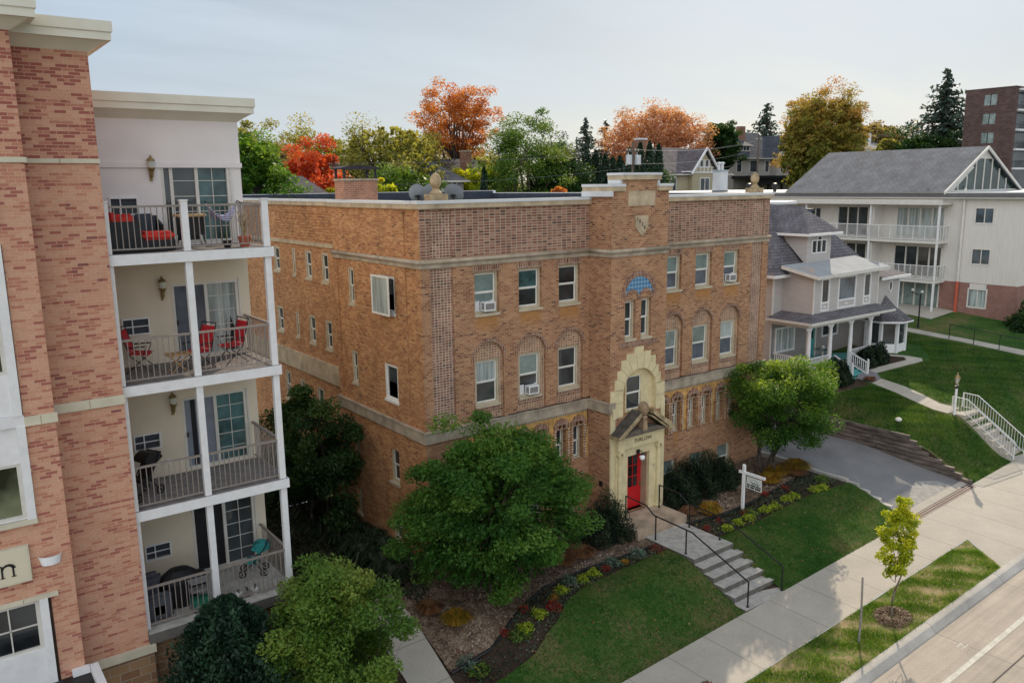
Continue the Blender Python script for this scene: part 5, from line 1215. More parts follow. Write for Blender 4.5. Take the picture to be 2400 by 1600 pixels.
MB().poly([(gl,gy0,gz0),(gr,gy0,gz0),(rx,gy0,rz_-.1)]).build('gable_glazing', M['tealglass'] if 0 else glassy('dark_green_glazing', (.02,.04,.035), .05), A)
tv = plain('teal_grey_vent', (.10,.16,.19), .5, .2, 5)
for x, y in ((46.2,7.2),(54.5,3.5),(46.3,11)): MB().lathe([(.1,0),(.1,.12),(.22,.14),(.22,.26),(.16,.32)], (x-.2,y,12.93), 12).build('roof_vent', tv, A)

xf, yf = 47.5, 27.0; fl = MB().box(xf-.5, xf+.5, yf-.45, yf+.45, 13.05, 14.75).build('flue_housing', plain('galvanised_sheet', (.50,.52,.54), .5, .1, 1), A); MB().box(xf-.55, xf+.55, yf-.5, yf+.5, 12.93, 13.05).build('flue_curb', M['black'], fl)
MB().box(xf-.56, xf+.56, yf-.5, yf+.5, 14.752, 14.9).build('flue_cover', plain('weathered_zinc', (.30,.37,.40), .5, .15, 2), fl)
for dx in (-.2, .25):
    m = MB(); m.tube([(xf+dx,yf,14.9),(xf+dx,yf,15.5)], .12, 10); m.lathe([(.22,0),(.24,.06),(.1,.16)], (xf+dx,yf,15.45), 10); m.build('flue_pipe', M['white_metal'], fl)
for x, y in ((47.0,23.4),(47.2,20.9)): m = MB(); m.lathe([(.14,0),(.14,.35),(.26,.4),(.27,.55),(.18,.72),(.03,.76)], (x,y,12.93), 12); m.build('roof_vent', M['black'], A)
# ---------------------------------------------------------------- street furniture
def lamp_white(x, y, z):
    t = thing('lamp_post', 'white lamp post with a brass lantern at the head of the lawn stairs', 'lamp post', (x, y, z))
    m = MB(); m.lathe([(.07,0),(.065,.1),(.055,1.35),(.055,1.4)], (x,y,z), 12); m.box(x-.14,x+.14,y-.02,y+.02,z+1.42,z+1.46); m.build('post', M['white'], t)
    m = MB(); m.lathe([(.06,1.3),(.065,1.32),(.065,1.4),(.04,1.42)], (x,y,z), 10); m.build('collar', M['black'], t)
    m = MB(); m.lathe([(.04,1.44),(.07,1.5),(.06,1.55)], (x,y,z), 8); m.lathe([(.15,1.82),(.1,1.92),(.04,1.98),(.02,2.06)], (x,y,z), 8)
    for i in range(6): a = PI*i/3; m.tube([(x+.07*math.cos(a),y+.07*math.sin(a),z+1.55),(x+.13*math.cos(a),y+.13*math.sin(a),z+1.82)], .008, 4)
    l = m.build('lantern', M['brass'], t); m = MB(); m.lathe([(.06,1.55),(.12,1.82)], (x,y,z), 6); m.build('glass', M['lampglass'], l)
lamp_white(26.95,-4.5,HG(26.95,-4.5)-.02)
s0, s1 = 27.05, 28.25; zt = HG(27.6,-4.75)+.02; zb2 = SZ(27.6)+.03
m = MB(); n = 7
m.box(s0-.1,s1+.1,-5.0,-4.25,zt-.4,zt+.02)
for i in range(n): m.box(s0-.12,s1+.12,-5.0-.34*(i+1),-5.0-.34*i-.001,zb2-.4,zt-(zt-zb2)*(i+1)/n+(.0 if i < n-1 else .01))
st = m.build('lawn_steps', M['path']); tag(st, 'concrete stairs with white railings climbing from the sidewalk to the lawn', 'steps')
for x, lb in ((s0+.05,'white metal stair railing on the lamp post side'),(s1-.05,'white metal stair railing on the side away from the lamp post')):
    t = thing('stair_railing', lb, 'handrail', (x,-6,zt), 'white railings of the lawn stairs')
    pts = [(x,-4.3,zt+.82),(x,-5.0,zt+.8),(x,-7.25,zb2+.82)]; m = MB(); m.tube(pts,.022,6); m.tube([(x,-4.3,zt+.12),(x,-5.0,zt+.1),(x,-7.25,zb2+.12)],.016,6); m.build('rails', M['white'], t); m = MB()
    for k in range(23):
        y = -4.35-k*.128; zl = zt+.8 if y > -5 else zt+.8-(zt-zb2-.02)*((-5-y)/2.25); m.tube([(x,y,zl),(x,y,zl-.7)],.009,5)
    m.build('balusters', M['white'], t)
    for y, z0, z1 in ((-4.3,zt,zt+.82),(-7.25,zb2-.02,zb2+.82)): MB().tube([(x,y,z0),(x,y,z1)],.024,6).build('post', M['white'], t)
t = thing('handrail', 'black railing beside the curving path below the beige apartment block', 'handrail', (39.3,-1,3.7))
ps = [(39.0+.03*i, 1.64-1.47*i) for i in range(6)]
MB().tube([(x,y,HG(x,y)+.95) for x, y in ps], .025, 6).build('top_rail', M['black'], t)
for x, y in ps: MB().tube([(x,y,HG(x,y)-.1),(x,y,HG(x,y)+.95)], .025, 6).build('post', M['black'], t)
x, y = 40.0, 4.14; z = HG(x, y); t = thing('lamp_post', 'black lamp post with two globes beside the apartment path', 'lamp post', (x,y,z))
m = MB(); m.lathe([(.09,0),(.07,.2),(.05,.4),(.045,2.2)], (x,y,z), 10); m.tube([(x-.05,y+.55,z+2.35),(x-.03,y+.3,z+2.2),(x,y,z+2.2),(x,y-.1,z+2.25)], .03, 6); m.build('post', M['black'], t)
for dy, dz in ((.55,2.45),(-.08,2.38)):
    m = MB(); m.ball((x,y+dy,z+dz),.1,10); m.build('globe', M['lampglass'], t)
# real-estate sign: a white post with an arm towards the street and a hanging board
x, y = 12.45, -3.28; z = FG(x, y)
t = thing('yard_sign', 'white post and arm with a hanging printed board beside the flower bed', 'sign', (x,y,z))
m = MB(); m.box(x-.05,x+.05,y-.05,y+.05,z,z+1.86); m.prism([(x-.05,z+1.86),(x+.05,z+1.86),(x,z+1.91)], 'y', y-.05, y+.05); m.build('post', M['white'], t)
m = MB(); m.box(x-.045,x+.045,y-.98,y-.052,z+1.52,z+1.62); m.box(x-.045,x+.045,y+.052,y+.22,z+1.52,z+1.62); m.build('arm', M['white'], t)
bd = MB().box(x-.012,x+.012,y-.84,y-.14,z+.98,z+1.46).build('board', plain('printed_white_board', (.60,.63,.61), .5, .05, 6), t)
PT = lambda u, d, zz: (x-.013+d, y-.14-u, z+.98+zz)
m = MB(); bxx = lambda a, b, c, d_: pbox(m, PT, a, b, -.004, 0, c, d_)
for a, b in ((.03,.14),(.16,.2),(.22,.42),(.45,.58),(.6,.67)): bxx(a,b,.13,.19)
for a, b in ((.03,.15),(.19,.37),(.41,.66)): bxx(a,b,.04,.105)
for (u0,z0),(u1,z1) in zip([(.2,.28),(.26,.3),(.3,.22),(.37,.3),(.42,.22),(.5,.29),(.55,.22)],[(.26,.3),(.3,.22),(.37,.3),(.42,.22),(.5,.29),(.55,.22),(.6,.27)]): m.bar(PT(u0,-.002,z0),PT(u1,-.002,z1),.02,.02)
m.build('print', M['black'], bd)
m = MB(); k = 12
for i in range(k): a0, a1 = PI*i/k, PI*(i+1)/k; m.bar(PT(.35-.16*math.cos(a0),-.002,.31+.1*math.sin(a0)),PT(.35-.16*math.cos(a1),-.002,.31+.1*math.sin(a1)),.025,.008)
m.build('emblem', plain('sage_green_print', (.20,.30,.26), .6, .1, 5), bd)
# wooden stake, mulch ring
x, y = 8.64, -10.56; z = SZ(x)
tag(MB().tube([(x,y,z-.1),(x+.02,y,z+1.0),(x-.01,y+.02,z+2.15)], [.035,.033,.03], 8).build('marker_post', plain('weathered_steel_post', (.23,.215,.195), .7, .25, 12), loc=(x,y,z)), 'thin grey unpainted post standing in the grass verge', 'post')
# ---------------------------------------------------------------- vegetation
rng = np.random.default_rng(11)
def mesh_np(name, V, F, mat, parent, tint=None, loc=None, corners=4):
    o0 = np.array(ORG.get(parent.name, (0,0,0)) if parent else (loc or (0,0,0)))
    me = bpy.data.meshes.new(name); nV, nF = len(V), len(F)
    me.vertices.add(nV); me.vertices.foreach_set('co', (V-o0).astype(np.float32).ravel())
    me.loops.add(nF*corners); me.loops.foreach_set('vertex_index', F.astype(np.int32).ravel())
    me.polygons.add(nF); me.polygons.foreach_set('loop_start', np.arange(0, nF*corners, corners, dtype=np.int32))
    try: me.polygons.foreach_set('loop_total', np.full(nF, corners, np.int32))
    except Exception: pass
    me.update(calc_edges=True); me.validate()
    if tint is not None:
        a = me.attributes.new('tint', 'FLOAT', 'POINT'); a.data.foreach_set('value', tint.astype(np.float32))
    me.materials.append(mat); o = bpy.data.objects.new(name, me); col.objects.link(o)
    if parent: o.parent = parent
    else: o.location = tuple(o0)
    ORG[o.name] = tuple(o0); return o
def unit(v): return v/np.maximum(1e-6, np.linalg.norm(v, axis=1, keepdims=True))
def leaves(P, size, tint, up=.5, aspect=.55, axis=None, jitter=.35):
    n = len(P); nrm = rng.normal(size=(n,3)); nrm[:,2] = np.abs(nrm[:,2])+up; nrm = unit(nrm)
    a = rng.normal(size=(n,3)) if axis is None else axis+rng.normal(size=(n,3))*jitter
    a = unit(a-nrm*np.sum(a*nrm, axis=1, keepdims=True)); b = np.cross(nrm, a)
    s = (size*rng.uniform(.6, 1.35, n))[:,None]; w = s*aspect
    V = np.empty((n,4,3)); V[:,0] = P-a*s*.5; V[:,1] = P+b*w*.5+a*s*.05-nrm*s*.07; V[:,2] = P+a*s*.5-nrm*s*.1; V[:,3] = P-b*w*.5+a*s*.05-nrm*s*.07
    return V.reshape(-1,3), np.arange(n*4).reshape(-1,4), np.repeat(tint, 4)
def curve_pts(p, q, sag, k=5):
    p = np.array(p); q = np.array(q); d = np.linalg.norm(q-p); off = rng.normal(size=3)*d*.08
    return [tuple(p+(q-p)*t+np.array([0,0,1])*sag*math.sin(PI*t)+off*math.sin(PI*t)) for t in np.linspace(0,1,k+1)]
M['bark'] = plain('grey_brown_bark', (.075,.06,.05), .95, .4, 6, bmp=.5)
M['bark_light'] = plain('pale_bark', (.16,.135,.11), .95, .35, 6, bmp=.5)
def broadleaf(name, label, base, h, r, zc0, mat, n_clump, n_leaf, size, group=None, bark='bark', seed=1, shape=1.0, trunk_r=.1, ry=None, open_=0, stems=1, flat=.62, limb=14, cr=None, cat='tree', lean=(0,0), up=.5, bottom=1.0, blunt=2.0, toplit=.12, core=0):
    """crown from zc0 to h above base; shape>1 widest low, <1 widest high"""
    global rng
    rng = np.random.default_rng(seed)
    t = thing(name, label, cat, base, group); bx, by, bz = base; ry = ry or r
    C = np.array([bx+lean[0], by+lean[1], bz+(zc0+h)/2]); rz = (h-zc0)/2
    d = rng.normal(size=(n_clump*3,3)); d = unit(d)
    hz = np.hypot(d[:,0],d[:,1]); d = d/((hz**blunt+np.abs(d[:,2])**blunt)**(1/blunt))[:,None]; rad = rng.uniform(.25,1,len(d))**(1/2.6)
    lump = 1+.16*np.sin(d[:,0]*4+seed)+.13*np.sin(d[:,1]*5+2*seed)+.12*np.sin(d[:,2]*6+seed*3)
    pts = d*(rad*lump)[:,None]
    zz = pts[:,2]; wid = np.clip(1-(shape-1)*zz*.55, .3, 1.6); pts[:,0] *= wid; pts[:,1] *= wid
    pts = pts[pts[:,2] > -bottom][:n_clump]; n_clump = len(pts)
    cen = C+pts*np.array([r,ry,rz])*.9
    crad = cr or r*.30*(9/max(9,n_clump))**.15
    per = max(1, n_leaf//n_clump); q = unit(rng.normal(size=(n_clump*per,3)))*(rng.uniform(0,1,n_clump*per)**(1/2.2))[:,None]*crad
    q *= np.repeat(rng.uniform(.6,1.3,n_clump), per)[:,None]
    q[:,2] *= flat; P = np.repeat(cen, per, axis=0)+q
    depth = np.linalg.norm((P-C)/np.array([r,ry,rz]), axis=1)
    tint = np.clip(np.repeat(rng.uniform(.0,1,n_clump), per)*.5+rng.uniform(0,1,len(P))*.28+.22*np.clip(depth-.45,0,1)+toplit*(P[:,2]-C[2])/rz, 0, 1)  # toplit paints leaves lighter with height, as if sunlit from above
    outw = unit(P-C)
    V, F, T = leaves(P, size, tint, up, axis=outw*.8+np.array([0,0,-.25]))
    if core:
        nc_ = int(n_leaf*.22); dd = d[rng.integers(0, len(d), nc_)]*(rng.uniform(0,1,nc_)**(1/3)*.95)[:,None]; zz_ = dd[:,2]; ww = np.clip(1-(shape-1)*zz_*.55, .3, 1.6); dd[:,0] *= ww; dd[:,1] *= ww
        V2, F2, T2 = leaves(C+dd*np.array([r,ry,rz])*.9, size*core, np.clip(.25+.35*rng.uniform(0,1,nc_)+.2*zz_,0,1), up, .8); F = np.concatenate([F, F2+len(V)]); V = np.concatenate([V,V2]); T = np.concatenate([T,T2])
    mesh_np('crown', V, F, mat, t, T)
    m = MB(); fork = bz+max(.15, zc0*.75 if stems == 1 else .25)
    for s in range(stems):
        a = 2*PI*s/max(1,stems)+seed; dx = 0 if stems == 1 else .12; ang = 0 if stems == 1 else .35
        b0 = np.array([bx+dx*math.cos(a), by+dx*math.sin(a), bz-.15]); f0 = np.array([bx+dx*2*math.cos(a)+ang*math.cos(a)*zc0*.5, by+dx*2*math.sin(a)+ang*math.sin(a)*zc0*.5, fork if stems == 1 else bz+zc0*.8])
        tr = trunk_r/(stems**.4)
        m.tube(curve_pts(b0, f0, 0, 5), [tr*1.35, tr*1.05, tr, tr*.95, tr*.9, tr*.85], 8)
        top = C+np.array([0,0,rz*.55]); m.tube(curve_pts(f0, top, 0, 5), [tr*.8*(1-.16*i) for i in range(6)], 7)
        idx = rng.choice(n_clump, min(n_clump, max(3, limb//stems)), replace=False)
        for i in idx:
            k = rng.uniform(0,.5); st = f0+(top-f0)*k; lr = tr*.5*(1-k*.6)
            m.tube(curve_pts(st, cen[i], -.08*r, 5), [lr*(1-.17*j) for j in range(6)], 6)
            for j in rng.choice(n_clump, 2, replace=False):
                if np.linalg.norm(cen[j]-cen[i]) < r*.9: mid = st+(cen[i]-st)*.6; m.tube(curve_pts(mid, cen[j], 0, 3), [lr*.4*(1-.25*z_) for z_ in range(4)], 5)
    m.build('trunk', M[bark], t, smooth=True)
    return t
def spruce(name, label, base, h, r, mat, n_tier=26, size=.4, group=None, seed=1, sparse=1.0, droop=.25, z0=.1):
    global rng
    rng = np.random.default_rng(seed); t = thing(name, label, 'tree', base, group); b = np.array(base)
    Ps, Ax, Ti = [], [], []; m = MB(); m.tube([tuple(b-[0,0,.3]), tuple(b+[0,0,h*.5]), tuple(b+[0,0,h*.985])], [r*.09, r*.055, .02], 7)
    for k in range(n_tier):
        f = z0+(1-z0)*k/n_tier; L0 = r*1.25*(1-f)**.85*(1 if f > z0+.05 else .8); nb = max(6, int(15*sparse*(1-f*.45)))
        for j in range(nb):
            a = rng.uniform(0,2*PI); L = L0*rng.uniform(.6,1.12); z = h*f+rng.uniform(-.5,.5)*h/n_tier
            d = np.array([math.cos(a), math.sin(a), 0]); n = max(4, int(L/size*4.2))
            for i in range(n):
                u = (i+.5)/n; p = b+np.array([0,0,z])+d*L*u+np.array([-d[1],d[0],0])*rng.uniform(-1,1)*L*.24*(1-.55*u)+np.array([0,0,-droop*L*u+.22*L*u*u])+rng.normal(size=3)*size*.14
                Ps.append(p); sd = np.array([-d[1],d[0],0])*(1 if i % 2 else -1); Ax.append(d*.7+sd*.8+np.array([0,0,-.35])); Ti.append(rng.uniform(0,.6)+.4*u)
            if k % 2 == 0: m.tube([tuple(b+[0,0,z]), tuple(b+np.array([0,0,z])+d*L*.8+np.array([0,0,-droop*L*.8+.14*L]))], [.035*r*.5, .01], 4)
    V, F, T = leaves(np.array(Ps), size, np.array(Ti), .35, .42, np.array(Ax), .3)
    mesh_np('crown', V, F, mat, t, T); m.build('trunk', M['bark'], t); return t
def column(name, label, base, h, r, mat, n, size, group=None, seed=1, tipp=.75, cat='tree', stem=True):
    global rng
    rng = np.random.default_rng(seed); t = thing(name, label, cat, base, group)
    f = rng.uniform(0,1,n); a = rng.uniform(0,2*PI,n); prof = r*np.sin(PI*np.clip(.12+.88*f,0,1))**tipp
    prof = prof*(1+.16*np.sin(a*4+f*17)+.13*np.sin(a*7-f*29)+.1*np.sin(a*13+f*41)); rr = prof*rng.uniform(.45,1.12,n)
    P = np.stack([base[0]+rr*np.cos(a), base[1]+rr*np.sin(a), base[2]+f*h], 1)
    ax = np.stack([np.cos(a)*.4, np.sin(a)*.4, np.ones(n)*.9], 1); ti = np.clip(.3+.35*np.sin(a*5+f*9)+rng.uniform(-.3,.4,n),0,1)
    V, F, T = leaves(P, size, ti, .1, .45, ax, .35); mesh_np('crown', V, F, mat, t, T)
    if stem: MB().tube([(base[0],base[1],base[2]-.2),(base[0],base[1],base[2]+h*.7)], r*.15, 6).build('trunk', M['bark'], t)
    return t
def shrub(name, label, c, r, h, mat, n, size, group=None, seed=1, cat='shrub', up=.3, spiky=.5, ry=None, flat=1.0):
    global rng
    rng = np.random.default_rng(seed); t = thing(name, label, cat, c, group); ry = ry or r
    d = unit(rng.normal(size=(n,3))); d[:,2] = np.abs(d[:,2]); rad = rng.uniform(.35,1,n)**.5*(1+.18*np.sin(d[:,0]*5+seed)+.16*np.sin(d[:,1]*6+seed*2)+.1*np.sin(d[:,2]*8))
    P = np.array(c)+d*rad[:,None]*np.array([r,ry,h]); ti = np.clip(.25+.35*np.sin(d[:,0]*9+seed)+rng.uniform(-.1,.6,n)*rad,0,1)
    V, F, T = leaves(P, size, ti, up, .5 if spiky < .7 else .28, d+np.array([0,0,spiky]), .4); mesh_np('foliage', V, F, mat, t, T)
    m = MB()
    for i in range(6): a = i*1.05+seed; m.tube([(c[0],c[1],c[2]-.1),(c[0]+r*.5*math.cos(a),c[1]+ry*.5*math.sin(a),c[2]+h*.6)], [.02,.008], 5)
    m.build('stem', M['bark'], t); return t
def tuft(name, label, c, r, h, mat, n, w=.02, group=None, seed=1, cat='plant', arch=.7):
    global rng
    rng = np.random.default_rng(seed); t = thing(name, label, cat, c, group)
    a = rng.uniform(0,2*PI,n); L = rng.uniform(.4,1,n); o = rng.uniform(0,.35,n)*r
    d = np.stack([np.cos(a),np.sin(a),0*a],1); s = np.stack([-np.sin(a),np.cos(a),0*a],1)*w; c_ = np.array(c)
    p0 = c_+d*o[:,None]; p1 = p0+d*(r*.45*L)[:,None]+np.array([0,0,1])*(h*L)[:,None]; p2 = p0+d*(r*L)[:,None]+np.array([0,0,1])*(h*L*(1-arch*.6))[:,None]
    V = np.stack([p0-s*.6,p0+s*.6,p1+s,p1-s,p2+s*.2,p2-s*.2],1).reshape(-1,3); k = np.arange(n)*6
    F = np.concatenate([np.stack([k,k+1,k+2,k+3],1), np.stack([k+3,k+2,k+4,k+5],1)])
    mesh_np('foliage', V, F, mat, t, np.repeat(rng.uniform(0,1,n),6)); return t
LM = {}
LM['green'] = leafmat('mid_green_leaves', [(.016,.060,.012),(.045,.135,.022),(.10,.215,.034),(.20,.30,.055)], .45)
LM['viburnum'] = leafmat('olive_green_leaves', [(.028,.08,.014),(.075,.16,.024),(.14,.235,.036),(.26,.27,.06)])
LM['amur'] = leafmat('sun_tinted_green_leaves', [(.016,.06,.010),(.042,.12,.018),(.11,.22,.03),(.28,.38,.05)], .5)  # upper tints brightened: sunlight on the crown top put into the colour
LM['yellowgreen'] = leafmat('bright_yellow_green_leaves', [(.16,.22,.014),(.30,.38,.02),(.46,.50,.03),(.60,.52,.05)], .55)
LM['red'] = leafmat('scarlet_leaves', [(.22,.04,.02),(.44,.065,.03),(.60,.12,.05),(.46,.22,.08)], .5)
LM['orange'] = leafmat('orange_maple_leaves', [(.27,.085,.025),(.48,.165,.045),(.58,.26,.07),(.52,.11,.06)], .5)  # brightened and pinker: backlit haze put into the leaf colour
LM['paleorange'] = leafmat('dull_orange_leaves', [(.32,.14,.08),(.50,.23,.14),(.58,.32,.20),(.40,.26,.15)], .5)
LM['olive'] = leafmat('olive_autumn_leaves', [(.10,.12,.03),(.19,.205,.05),(.30,.29,.075),(.42,.36,.10)], .5)
LM['brownolive'] = leafmat('brown_olive_leaves', [(.12,.10,.045),(.21,.165,.07),(.30,.24,.10),(.32,.19,.08)], .45)
LM['rustgreen'] = leafmat('green_and_rust_leaves', [(.10,.14,.035),(.22,.25,.055),(.40,.28,.08),(.48,.22,.09)], .5)
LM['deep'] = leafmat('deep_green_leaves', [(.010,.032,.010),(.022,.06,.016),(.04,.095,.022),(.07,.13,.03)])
LM['bluegreen'] = leafmat('hazy_blue_green_needles', [(.022,.042,.036),(.04,.068,.056),(.062,.095,.075),(.085,.12,.092)], .15)  # lightened: distance haze put into the needle colour
LM['arb'] = leafmat('arborvitae_sprays', [(.014,.034,.022),(.024,.052,.032),(.04,.075,.042),(.06,.10,.05)], .15)
LM['yew'] = leafmat('black_green_yew_needles', [(.004,.012,.006),(.008,.02,.009),(.016,.034,.014),(.03,.05,.02)], .1)
LM['juniper'] = leafmat('juniper_sprays', [(.006,.022,.013),(.012,.038,.02),(.022,.06,.03),(.04,.085,.04)], .15)
LM['lime'] = leafmat('lime_sedum', [(.16,.26,.015),(.27,.38,.02),(.36,.45,.03),(.40,.40,.05)], .35)
LM['redflower'] = leafmat('red_flower_heads', [(.14,.008,.010),(.28,.012,.014),(.36,.03,.02),(.06,.10,.03)], .2)
LM['gold'] = leafmat('golden_autumn_blades', [(.10,.10,.015),(.26,.19,.02),(.38,.22,.03),(.34,.13,.025)], .35)
LM['rustgrass'] = leafmat('rusty_dry_blades', [(.11,.05,.025),(.20,.09,.04),(.26,.14,.07),(.18,.10,.05)], .3)
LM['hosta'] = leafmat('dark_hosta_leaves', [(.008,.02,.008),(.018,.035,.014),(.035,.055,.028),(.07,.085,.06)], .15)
LM['greyleaf'] = leafmat('silver_green_leaves', [(.05,.09,.06),(.08,.14,.10),(.13,.19,.15),(.2,.25,.2)], .2)
LM['grass'] = leafmat('grass_blades', [(.018,.055,.008),(.045,.11,.014),(.085,.16,.02),(.17,.19,.05)], .5)
LM['vergegrass'] = leafmat('sunburnt_grass_blades', [(.05,.13,.010),(.10,.20,.018),(.20,.27,.04),(.38,.32,.15)], .45)

# foreground
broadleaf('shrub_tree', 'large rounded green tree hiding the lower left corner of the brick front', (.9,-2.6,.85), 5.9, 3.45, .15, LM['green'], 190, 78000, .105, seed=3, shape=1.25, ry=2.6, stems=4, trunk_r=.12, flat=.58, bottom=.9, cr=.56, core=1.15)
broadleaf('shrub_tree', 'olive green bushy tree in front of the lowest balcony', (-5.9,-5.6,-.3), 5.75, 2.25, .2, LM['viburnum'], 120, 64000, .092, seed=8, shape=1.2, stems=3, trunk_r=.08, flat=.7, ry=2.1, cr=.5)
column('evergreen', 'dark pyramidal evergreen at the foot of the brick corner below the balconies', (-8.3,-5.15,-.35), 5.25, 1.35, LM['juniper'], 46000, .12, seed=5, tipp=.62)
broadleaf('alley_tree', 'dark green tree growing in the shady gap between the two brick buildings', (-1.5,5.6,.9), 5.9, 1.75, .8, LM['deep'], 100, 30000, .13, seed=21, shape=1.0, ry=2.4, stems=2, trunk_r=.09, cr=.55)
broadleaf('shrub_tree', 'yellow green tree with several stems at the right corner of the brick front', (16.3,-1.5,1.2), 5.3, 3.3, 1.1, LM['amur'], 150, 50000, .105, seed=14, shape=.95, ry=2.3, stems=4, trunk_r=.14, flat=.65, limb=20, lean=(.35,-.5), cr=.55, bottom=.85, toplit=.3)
# sapling with a mulch ring
broadleaf('sapling', 'slender yellow green street sapling rising from a mulch ring', (10.7,-10.49,.17), 4.15, .56, 1.25, LM['yellowgreen'], 90, 6800, .10, seed=4, shape=1.15, trunk_r=.035, flat=.8, bark='bark_light', limb=14, cr=.2, blunt=2.6)
rng = np.random.default_rng(2); n = 2600; a = rng.uniform(0,2*PI,n); r = .62*rng.uniform(0,1,n)**.6
P = np.stack([10.7+r*np.cos(a)*1.05, -10.49+r*np.sin(a)*.9, .17+.0475*r*np.cos(a)+.02+.13*np.exp(-((r-.38)/.22)**2)*rng.uniform(.4,1,n)],1)
V, F, T = leaves(P, .11, rng.uniform(0,1,n), 1.2, .22)
o = mesh_np('mulch_ring', V, F, leafmat('wood_chip_mulch', [(.10,.06,.035),(.20,.13,.08),(.30,.21,.14),(.14,.09,.06)], .05), None, T); tag(o, 'ring of brown wood chips around the street sapling', 'mulch', kind='stuff')
# yews, perennials and flowers of the front beds
shrub('yew', 'black green yew just left of the red door', (6.45,-1.75,.9), 1.0, 1.5, LM['yew'], 9000, .12, 'dark yews beside the entrance', 31, spiky=.9, ry=.85)
shrub('yew', 'black green yew nearest the right side of the red door', (11.0,-.95,1.0), 1.05, 1.15, LM['yew'], 9000, .12, 'dark yews beside the entrance', 32, spiky=.9, ry=.95)
shrub('yew', 'middle one of the three yews under the windows right of the door', (12.4,-.95,1.05), 1.15, 1.35, LM['yew'], 10000, .12, 'dark yews beside the entrance', 33, spiky=.9, ry=1.0)
shrub('yew', 'black green yew farthest right of the door, behind the white sign post', (13.75,-1.0,1.1), 1.05, 1.2, LM['yew'], 9000, .12, 'dark yews beside the entrance', 34, spiky=.9, ry=.95)
for i, (x, y, r, h, mt, lb, n) in enumerate([
    (15.4,-2.35,.55,.4,'gold','golden brown day lily clump right of the white sign post',700),(16.2,-2.15,.5,.45,'gold','golden clump between the sign post clump and the driveway kerb clump',700),(17.35,-2.35,.6,.5,'gold','green and gold perennial clump beside the driveway kerb',900),(16.9,-2.7,.4,.35,'rustgrass','orange dried clump in front of the kerbside perennial',500),
    (11.15,-2.75,.45,.5,'gold','yellowing perennial clump beside the right handrail',600),(10.5,-2.2,.35,.35,'rustgrass','rusty dry clump at the foot of the nearest right hand yew',400),
    (4.75,-2.35,.5,.38,'rustgrass','rust brown dried grass clump beside the left yew',800),(3.9,-2.4,.4,.3,'rustgrass','rust brown dried grass clump at the skirt of the large round tree',600),
    (-.95,-3.1,.45,.4,'gold','orange yellow perennial alone on the gravel left of the large tree',600),(-1.35,-2.2,.4,.35,'rustgrass','brown dried clump on the gravel nearest the narrow path',500),(1.0,-3.0,.35,.4,'gold','gold tipped clump at the front skirt of the large round tree',420)]):
    tuft('perennial', lb, (x,y,FG(x,y)), r, h, LM[mt], n, .018, 'clumps of autumn perennials', 40+i)
lime = [(11.3,-3.98,'first lime clump right of the right handrail'),(11.95,-4.0,'second lime clump right of the right handrail'),(13.0,-3.95,'third lime clump right of the right handrail'),(13.55,-3.98,'fourth lime clump right of the right handrail'),(14.4,-3.95,'fifth lime clump rightwards, in front of the sign'),(14.9,-3.98,'sixth lime clump counted rightwards from the right handrail'),(16.0,-4.15,'second last lime clump towards the driveway'),(16.45,-4.22,'lime clump nearest the driveway'),(10.55,-4.02,'lime clump touching the right handrail post'),
  (4.15,-3.6,'lime clump nearest the front walk on the left lawn edge'),(3.6,-3.72,'second lime clump left of the front walk'),(2.6,-3.85,'third lime clump left of the front walk'),(1.1,-4.5,'lime clump beside the big red flower group'),(.45,-4.7,'lime clump at the curved end of the left flower bed'),(5.6,-3.62,'yellow lime clump close to the front walk'),(2.1,-4.02,'small yellow clump above the big red flower group')]
for i, (x, y, lb) in enumerate(lime):
    lb = lb if len(lb.split()) < 11 else lb; s = .16 if 'small' in lb or 'yellow lime' in lb else .26
    shrub('flower_clump', lb+', low and bright yellow green', (x,y,FG(x,y)), s, s*.75, LM['lime'] if s > .2 else LM['gold'], 420, .065, 'lime green clumps edging the lawns', 60+i, 'plant', spiky=.4)
red = [(9.95,-3.6,'red flowers between the right handrail posts'),(10.9,-3.4,'red flowers on the gravel edge right of the handrail'),(12.2,-3.6,'red flowers below the white sign post'),(14.2,-3.05,'red flowers behind the lime clumps right of the sign'),(15.3,-3.2,'red flowers farthest right towards the driveway'),(1.75,-4.45,'large group of dark red flowers at the bend of the left lawn'),(4.75,-3.62,'small red flowers between lime clumps left of the walk'),(7.2,-3.6,'red flowers touching the front walk on its left'),(-.1,-4.4,'few red flowers at the left end of the bed edging'),(.9,-4.05,'red flowers against the black edging of the left bed')]
for i, (x, y, lb) in enumerate(red): shrub('flower_clump', lb, (x,y,FG(x,y)), .3 if 'large' in lb or 'touching' in lb else .18, .2, LM['redflower'], 500 if 'large' in lb else 230, .05, 'red flowers in the beds', 90+i, 'plant', spiky=.4)
for i, (x, y, lb) in enumerate([(-1.45,-4.35,'silver green clump at the left tip of the flower bed'),(-1.3,-4.75,'bright green clump beside the narrow path'),(.2,-4.75,'green clump behind the curved lawn edge'),(5.2,-3.4,'grey green low clump along the edging left of the walk'),(6.4,-3.5,'grey green low clump near the front walk'),(3.2,-3.55,'grey green low clump behind the lime plants'),(12.3,-3.75,'green clump beneath the white sign post'),(17.2,-3.7,'green clump at the kerb end of the right bed')]):
    shrub('bedding_plant', lb, (x,y,FG(x,y)), .33, .22, LM['greyleaf'] if 'grey' in lb or 'silver' in lb else LM['viburnum'], 500, .07, 'bedding plants along the edging', 110+i, 'plant', spiky=.3)
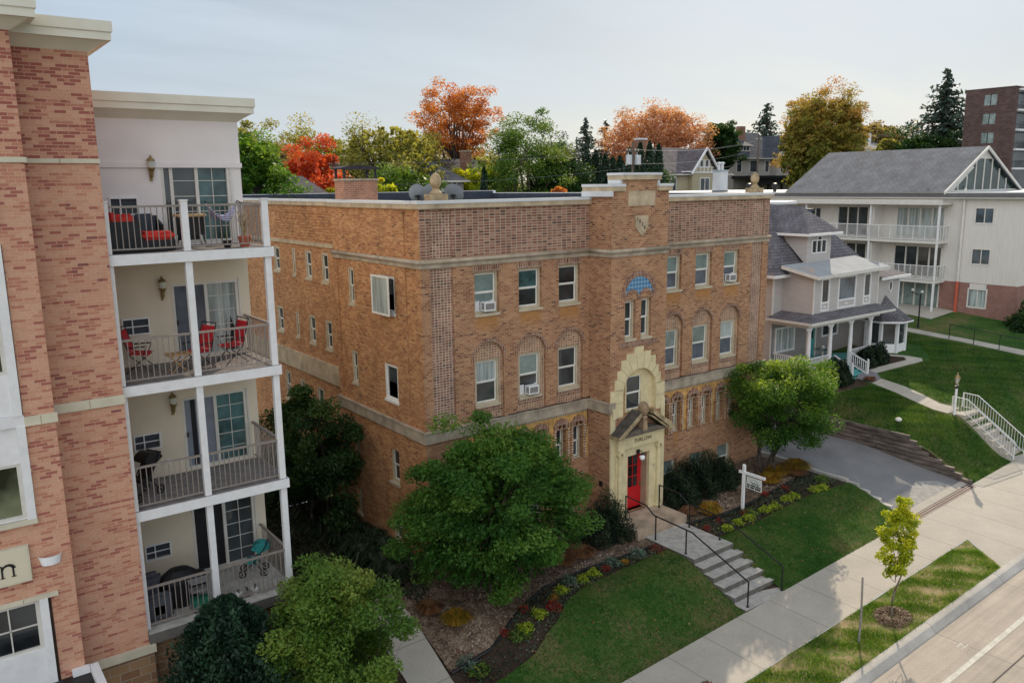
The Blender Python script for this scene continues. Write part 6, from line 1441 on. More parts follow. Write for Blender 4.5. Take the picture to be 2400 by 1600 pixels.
# hostas in the alley
k = 0
for y, xs in ((.2,(-.6,-1.35)),(1.2,(-.55,-1.3)),(2.2,(-.6,-1.4)),(3.2,(-.5,-1.25)),(4.2,(-.7,-1.5)),(5.4,(-.6,-1.6)),(7.0,(-.6,-1.5))):
    for x in xs:
        tuft('hosta', 'dark strap leaved plant in the row along the side wall' if x > -1 else 'dark strap leaved plant in the row nearer the alley path', (x,y,FG(x,y)), .62, .5, LM['hosta'], 160, .055, 'hostas along the side wall' if x > -1 else 'hostas along the alley path', 130+k, arch=1.0); k += 1
for i, (x, y, r, h) in enumerate([(-4.4,-.5,1.1,.8),(-5.0,1.6,1.1,.9),(-4.6,3.8,1.1,.9),(-4.9,-2.6,.9,.7),(-2.6,-.9+.2,.0,.0)]):
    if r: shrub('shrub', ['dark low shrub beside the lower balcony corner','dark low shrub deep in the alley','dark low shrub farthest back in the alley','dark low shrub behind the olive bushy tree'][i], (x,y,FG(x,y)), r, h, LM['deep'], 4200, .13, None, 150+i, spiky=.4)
# house shrubs
shrub('shrub', 'clipped dark shrub left of the teal porch steps', (26.4,1.5,HG(26.4,1.5)), 1.0, 1.15, LM['yew'], 9000, .13, None, 161, spiky=.6, ry=.7)
shrub('shrub', 'clipped dark shrub right of the teal porch steps under the turret', (30.6,1.95,HG(30.6,1.95)), 1.35, 1.15, LM['yew'], 11000, .13, None, 162, spiky=.6, ry=.6)
tuft('perennial', 'small rust red plant by the slate slab at the foot of the porch steps', (28.1,.55,HG(28.1,.5)), .35, .25, LM['rustgrass'], 300, .02, None, 163)
shrub('shrub', 'rounded leafy shrub at the corner of the beige apartment block', (45.2,-.4,4.0), 1.2, 1.7, LM['deep'], 5000, .2, None, 164)
rng = np.random.default_rng(9)
shrub('shrub', 'dry twiggy bush cut by the bottom edge in front of the sidewalk', (1.2,-8.9+.0,SZ(1)+.2), .01, .01, LM['rustgrass'], 4, .01, None, 165) if 0 else None
tuft('bush', 'dry brown twiggy bush on the sidewalk edge at the bottom of the photo', (2.6,-9.9,SZ(2)), .42, 1.0, LM['rustgrass'], 420, .016, None, 166, 'shrub', arch=.5)
# grass blades
def blades(name, label, poly, zf, mat, dens, h, w, seed, patch=None):
    r = np.random.default_rng(seed); pl = np.array(poly); lo = pl.min(0); hi = pl.max(0); n = int((hi-lo).prod()*dens)
    p = r.uniform(lo, hi, (n,2)); ins = np.zeros(n,bool); j = len(pl)-1
    for i in range(len(pl)):
        xi, yi = pl[i]; xj, yj = pl[j]; c = ((yi > p[:,1]) != (yj > p[:,1])) & (p[:,0] < (xj-xi)*(p[:,1]-yi)/(yj-yi+1e-12)+xi); ins ^= c; j = i
    p = p[ins]; n = len(p); den = np.sin(p[:,0]*2.3+seed)*np.sin(p[:,1]*3.1)+.5*np.sin(p[:,0]*5.7+p[:,1]*4.3)
    if patch: keep = r.uniform(-1.2,.6,n) < den+patch; p = p[keep]; den = den[keep]; n = len(p)
    z = np.array([zf(x,y) for x, y in p]); a = r.uniform(0,2*PI,n); hh = h*r.uniform(.5,1.4,n); l = r.uniform(.2,.9,n)*hh
    d = np.stack([np.cos(a),np.sin(a),0*a],1); s = np.stack([-np.sin(a),np.cos(a),0*a],1)*w; P = np.stack([p[:,0],p[:,1],z],1)
    V = np.stack([P-s,P+s,P+d*l[:,None]+np.array([0,0,1])*hh[:,None]],1).reshape(-1,3); F = np.arange(n*3).reshape(-1,3)
    t = np.clip(.4-.22*den+r.uniform(-.25,.3,n),0,1)
    o = mesh_np(name, V, F, mat, None, np.repeat(t,3), corners=3); tag(o, label, 'grass', kind='stuff'); return o
blades('grass','short dark lawn grass left of the front walk',LL,lambda x,y:FG(x,y)+.03,LM['grass'],900,.045,.010,1)
blades('grass','short lawn grass right of the front walk',LR,lambda x,y:FG(x,y)+.03,LM['grass'],900,.045,.010,2)
blades('grass','rough patchy verge grass between sidewalk and kerb',[(-2,-11.3),(16.3,-11.3),(17.55,-9.57),(-2,-9.57)],lambda x,y:SZ(x)+.01,LM['vergegrass'],2400,.08,.009,3,-.25)
blades('grass','lawn grass on the slope above the retaining wall',[(23.1,-7.25),(26.85,-7.25),(26.6,-4.3),(26.6,-3.6),(26.9,-2.6),(27.4,-1.2),(27.6,.2),(23.1,.9)],HG,LM['grass'],900,.065,.014,4)
blades('grass','lawn grass between the porch path and the apartment path',[(28.5,-7.25),(38.9,-7.25),(38.8,-2.5),(38.6,1),(38.3,5),(36.2,6),(36.2,2),(34.2,.3),(29.7,.85),(29.0,.2),(28.85,-1),(28.45,-2.2),(27.95,-3.4),(28.4,-4.3)],HG,LM['grass'],420,.06,.016,6)
# loose litter on the beds
rng = np.random.default_rng(77); n = 700; xs = rng.uniform(-2,17.5,n); ys = rng.uniform(-7,-.3,n)
P = np.stack([xs,ys,np.array([FG(x,y)+.07 for x, y in zip(xs,ys)])],1); V, F, T = leaves(P,.06,rng.uniform(0,1,n),2,.6)
tag(mesh_np('fallen_leaves',V,F,leafmat('fallen_leaf',[(.2,.1,.03),(.35,.22,.06),(.3,.08,.03),(.4,.3,.12)],.1),None,T),'scattered fallen leaves over lawns and beds','leaves',kind='stuff')

# ---------------------------------------------------------------- trees beyond the roofs
g = 'trees beyond the roofs'
def bg(label, x, y, top, r, mat, zc=.35, nc=60, nl=9000, size=.3, seed=1, shape=1.0, bark='bark', limb=12, name='autumn_tree', ry=None, cr=None, flat=.65, core=2.3, tr=None):
    z = BGz(x,y); h = top-z; r *= 1.22; nc = int(nc*1.8); nl = int(nl*2.9); size *= .74; cr = cr or r*.27
    return broadleaf(name, label, (x,y,z), h*.985, r, max(h*zc, h-3.1*r), LM[mat] if isinstance(mat,str) else mat, nc, nl, size, g, bark, seed, shape, .03*h**.95 if tr is None else tr, ry, limb=limb, cr=cr, flat=flat, blunt=2.7, core=core)
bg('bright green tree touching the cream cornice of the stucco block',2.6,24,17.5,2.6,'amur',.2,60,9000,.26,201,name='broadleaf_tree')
bg('thin pale green tree just right of the bright green one by the stucco block',9.3,44,19.2,2.6,'olive',.2,46,6000,.3,202,name='broadleaf_tree')
bg('brownish tree behind the scarlet one',12.2,42,18.4,3.3,'brownolive',.2,60,8000,.3,203)
bg('olive yellow rounded tree left of the widest olive tree',19.0,50,19.8,4.6,'olive',.2,70,9000,.33,204)
bg('widest olive tree behind the brick chimney with the metal cap',22.8,44,20.3,4.6,'olive',.2,90,12000,.3,205,limb=20)
bg('olive tree with thin twigs right of the widest olive tree',26.6,47,18.9,3.4,'olive',.2,60,7500,.3,206)
bg('orange tree squeezed behind the olive trees',29.3,52,19.2,2.3,'orange',.2,44,6500,.33,207)
bg('scarlet red tree, the reddest of all, left of the brick chimney',9.3,30,16.7,2.5,'red',.15,70,12000,.24,208,shape=1.1)
bg('yellow shrubby crown left of the chimney with the metal cap',9.5,27,14.2,1.0,'yellowgreen',.5,24,2600,.2,209,name='broadleaf_tree')
bg('yellow shrubby crown right of the chimney with the metal cap',14.3,28.5,14.35,1.0,'yellowgreen',.5,24,2600,.2,210,name='broadleaf_tree')
bg('green rounded tree in front of the dark blue roof',19.2,34,15.9,2.7,'viburnum',.2,60,9000,.24,211,name='broadleaf_tree')
bg('tall vase shaped orange maple with bare trunk, tallest above the roofline',35.4,52,24.4,3.35,'orange',.63,90,6200,.33,212,shape=.8,limb=30,cr=.95,core=0,tr=.3)
bg('small yellow green tree below the tall orange maple',30.9,42,16.0,1.6,'yellowgreen',.5,30,3600,.26,213,name='broadleaf_tree')
bg('large mid green tree with feathery top near the middle of the skyline',33.6,38,20.8,3.5,'viburnum',.2,110,14000,.28,214,name='broadleaf_tree',shape=1.25,core=0,limb=24)
bg('dark green lower tree at the right foot of the large feathery green tree',36.6,37,17.2,3.0,'deep',.2,50,9000,.26,215,name='broadleaf_tree')
bg('thin sparse green tree with open branches left of the pair of spruces',45.3,46,19.8,2.4,'bluegreen',.4,40,3200,.3,216,name='broadleaf_tree',limb=26,core=0)
bg('small orange shrub peeping over the dark parapet',27.6,26,13.95,.55,'orange',.7,14,1000,.16,217)
bg('wide pale orange tree above the row of arborvitae',76,62,25.3,6.4,'paleorange',.3,150,15000,.42,218,limb=34,shape=.9,cr=1.7,core=1.2)
bg('round green tree left of the grey timbered house',88,60,23.3,2.2,'deep',.5,40,5000,.4,219,name='broadleaf_tree')
bg('large orange and olive tree between grey timbered house and shingled gable',94,47,26.3,5.4,'rustgreen',.25,130,15000,.42,221,limb=26,cr=1.5)
bg('crimson tinged tree low behind the ridge of the beige block',95.5,44,19.5,2.3,'red',.4,30,3000,.4,222)
bg('dark green tree at the foot of the tall spruce by the brick tower',121,46,21.6,4.6,'deep',.2,70,9000,.5,223,name='broadleaf_tree')
bg('yellowing tree beside the wooden utility pole far right',119,51,21.0,1.9,'olive',.3,40,5000,.5,224)
bg('distant hazy olive tree behind the low grey roof',168,100,26,6,'olive',.2,50,4500,.8,225)
bg('distant hazy brown tree at the right of the low grey roof',165,80,27.3,7,'brownolive',.2,50,4500,.8,226)
for i,(x,y,tp,r,mt,lb) in enumerate([(43,60,18.2,5,'olive','hazy olive tree seen between the maple trunk and the green tree'),(60,90,21,7,'brownolive','hazy brown tree far behind the spruces'),(-2,60,19,5,'olive','hazy olive tree behind the bright green tree'),(55,44,16.2,3,'deep','dark tree behind the beige gabled house')]):
    bg(lb,x,y,tp,r,mt,.2,50,5500,.45,240+i,name='broadleaf_tree')
spruce('spruce','left one of the pair of blue green spruces on the skyline',(69.6,70,3),20.4,6.6,LM['bluegreen'],34,.6,g,301,1.0)
spruce('spruce','right one of the pair of blue green spruces on the skyline',(73.6,70,3),20.4,6.2,LM['bluegreen'],30,.6,g,302,.8)
spruce('spruce','spruce rising behind the dark roof of the grey timbered house',(119,75,4),24.4,10.5,LM['bluegreen'],32,.75,g,303,.9)
spruce('spruce','tallest dark spruce touching the brick tower at far right',(128.5,47,4),27.7,12,LM['bluegreen'],38,.9,g,304,1.0,z0=.2)
for i,(x,y,tp,r,lb) in enumerate([(25.5,33,15.2,.45,'single narrow arborvitae below the orange maple'),(37.6,36,16.2,.9,'first arborvitae of the left group behind the parapet'),(39.2,36,16.8,.95,'second arborvitae of the left group behind the parapet'),(40.8,36.4,16.9,.9,'third arborvitae of the left group behind the parapet'),(42.6,37,16.6,.9,'fourth arborvitae of the left group behind the parapet'),(48.9,40,17.4,.85,'arborvitae just right of the transformer pole'),(50.4,40,18.0,.85,'arborvitae in the middle of the right group'),(51.8,40,18.2,.85,'tallest arborvitae of the right group'),(53.2,40,17.9,.85,'arborvitae touching the beige gabled house'),(47.0,39.5,16.6,.85,'arborvitae just behind the transformer pole'),(45.0,38.5,16.4,.9,'arborvitae between the left group and the transformer pole')]):
    z = BGz(x,y); column('arborvitae', lb, (x,y,z), tp-z, r, LM['arb'], 4200, .34, 'arborvitae behind the parapet', 320+i, .55)

# pebbles and ground cover
def scatter(name, label, poly, n, size, mat, seed, z=.03, up=1.5, aspect=.7):
    global rng
    rng = np.random.default_rng(seed); pl = np.array(poly); lo = pl.min(0); hi = pl.max(0); p = rng.uniform(lo, hi, (n,2)); ins = np.zeros(n,bool); j = len(pl)-1
    for i in range(len(pl)):
        xi, yi = pl[i]; xj, yj = pl[j]; ins ^= ((yi > p[:,1]) != (yj > p[:,1])) & (p[:,0] < (xj-xi)*(p[:,1]-yi)/(yj-yi+1e-12)+xi); j = i
    p = p[ins]; P = np.stack([p[:,0],p[:,1],np.array([FG(x,y)+z for x, y in p])+rng.uniform(0,z,len(p))],1)
    V, F, T = leaves(P, size, np.clip(rng.uniform(0,1,len(p))*.7+.3*np.sin(p[:,0]*1.7)*np.sin(p[:,1]*2.3+1),0,1), up, aspect); tag(mesh_np(name,V,F,mat,None,T),label,name.replace('_',' '),kind='stuff')
PB_ = leafmat('pebble_stone',[(.07,.05,.035),(.20,.14,.10),(.33,.25,.19),(.50,.43,.36)],.02)
scatter('pebbles','tan pebbles covering the bed left of the front walk',gv,16000,.07,PB_,501,.025)
scatter('pebbles','tan pebbles covering the bed under the yews',[(9.75,-2.7),(11.4,-3.05),(13,-3.1),(14.8,-3.0),(16.4,-2.9),(17.4,-2.6),(17.7,-1),(17.7,.0),(9.75,.0)],9000,.07,PB_,502,.025)
GC = leafmat('ground_cover_leaf',[(.02,.035,.018),(.045,.07,.04),(.08,.11,.07),(.13,.12,.08)],.2)
scatter('ground_cover','grey green ground cover in the flower strip left of the walk',[(7.5,-3.85),(5,-3.95),(3.2,-4.1),(2.2,-4.5),(1.5,-4.95),(.3,-5.4),(-.9,-5.35),(-1.7,-5.25),(-1.9,-4.5),(-.6,-4.5),(.4,-4.2),(1.2,-3.8),(2.3,-3.35),(4.2,-3.2),(5.8,-3.3),(7.5,-3.35)],5200,.075,GC,503,.04,.6)
scatter('ground_cover','grey green ground cover in the flower strip right of the walk',[(9.8,-2.8),(11.4,-3.1),(13,-3.15),(14.8,-3.05),(16.4,-2.95),(17.5,-2.7),(17.8,-4.5),(16.7,-4.4),(15.4,-4.25),(13.2,-4.25),(11.7,-4.3),(9.8,-4.25)],3800,.075,GC,504,.04,.6)
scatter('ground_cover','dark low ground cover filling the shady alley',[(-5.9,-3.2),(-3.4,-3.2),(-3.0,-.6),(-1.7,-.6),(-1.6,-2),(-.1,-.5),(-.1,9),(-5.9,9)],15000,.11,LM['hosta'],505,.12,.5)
for i,(x,y,r,h,lb) in enumerate([(-4.9,9.4,1.6,2.6,'added tall dark bush hiding the bright far end of the alley, stucco side'),(-2.4,9.8,1.6,2.8,'added tall dark bush hiding the bright far end of the alley, middle'),(-.3,9.2,1.2,2.3,'added tall dark bush hiding the bright far end of the alley, brick side'),(-3.2,1.2,.8,.7,'low dark bush where the alley path ends')]): shrub('shrub',lb,(x,y,FG(x,y)),r,h,LM['deep'],5000,.16,None,170+i,spiky=.4)  # the three tall ones are added to cover sunlit ground beyond the alley
# ---------------------------------------------------------------- houses beyond, poles and wires
def gable(T, x0, x1, y0, y1, z0, ze, zr, axis, wall, roof, ov=.4, hip=0, name='roof'):
    m = MB(); m.wall(PY(y0),x0,x1,z0,ze,[]); m.wall(PX(x0),y0,y1,z0,ze,[]); m.wall(PXr(x1),y0,y1,z0,ze,[]); m.wall(PYb(y1),x0,x1,z0,ze,[])
    if axis == 'x' and not hip:
        for x in (x0,x1): m.poly([(x,y0,ze),(x,y1,ze),(x,(y0+y1)/2,zr-.1)])
    elif not hip:
        for y in (y0,y1): m.poly([(x0,y,ze),(x1,y,ze),((x0+x1)/2,y,zr-.1)])
    w = m.build('wall', wall, T); m = MB(); a,b,c,d = x0-ov,x1+ov,y0-ov,y1+ov; ym = (y0+y1)/2; xm = (x0+x1)/2; e = ze-.12
    if axis == 'x': p, q = (a+hip,ym,zr), (b-hip,ym,zr); m.quad((a,c,e),(b,c,e),q,p); m.quad((a,d,e),(b,d,e),q,p); m.poly([(a,c,e),(a,d,e),p]) if hip else 0; m.poly([(b,c,e),(b,d,e),q]) if hip else 0
    else: p, q = (xm,c+hip,zr), (xm,d-hip,zr); m.quad((a,c,e),(a,d,e),q,p); m.quad((b,c,e),(b,d,e),q,p); m.poly([(a,c,e),(b,c,e),p]) if hip else 0; m.poly([(a,d,e),(b,d,e),q]) if hip else 0
    r = m.build(name, roof, T)
    f = MB()
    if axis == 'y' and not hip:
        for s0,s1 in ((a,xm),(b,xm)): f.bar((s0,c,e),(s1,c,zr),.14,.1)
    f.bar((a,c,e),(b,c,e),.1,.14) if axis == 'x' or hip else 0; f.bar((a,c,e),(a,d,e),.1,.14)
    f.build('fascia', M['offwhite'], T); return w, r
def win(T, P, u0,u1,z0,z1, frame='white', pane='glass', bars=0, t=.09):
    f = MB(); pbox(f,P,u0-t,u0,-.05,.01,z0-t,z1+t); pbox(f,P,u1,u1+t,-.05,.01,z0-t,z1+t); pbox(f,P,u0,u1,-.05,.01,z1,z1+t); pbox(f,P,u0,u1,-.05,.01,z0-t,z0)
    for k in range(bars): x = u0+(u1-u0)*(k+1)/(bars+1); pbox(f,P,x-.05,x+.05,-.05,.01,z0,z1)
    w = f.build('window', M[frame], T); g_ = MB(); g_.quad(P(u0,-.02,z0),P(u1,-.02,z0),P(u1,-.02,z1),P(u0,-.02,z1)); g_.build('pane', M[pane], w)
M['roof_brown'] = shingle('dark_brown_shingle',(.045,.038,.042),(.07,.06,.065),.4,.25); M['roof_slate'] = shingle('blue_slate_shingle',(.045,.055,.075),(.07,.08,.10),.4,.25); M['roof_mauve'] = shingle('mauve_grey_shingle',(.10,.085,.095),(.14,.12,.13),.5,.3)
M['beige'] = rows('beige_lap_siding',(.42,.375,.25),.2,.85,'z',.8,.06,.1); M['greystucco'] = plain('grey_stucco',(.42,.40,.365),.9,.1,1); M['greyside'] = rows('grey_lap_siding',(.33,.33,.33),.2,.8,'z',.8,.08,.1); M['chimbrick'] = brick('old_red_brick',FBp,(.3,.22,.18),bmp=.2)
t = thing('house','house with steep dark brown roof low behind the stucco block','house',(1.5,24,1.3)); gable(t,-3,3.4,22,27,1.3,12.6,14.75,'x',M['greyside'],M['roof_brown']); gable(t,3.6,8.5,24,29,1.3,12.9,14.5,'x',M['greyside'],M['roof_mauve'],.3,1.5)
t = thing('house','house with a dark blue slate hip roof behind the stone ball finial','house',(26,43,1.6)); gable(t,22,28.1,40,46,1.6,14.3,16.5,'y',M['greyside'],M['roof_slate'],.45,2.8); win(t,PY(40),26.4,27.3,13.0,14.1,bars=1)
t = thing('house','house with a brick chimney mostly hidden behind the trunk of the orange maple','house',(31.5,46,1.8)); gable(t,28.6,34,45,50,1.8,14.9,16.4,'x',M['greyside'],M['roof_brown']); c = MB().box(31.0,31.8,44.1,44.9,12,16.95).build('chimney',M['chimbrick'],t); MB().box(30.94,31.86,44.04,44.96,16.952,17.08).build('chimney_cap',M['stone_grey'],c)
# beige gabled house
t = thing('house','beige house with a white timbered front gable and mauve hip roof','house',(67,48,4.5))
gable(t,60.6,73.4,47,55,4.3,14.9,18.2,'x',M['beige'],M['roof_mauve'],.55,4.2)
m = MB(); y = 46.3; m.wall(PY(y),65.9,70.1,4.3,15.1,[]); m.poly([(65.9,y,15.1),(70.1,y,15.1),(68,y,17.6)]); m.wall(PX(65.9),y,47,4.3,15.1,[]); m.wall(PXr(70.1),y,47,4.3,15.1,[]); m.build('front_gable',M['beige'],t)
m = MB(); m.quad((65.4,y-.4,14.9),(68,y-.4,17.95),(68,51,17.95),(65.4,51,14.9)); m.quad((70.6,y-.4,14.9),(68,y-.4,17.95),(68,51,17.95),(70.6,51,14.9)); m.build('gable_roof',M['roof_mauve'],t)
m = MB(); m.bar((65.3,y-.45,14.85),(68,y-.45,17.98),.2,.2); m.bar((70.7,y-.45,14.85),(68,y-.45,17.98),.2,.2); m.box(65.7,70.3,y-.08,y,14.95,15.1); m.box(66.2,69.8,y-.07,y,15.6,15.7)
for x in (66.6,67.3,68,68.7,69.4): m.box(x-.06,x+.06,y-.06,y,15.1,15.6)
for x in (67.05,68,68.95): m.box(x-.06,x+.06,y-.06,y,15.7,16.6)
m.box(64.6,65.9,y-.2,47,15.05,15.2); m.build('white_timbering',M['white'],t)
win(t,PY(y),67.25,67.75,15.75,16.5,t=.05); win(t,PY(y),68.25,68.75,15.75,16.5,t=.05); win(t,PY(47),62.9,63.7,12.9,14.6); win(t,PY(y),67.4,69.0,12.7,14.3,bars=1); 
c = MB().box(60.6,61.6,50,51,14,19).build('chimney',M['chimbrick'],t); MB().box(60.5,61.7,49.9,51.1,19.002,19.2).build('chimney_cap',M['white_metal'],c)
# grey timbered house
t = thing('house','large grey stucco house with steep dark roof, dormer and dark porch','house',(100,66,5))
w, r = gable(t,93.6,104.6,62,71,4.8,17.6,21.9,'x',M['greystucco'],M['roof_slate'],.7)
gable(t,103.0,108.4,60.8,68,4.8,17.6,21.3,'y',M['greystucco'],M['roof_slate'],.6)
m = MB(); m.box(95.2,98.2,62.5,65,18.6,19.5); d_ = m.build('dormer',M['greystucco'],t); m = MB(); m.poly([(94.8,62.0,19.45),(98.6,62.0,19.45),(98.2,65.5,20.9),(95.2,65.5,20.9)]); m.build('dormer_roof',M['roof_slate'],d_); win(t,PY(62.5),95.6,97.8,18.7,19.35,bars=2)
for u0,u1 in ((94.3,95.4),(97.6,99.6),(101.5,102.4)): win(t,PY(62),u0,u1,15.4,17.1)
for u0,u1 in ((104.0,104.5),(104.7,105.4),(105.6,106.1)): win(t,PY(60.8),u0,u1,15.4,17.1,t=.06)
for u0,u1 in ((104.8,105.5),(105.8,106.5)): win(t,PY(60.8),u0,u1,18.2,19.6,t=.07)
m = MB(); m.box(93,108.4,57.5,61.95,14.3,14.75); m.box(93.2,108.2,57.7,57.9,13.4,14.3); m.build('porch_roof',M['dark'],t)
for x in (93.5,97,100.5,104,107.6): MB().box(x-.15,x+.15,57.8,58.1,5,14.3).build('porch_post',M['dark'],t)
c = MB().box(98.6,99.7,64.8,65.8,19,22.7).build('chimney',M['chimbrick'],t)
t = thing('house','low building with a plain pale grey hip roof left of the far utility pole','house',(150,74,6)); gable(t,141,161,70,84,5,19.8,22.3,'x',M['greystucco'],M['shingle2'],.6,6); MB().tube([(147.5,71,20),(147.5,71,23.2)],.35,8).build('flue',M['white_metal'],t)
# brick tower at the right edge
t = thing('apartment_tower','dark brown brick apartment tower with recessed balconies at the right edge','building',(118,40,5))
M['towerbrick'] = brick('dark_brown_brick',[(0,(.095,.06,.055)),(.4,(.135,.085,.075)),(.7,(.11,.065,.06))],(.15,.11,.10),bw=.6,bh=.25,ms=.03,dirt=.25,bmp=.2)
xt = 112; 
TWH = [(31.78,33.5,z,z+1.46) for z in (23.95,21.38,18.77)]
m = MB(); m.wall(PX(xt),29.45,36.05,4,26.15,TWH,.15); m.wall(PYb(36.05),xt,130,4,26.15,[]); m.wall(PY(29.45),xt,xt+1.0,4,26.15,[]); m.box(xt-.04,130,29.4,36.1,26.15,26.3); m.build('wall',M['towerbrick'],t)
for h in TWH: win(t,PX(xt+.1),h[0],h[1],h[2],h[3],'black','blind',1,.1)
m = MB(); m.box(xt+1.0,130,30.4,30.5,4,26.1); m.build('balcony_back',M['glass'],t)
for z in (25.75,23.0,20.33,17.67,15.05): MB().box(xt+1.0,130,29.1,30.4,z,z+.27).build('balcony_slab',M['white'],t)
m = MB()
for z in (23.27,20.6,17.94,15.32):
    m.box(xt+1.0,130,29.1,29.16,z+.95,z+1.0)
    for k in range(40): m.box(xt+1.3+k*.4,xt+1.33+k*.4,29.12,29.15,z,z+.95)
m.build('balcony_railing',M['black'],t)
# utility poles
M['polewood'] = plain('weathered_pole_wood',(.13,.105,.085),.95,.3,5)
def pole(x,y,z0,z1,label,arms,trans=0):
    t = thing('utility_pole',label,'utility pole',(x,y,z0)); MB().tube([(x,y,z0),(x,y,z1)],[.17,.11],10).build('pole',M['polewood'],t)
    for z,l in arms:
        m = MB(); m.box(x-l,x+l,y-.06,y+.06,z,z+.12); m.build('crossarm',M['polewood'],t); m = MB()
        for k in (-.9,-.45,.45,.9): m.lathe([(.05,0),(.06,.08),(.03,.16)],(x+k*l,y,z+.12),8)
        m.build('insulators',M['lampglass'],t)
    for k in range(trans):
        m = MB(); xx = x+(-.55 if k == 0 else .55); m.lathe([(.26,0),(.28,.04),(.28,.78),(.22,.84)],(xx,y-.1,z1-1.9),14); m.lathe([(.04,0),(.04,.2)],(xx-.1,y-.1,z1-1.07),6); m.build('transformer',plain('pale_transformer_paint',(.55,.58,.60),.4,.06,3) if 'trf' not in M else M['trf'],t)
    return t
pole(39.3,30,1.5,17.3,'wooden utility pole carrying two pale transformers behind the stepped parapet',[(16.5,.75)],2)
pole(11.3,30.5,1.5,15.9,'thin utility pole beside the scarlet tree',[(15.2,.4)])
pole(124.4,50,5,22.4,'far wooden utility pole in front of the spruce by the tower',[(20.8,.7),(21.6,.6)])
pole(83.5,50,5,20.2,'slim pole between the beige house and the large orange and olive tree',[(19.4,.6)])
def wires(label, pts, off):
    for k,(dx,dz) in enumerate(off):
        m = MB()
        for (a,b) in zip(pts,pts[1:]):
            A_ = Vector(a)+Vector((dx,0,dz)); B_ = Vector(b)+Vector((dx,0,dz)); sag = .012*(B_-A_).length
            m.tube([A_.lerp(B_,i/14)+Vector((0,0,-sag*4*(i/14)*(1-i/14))) for i in range(15)],.010,4)
        tag(m.build('overhead_wire',plain('wire_grey',(.32,.33,.34),.5,.05,2) if 'wire' not in M else M['wire']),label[k],'wire','overhead wires')
M['wire'] = plain('aluminium_wire',(.20,.21,.22),.5,.06,2)
wires(['upper wire running left from the transformer pole','lower wire running left from the transformer pole'],[(11.3,30.5,15.4),(39.3,30,16.7)],[(0,0),(.4,-1.5)])
wires(['topmost wire running right from the transformer pole','second wire running right from the transformer pole','third wire running right from the transformer pole','lowest wire running right from the transformer pole'],[(39.3,30,16.7),(83.5,50,19.5),(124.4,50,21.7)],[(0,0),(.6,0),(0,-1.2),(0,-2.4)])

# ---------------------------------------------------------------- sky, sun, camera
SUN_AZ, SUN_EL = math.atan2(.83,.56), R(28)     # azimuth from +Y towards +X
wd = bpy.data.worlds.new('World'); sc.world = wd; wd.use_nodes = True; nt = wd.node_tree; bgn = nt.nodes['Background']
sky = nt.nodes.new('ShaderNodeTexSky'); sky.sky_type = 'NISHITA'; sky.sun_disc = False; sky.sun_elevation = SUN_EL; sky.sun_rotation = SUN_AZ; sky.altitude = 300; sky.air_density = 1; sky.dust_density = 1.0; sky.ozone_density = 1.2
tcn = nt.nodes.new('ShaderNodeTexCoord'); vec = tcn.outputs['Generated']; sep = nt.nodes.new('ShaderNodeSeparateXYZ'); nt.links.new(vec, sep.inputs[0])
zc = mth(nt,'ADD',mth(nt,'MAXIMUM',sep.outputs[2],0),.16)
pr = nt.nodes.new('ShaderNodeCombineXYZ'); nt.links.new(mth(nt,'DIVIDE',sep.outputs[0],zc),pr.inputs[0]); nt.links.new(mth(nt,'DIVIDE',sep.outputs[1],zc),pr.inputs[1])
mp = nt.nodes.new('ShaderNodeMapping'); mp.inputs['Rotation'].default_value = (0,0,R(28)); mp.inputs['Scale'].default_value = (.32,.95,1); nt.links.new(pr.outputs[0],mp.inputs[0])
cn_ = noise(nt, mp.outputs[0], 1.0, 7, .56)
cr_ = ramp(nt,[(.36,0),(.68,1)],'EASE'); nt.links.new(cn_,cr_.inputs[0])
# a veil of thin high cloud over the nishita blue; the unseen side behind the camera is boosted to light the shaded facade, white again towards the sun
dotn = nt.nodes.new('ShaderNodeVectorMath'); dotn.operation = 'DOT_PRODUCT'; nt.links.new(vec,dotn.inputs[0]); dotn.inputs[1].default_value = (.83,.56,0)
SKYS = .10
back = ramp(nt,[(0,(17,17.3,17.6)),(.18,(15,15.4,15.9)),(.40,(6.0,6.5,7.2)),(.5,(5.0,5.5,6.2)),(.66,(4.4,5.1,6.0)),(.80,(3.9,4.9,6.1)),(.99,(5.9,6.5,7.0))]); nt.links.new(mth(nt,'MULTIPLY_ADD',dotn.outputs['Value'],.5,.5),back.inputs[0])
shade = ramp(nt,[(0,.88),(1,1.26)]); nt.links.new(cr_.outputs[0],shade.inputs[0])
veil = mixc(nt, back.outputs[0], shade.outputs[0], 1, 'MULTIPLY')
fac = mth(nt,'ADD',mth(nt,'MULTIPLY',cr_.outputs[0],.18),.76,clamp=True)
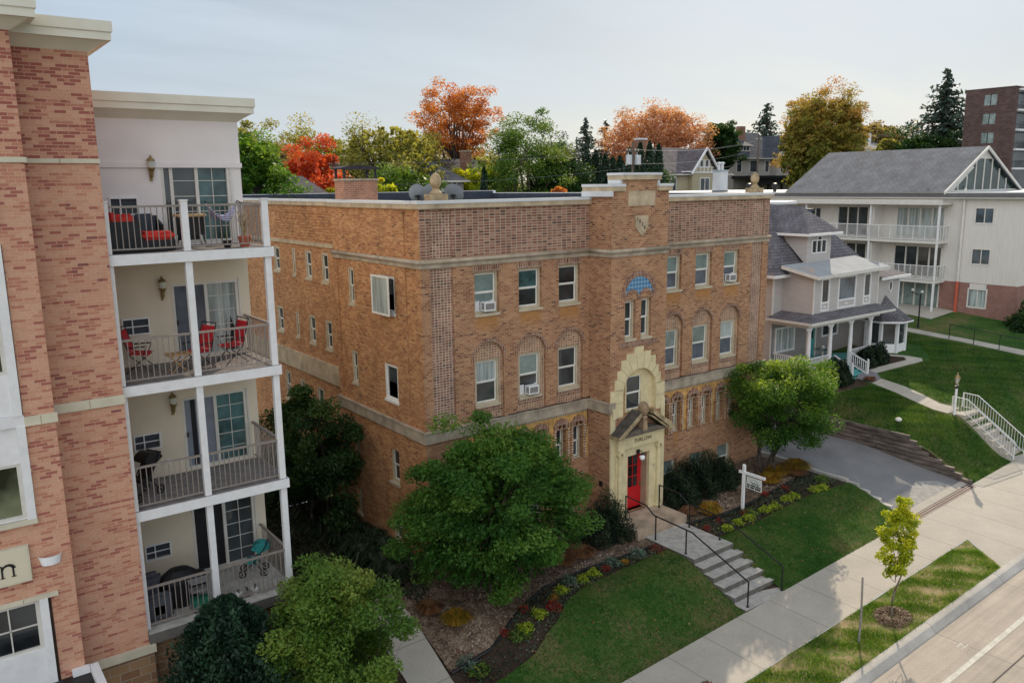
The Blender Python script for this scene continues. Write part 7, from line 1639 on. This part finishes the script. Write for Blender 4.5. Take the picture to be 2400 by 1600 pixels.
hz = ramp(nt,[(0,.75),(.16,.25),(.4,0)],'EASE'); nt.links.new(mth(nt,'MAXIMUM',sep.outputs[2],0),hz.inputs[0])
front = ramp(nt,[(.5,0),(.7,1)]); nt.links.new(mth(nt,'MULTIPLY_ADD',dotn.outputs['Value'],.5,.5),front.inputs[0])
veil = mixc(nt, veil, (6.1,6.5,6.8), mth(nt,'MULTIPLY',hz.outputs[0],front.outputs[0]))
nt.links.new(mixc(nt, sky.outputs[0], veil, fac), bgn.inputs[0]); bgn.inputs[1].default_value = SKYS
sl = bpy.data.lights.new('sun','SUN'); sl.energy = 4.8; sl.angle = R(.55); sl.color = (1,.84,.64); so = bpy.data.objects.new('sun',sl); col.objects.link(so)
sd = Vector((math.sin(SUN_AZ)*math.cos(SUN_EL), math.cos(SUN_AZ)*math.cos(SUN_EL), math.sin(SUN_EL))); so.rotation_euler = sd.to_track_quat('Z','Y').to_euler(); so.location = sd*60
cd = bpy.data.cameras.new('camera'); cam = bpy.data.objects.new('camera',cd); col.objects.link(cam); sc.camera = cam
cd.sensor_fit = 'HORIZONTAL'; cd.sensor_width = 36; cd.lens = 1917.79/2400*36; cd.clip_start = .1; cd.clip_end = 3000
yaw, pit, rol = .63931985, .18860646, -.01258024
fw = Vector((math.sin(yaw)*math.cos(pit), math.cos(yaw)*math.cos(pit), -math.sin(pit))); rt = Vector((math.cos(yaw), -math.sin(yaw), 0)); up = rt.cross(fw)
r2 = rt*math.cos(rol)+up*math.sin(rol); u2 = -rt*math.sin(rol)+up*math.cos(rol)
Mx = Matrix((r2, u2, -fw)).transposed().to_4x4(); Mx.translation = Vector((-13.1355,-22.4798,13.7844)); cam.matrix_world = Mx
sc.view_settings.view_transform = 'Standard'; sc.view_settings.look = 'None'; sc.view_settings.exposure = 0; sc.view_settings.gamma = 1
sc.cycles.max_bounces = 6; sc.cycles.diffuse_bounces = 3; sc.cycles.glossy_bounces = 2; sc.cycles.transmission_bounces = 2; sc.cycles.transparent_max_bounces = 6
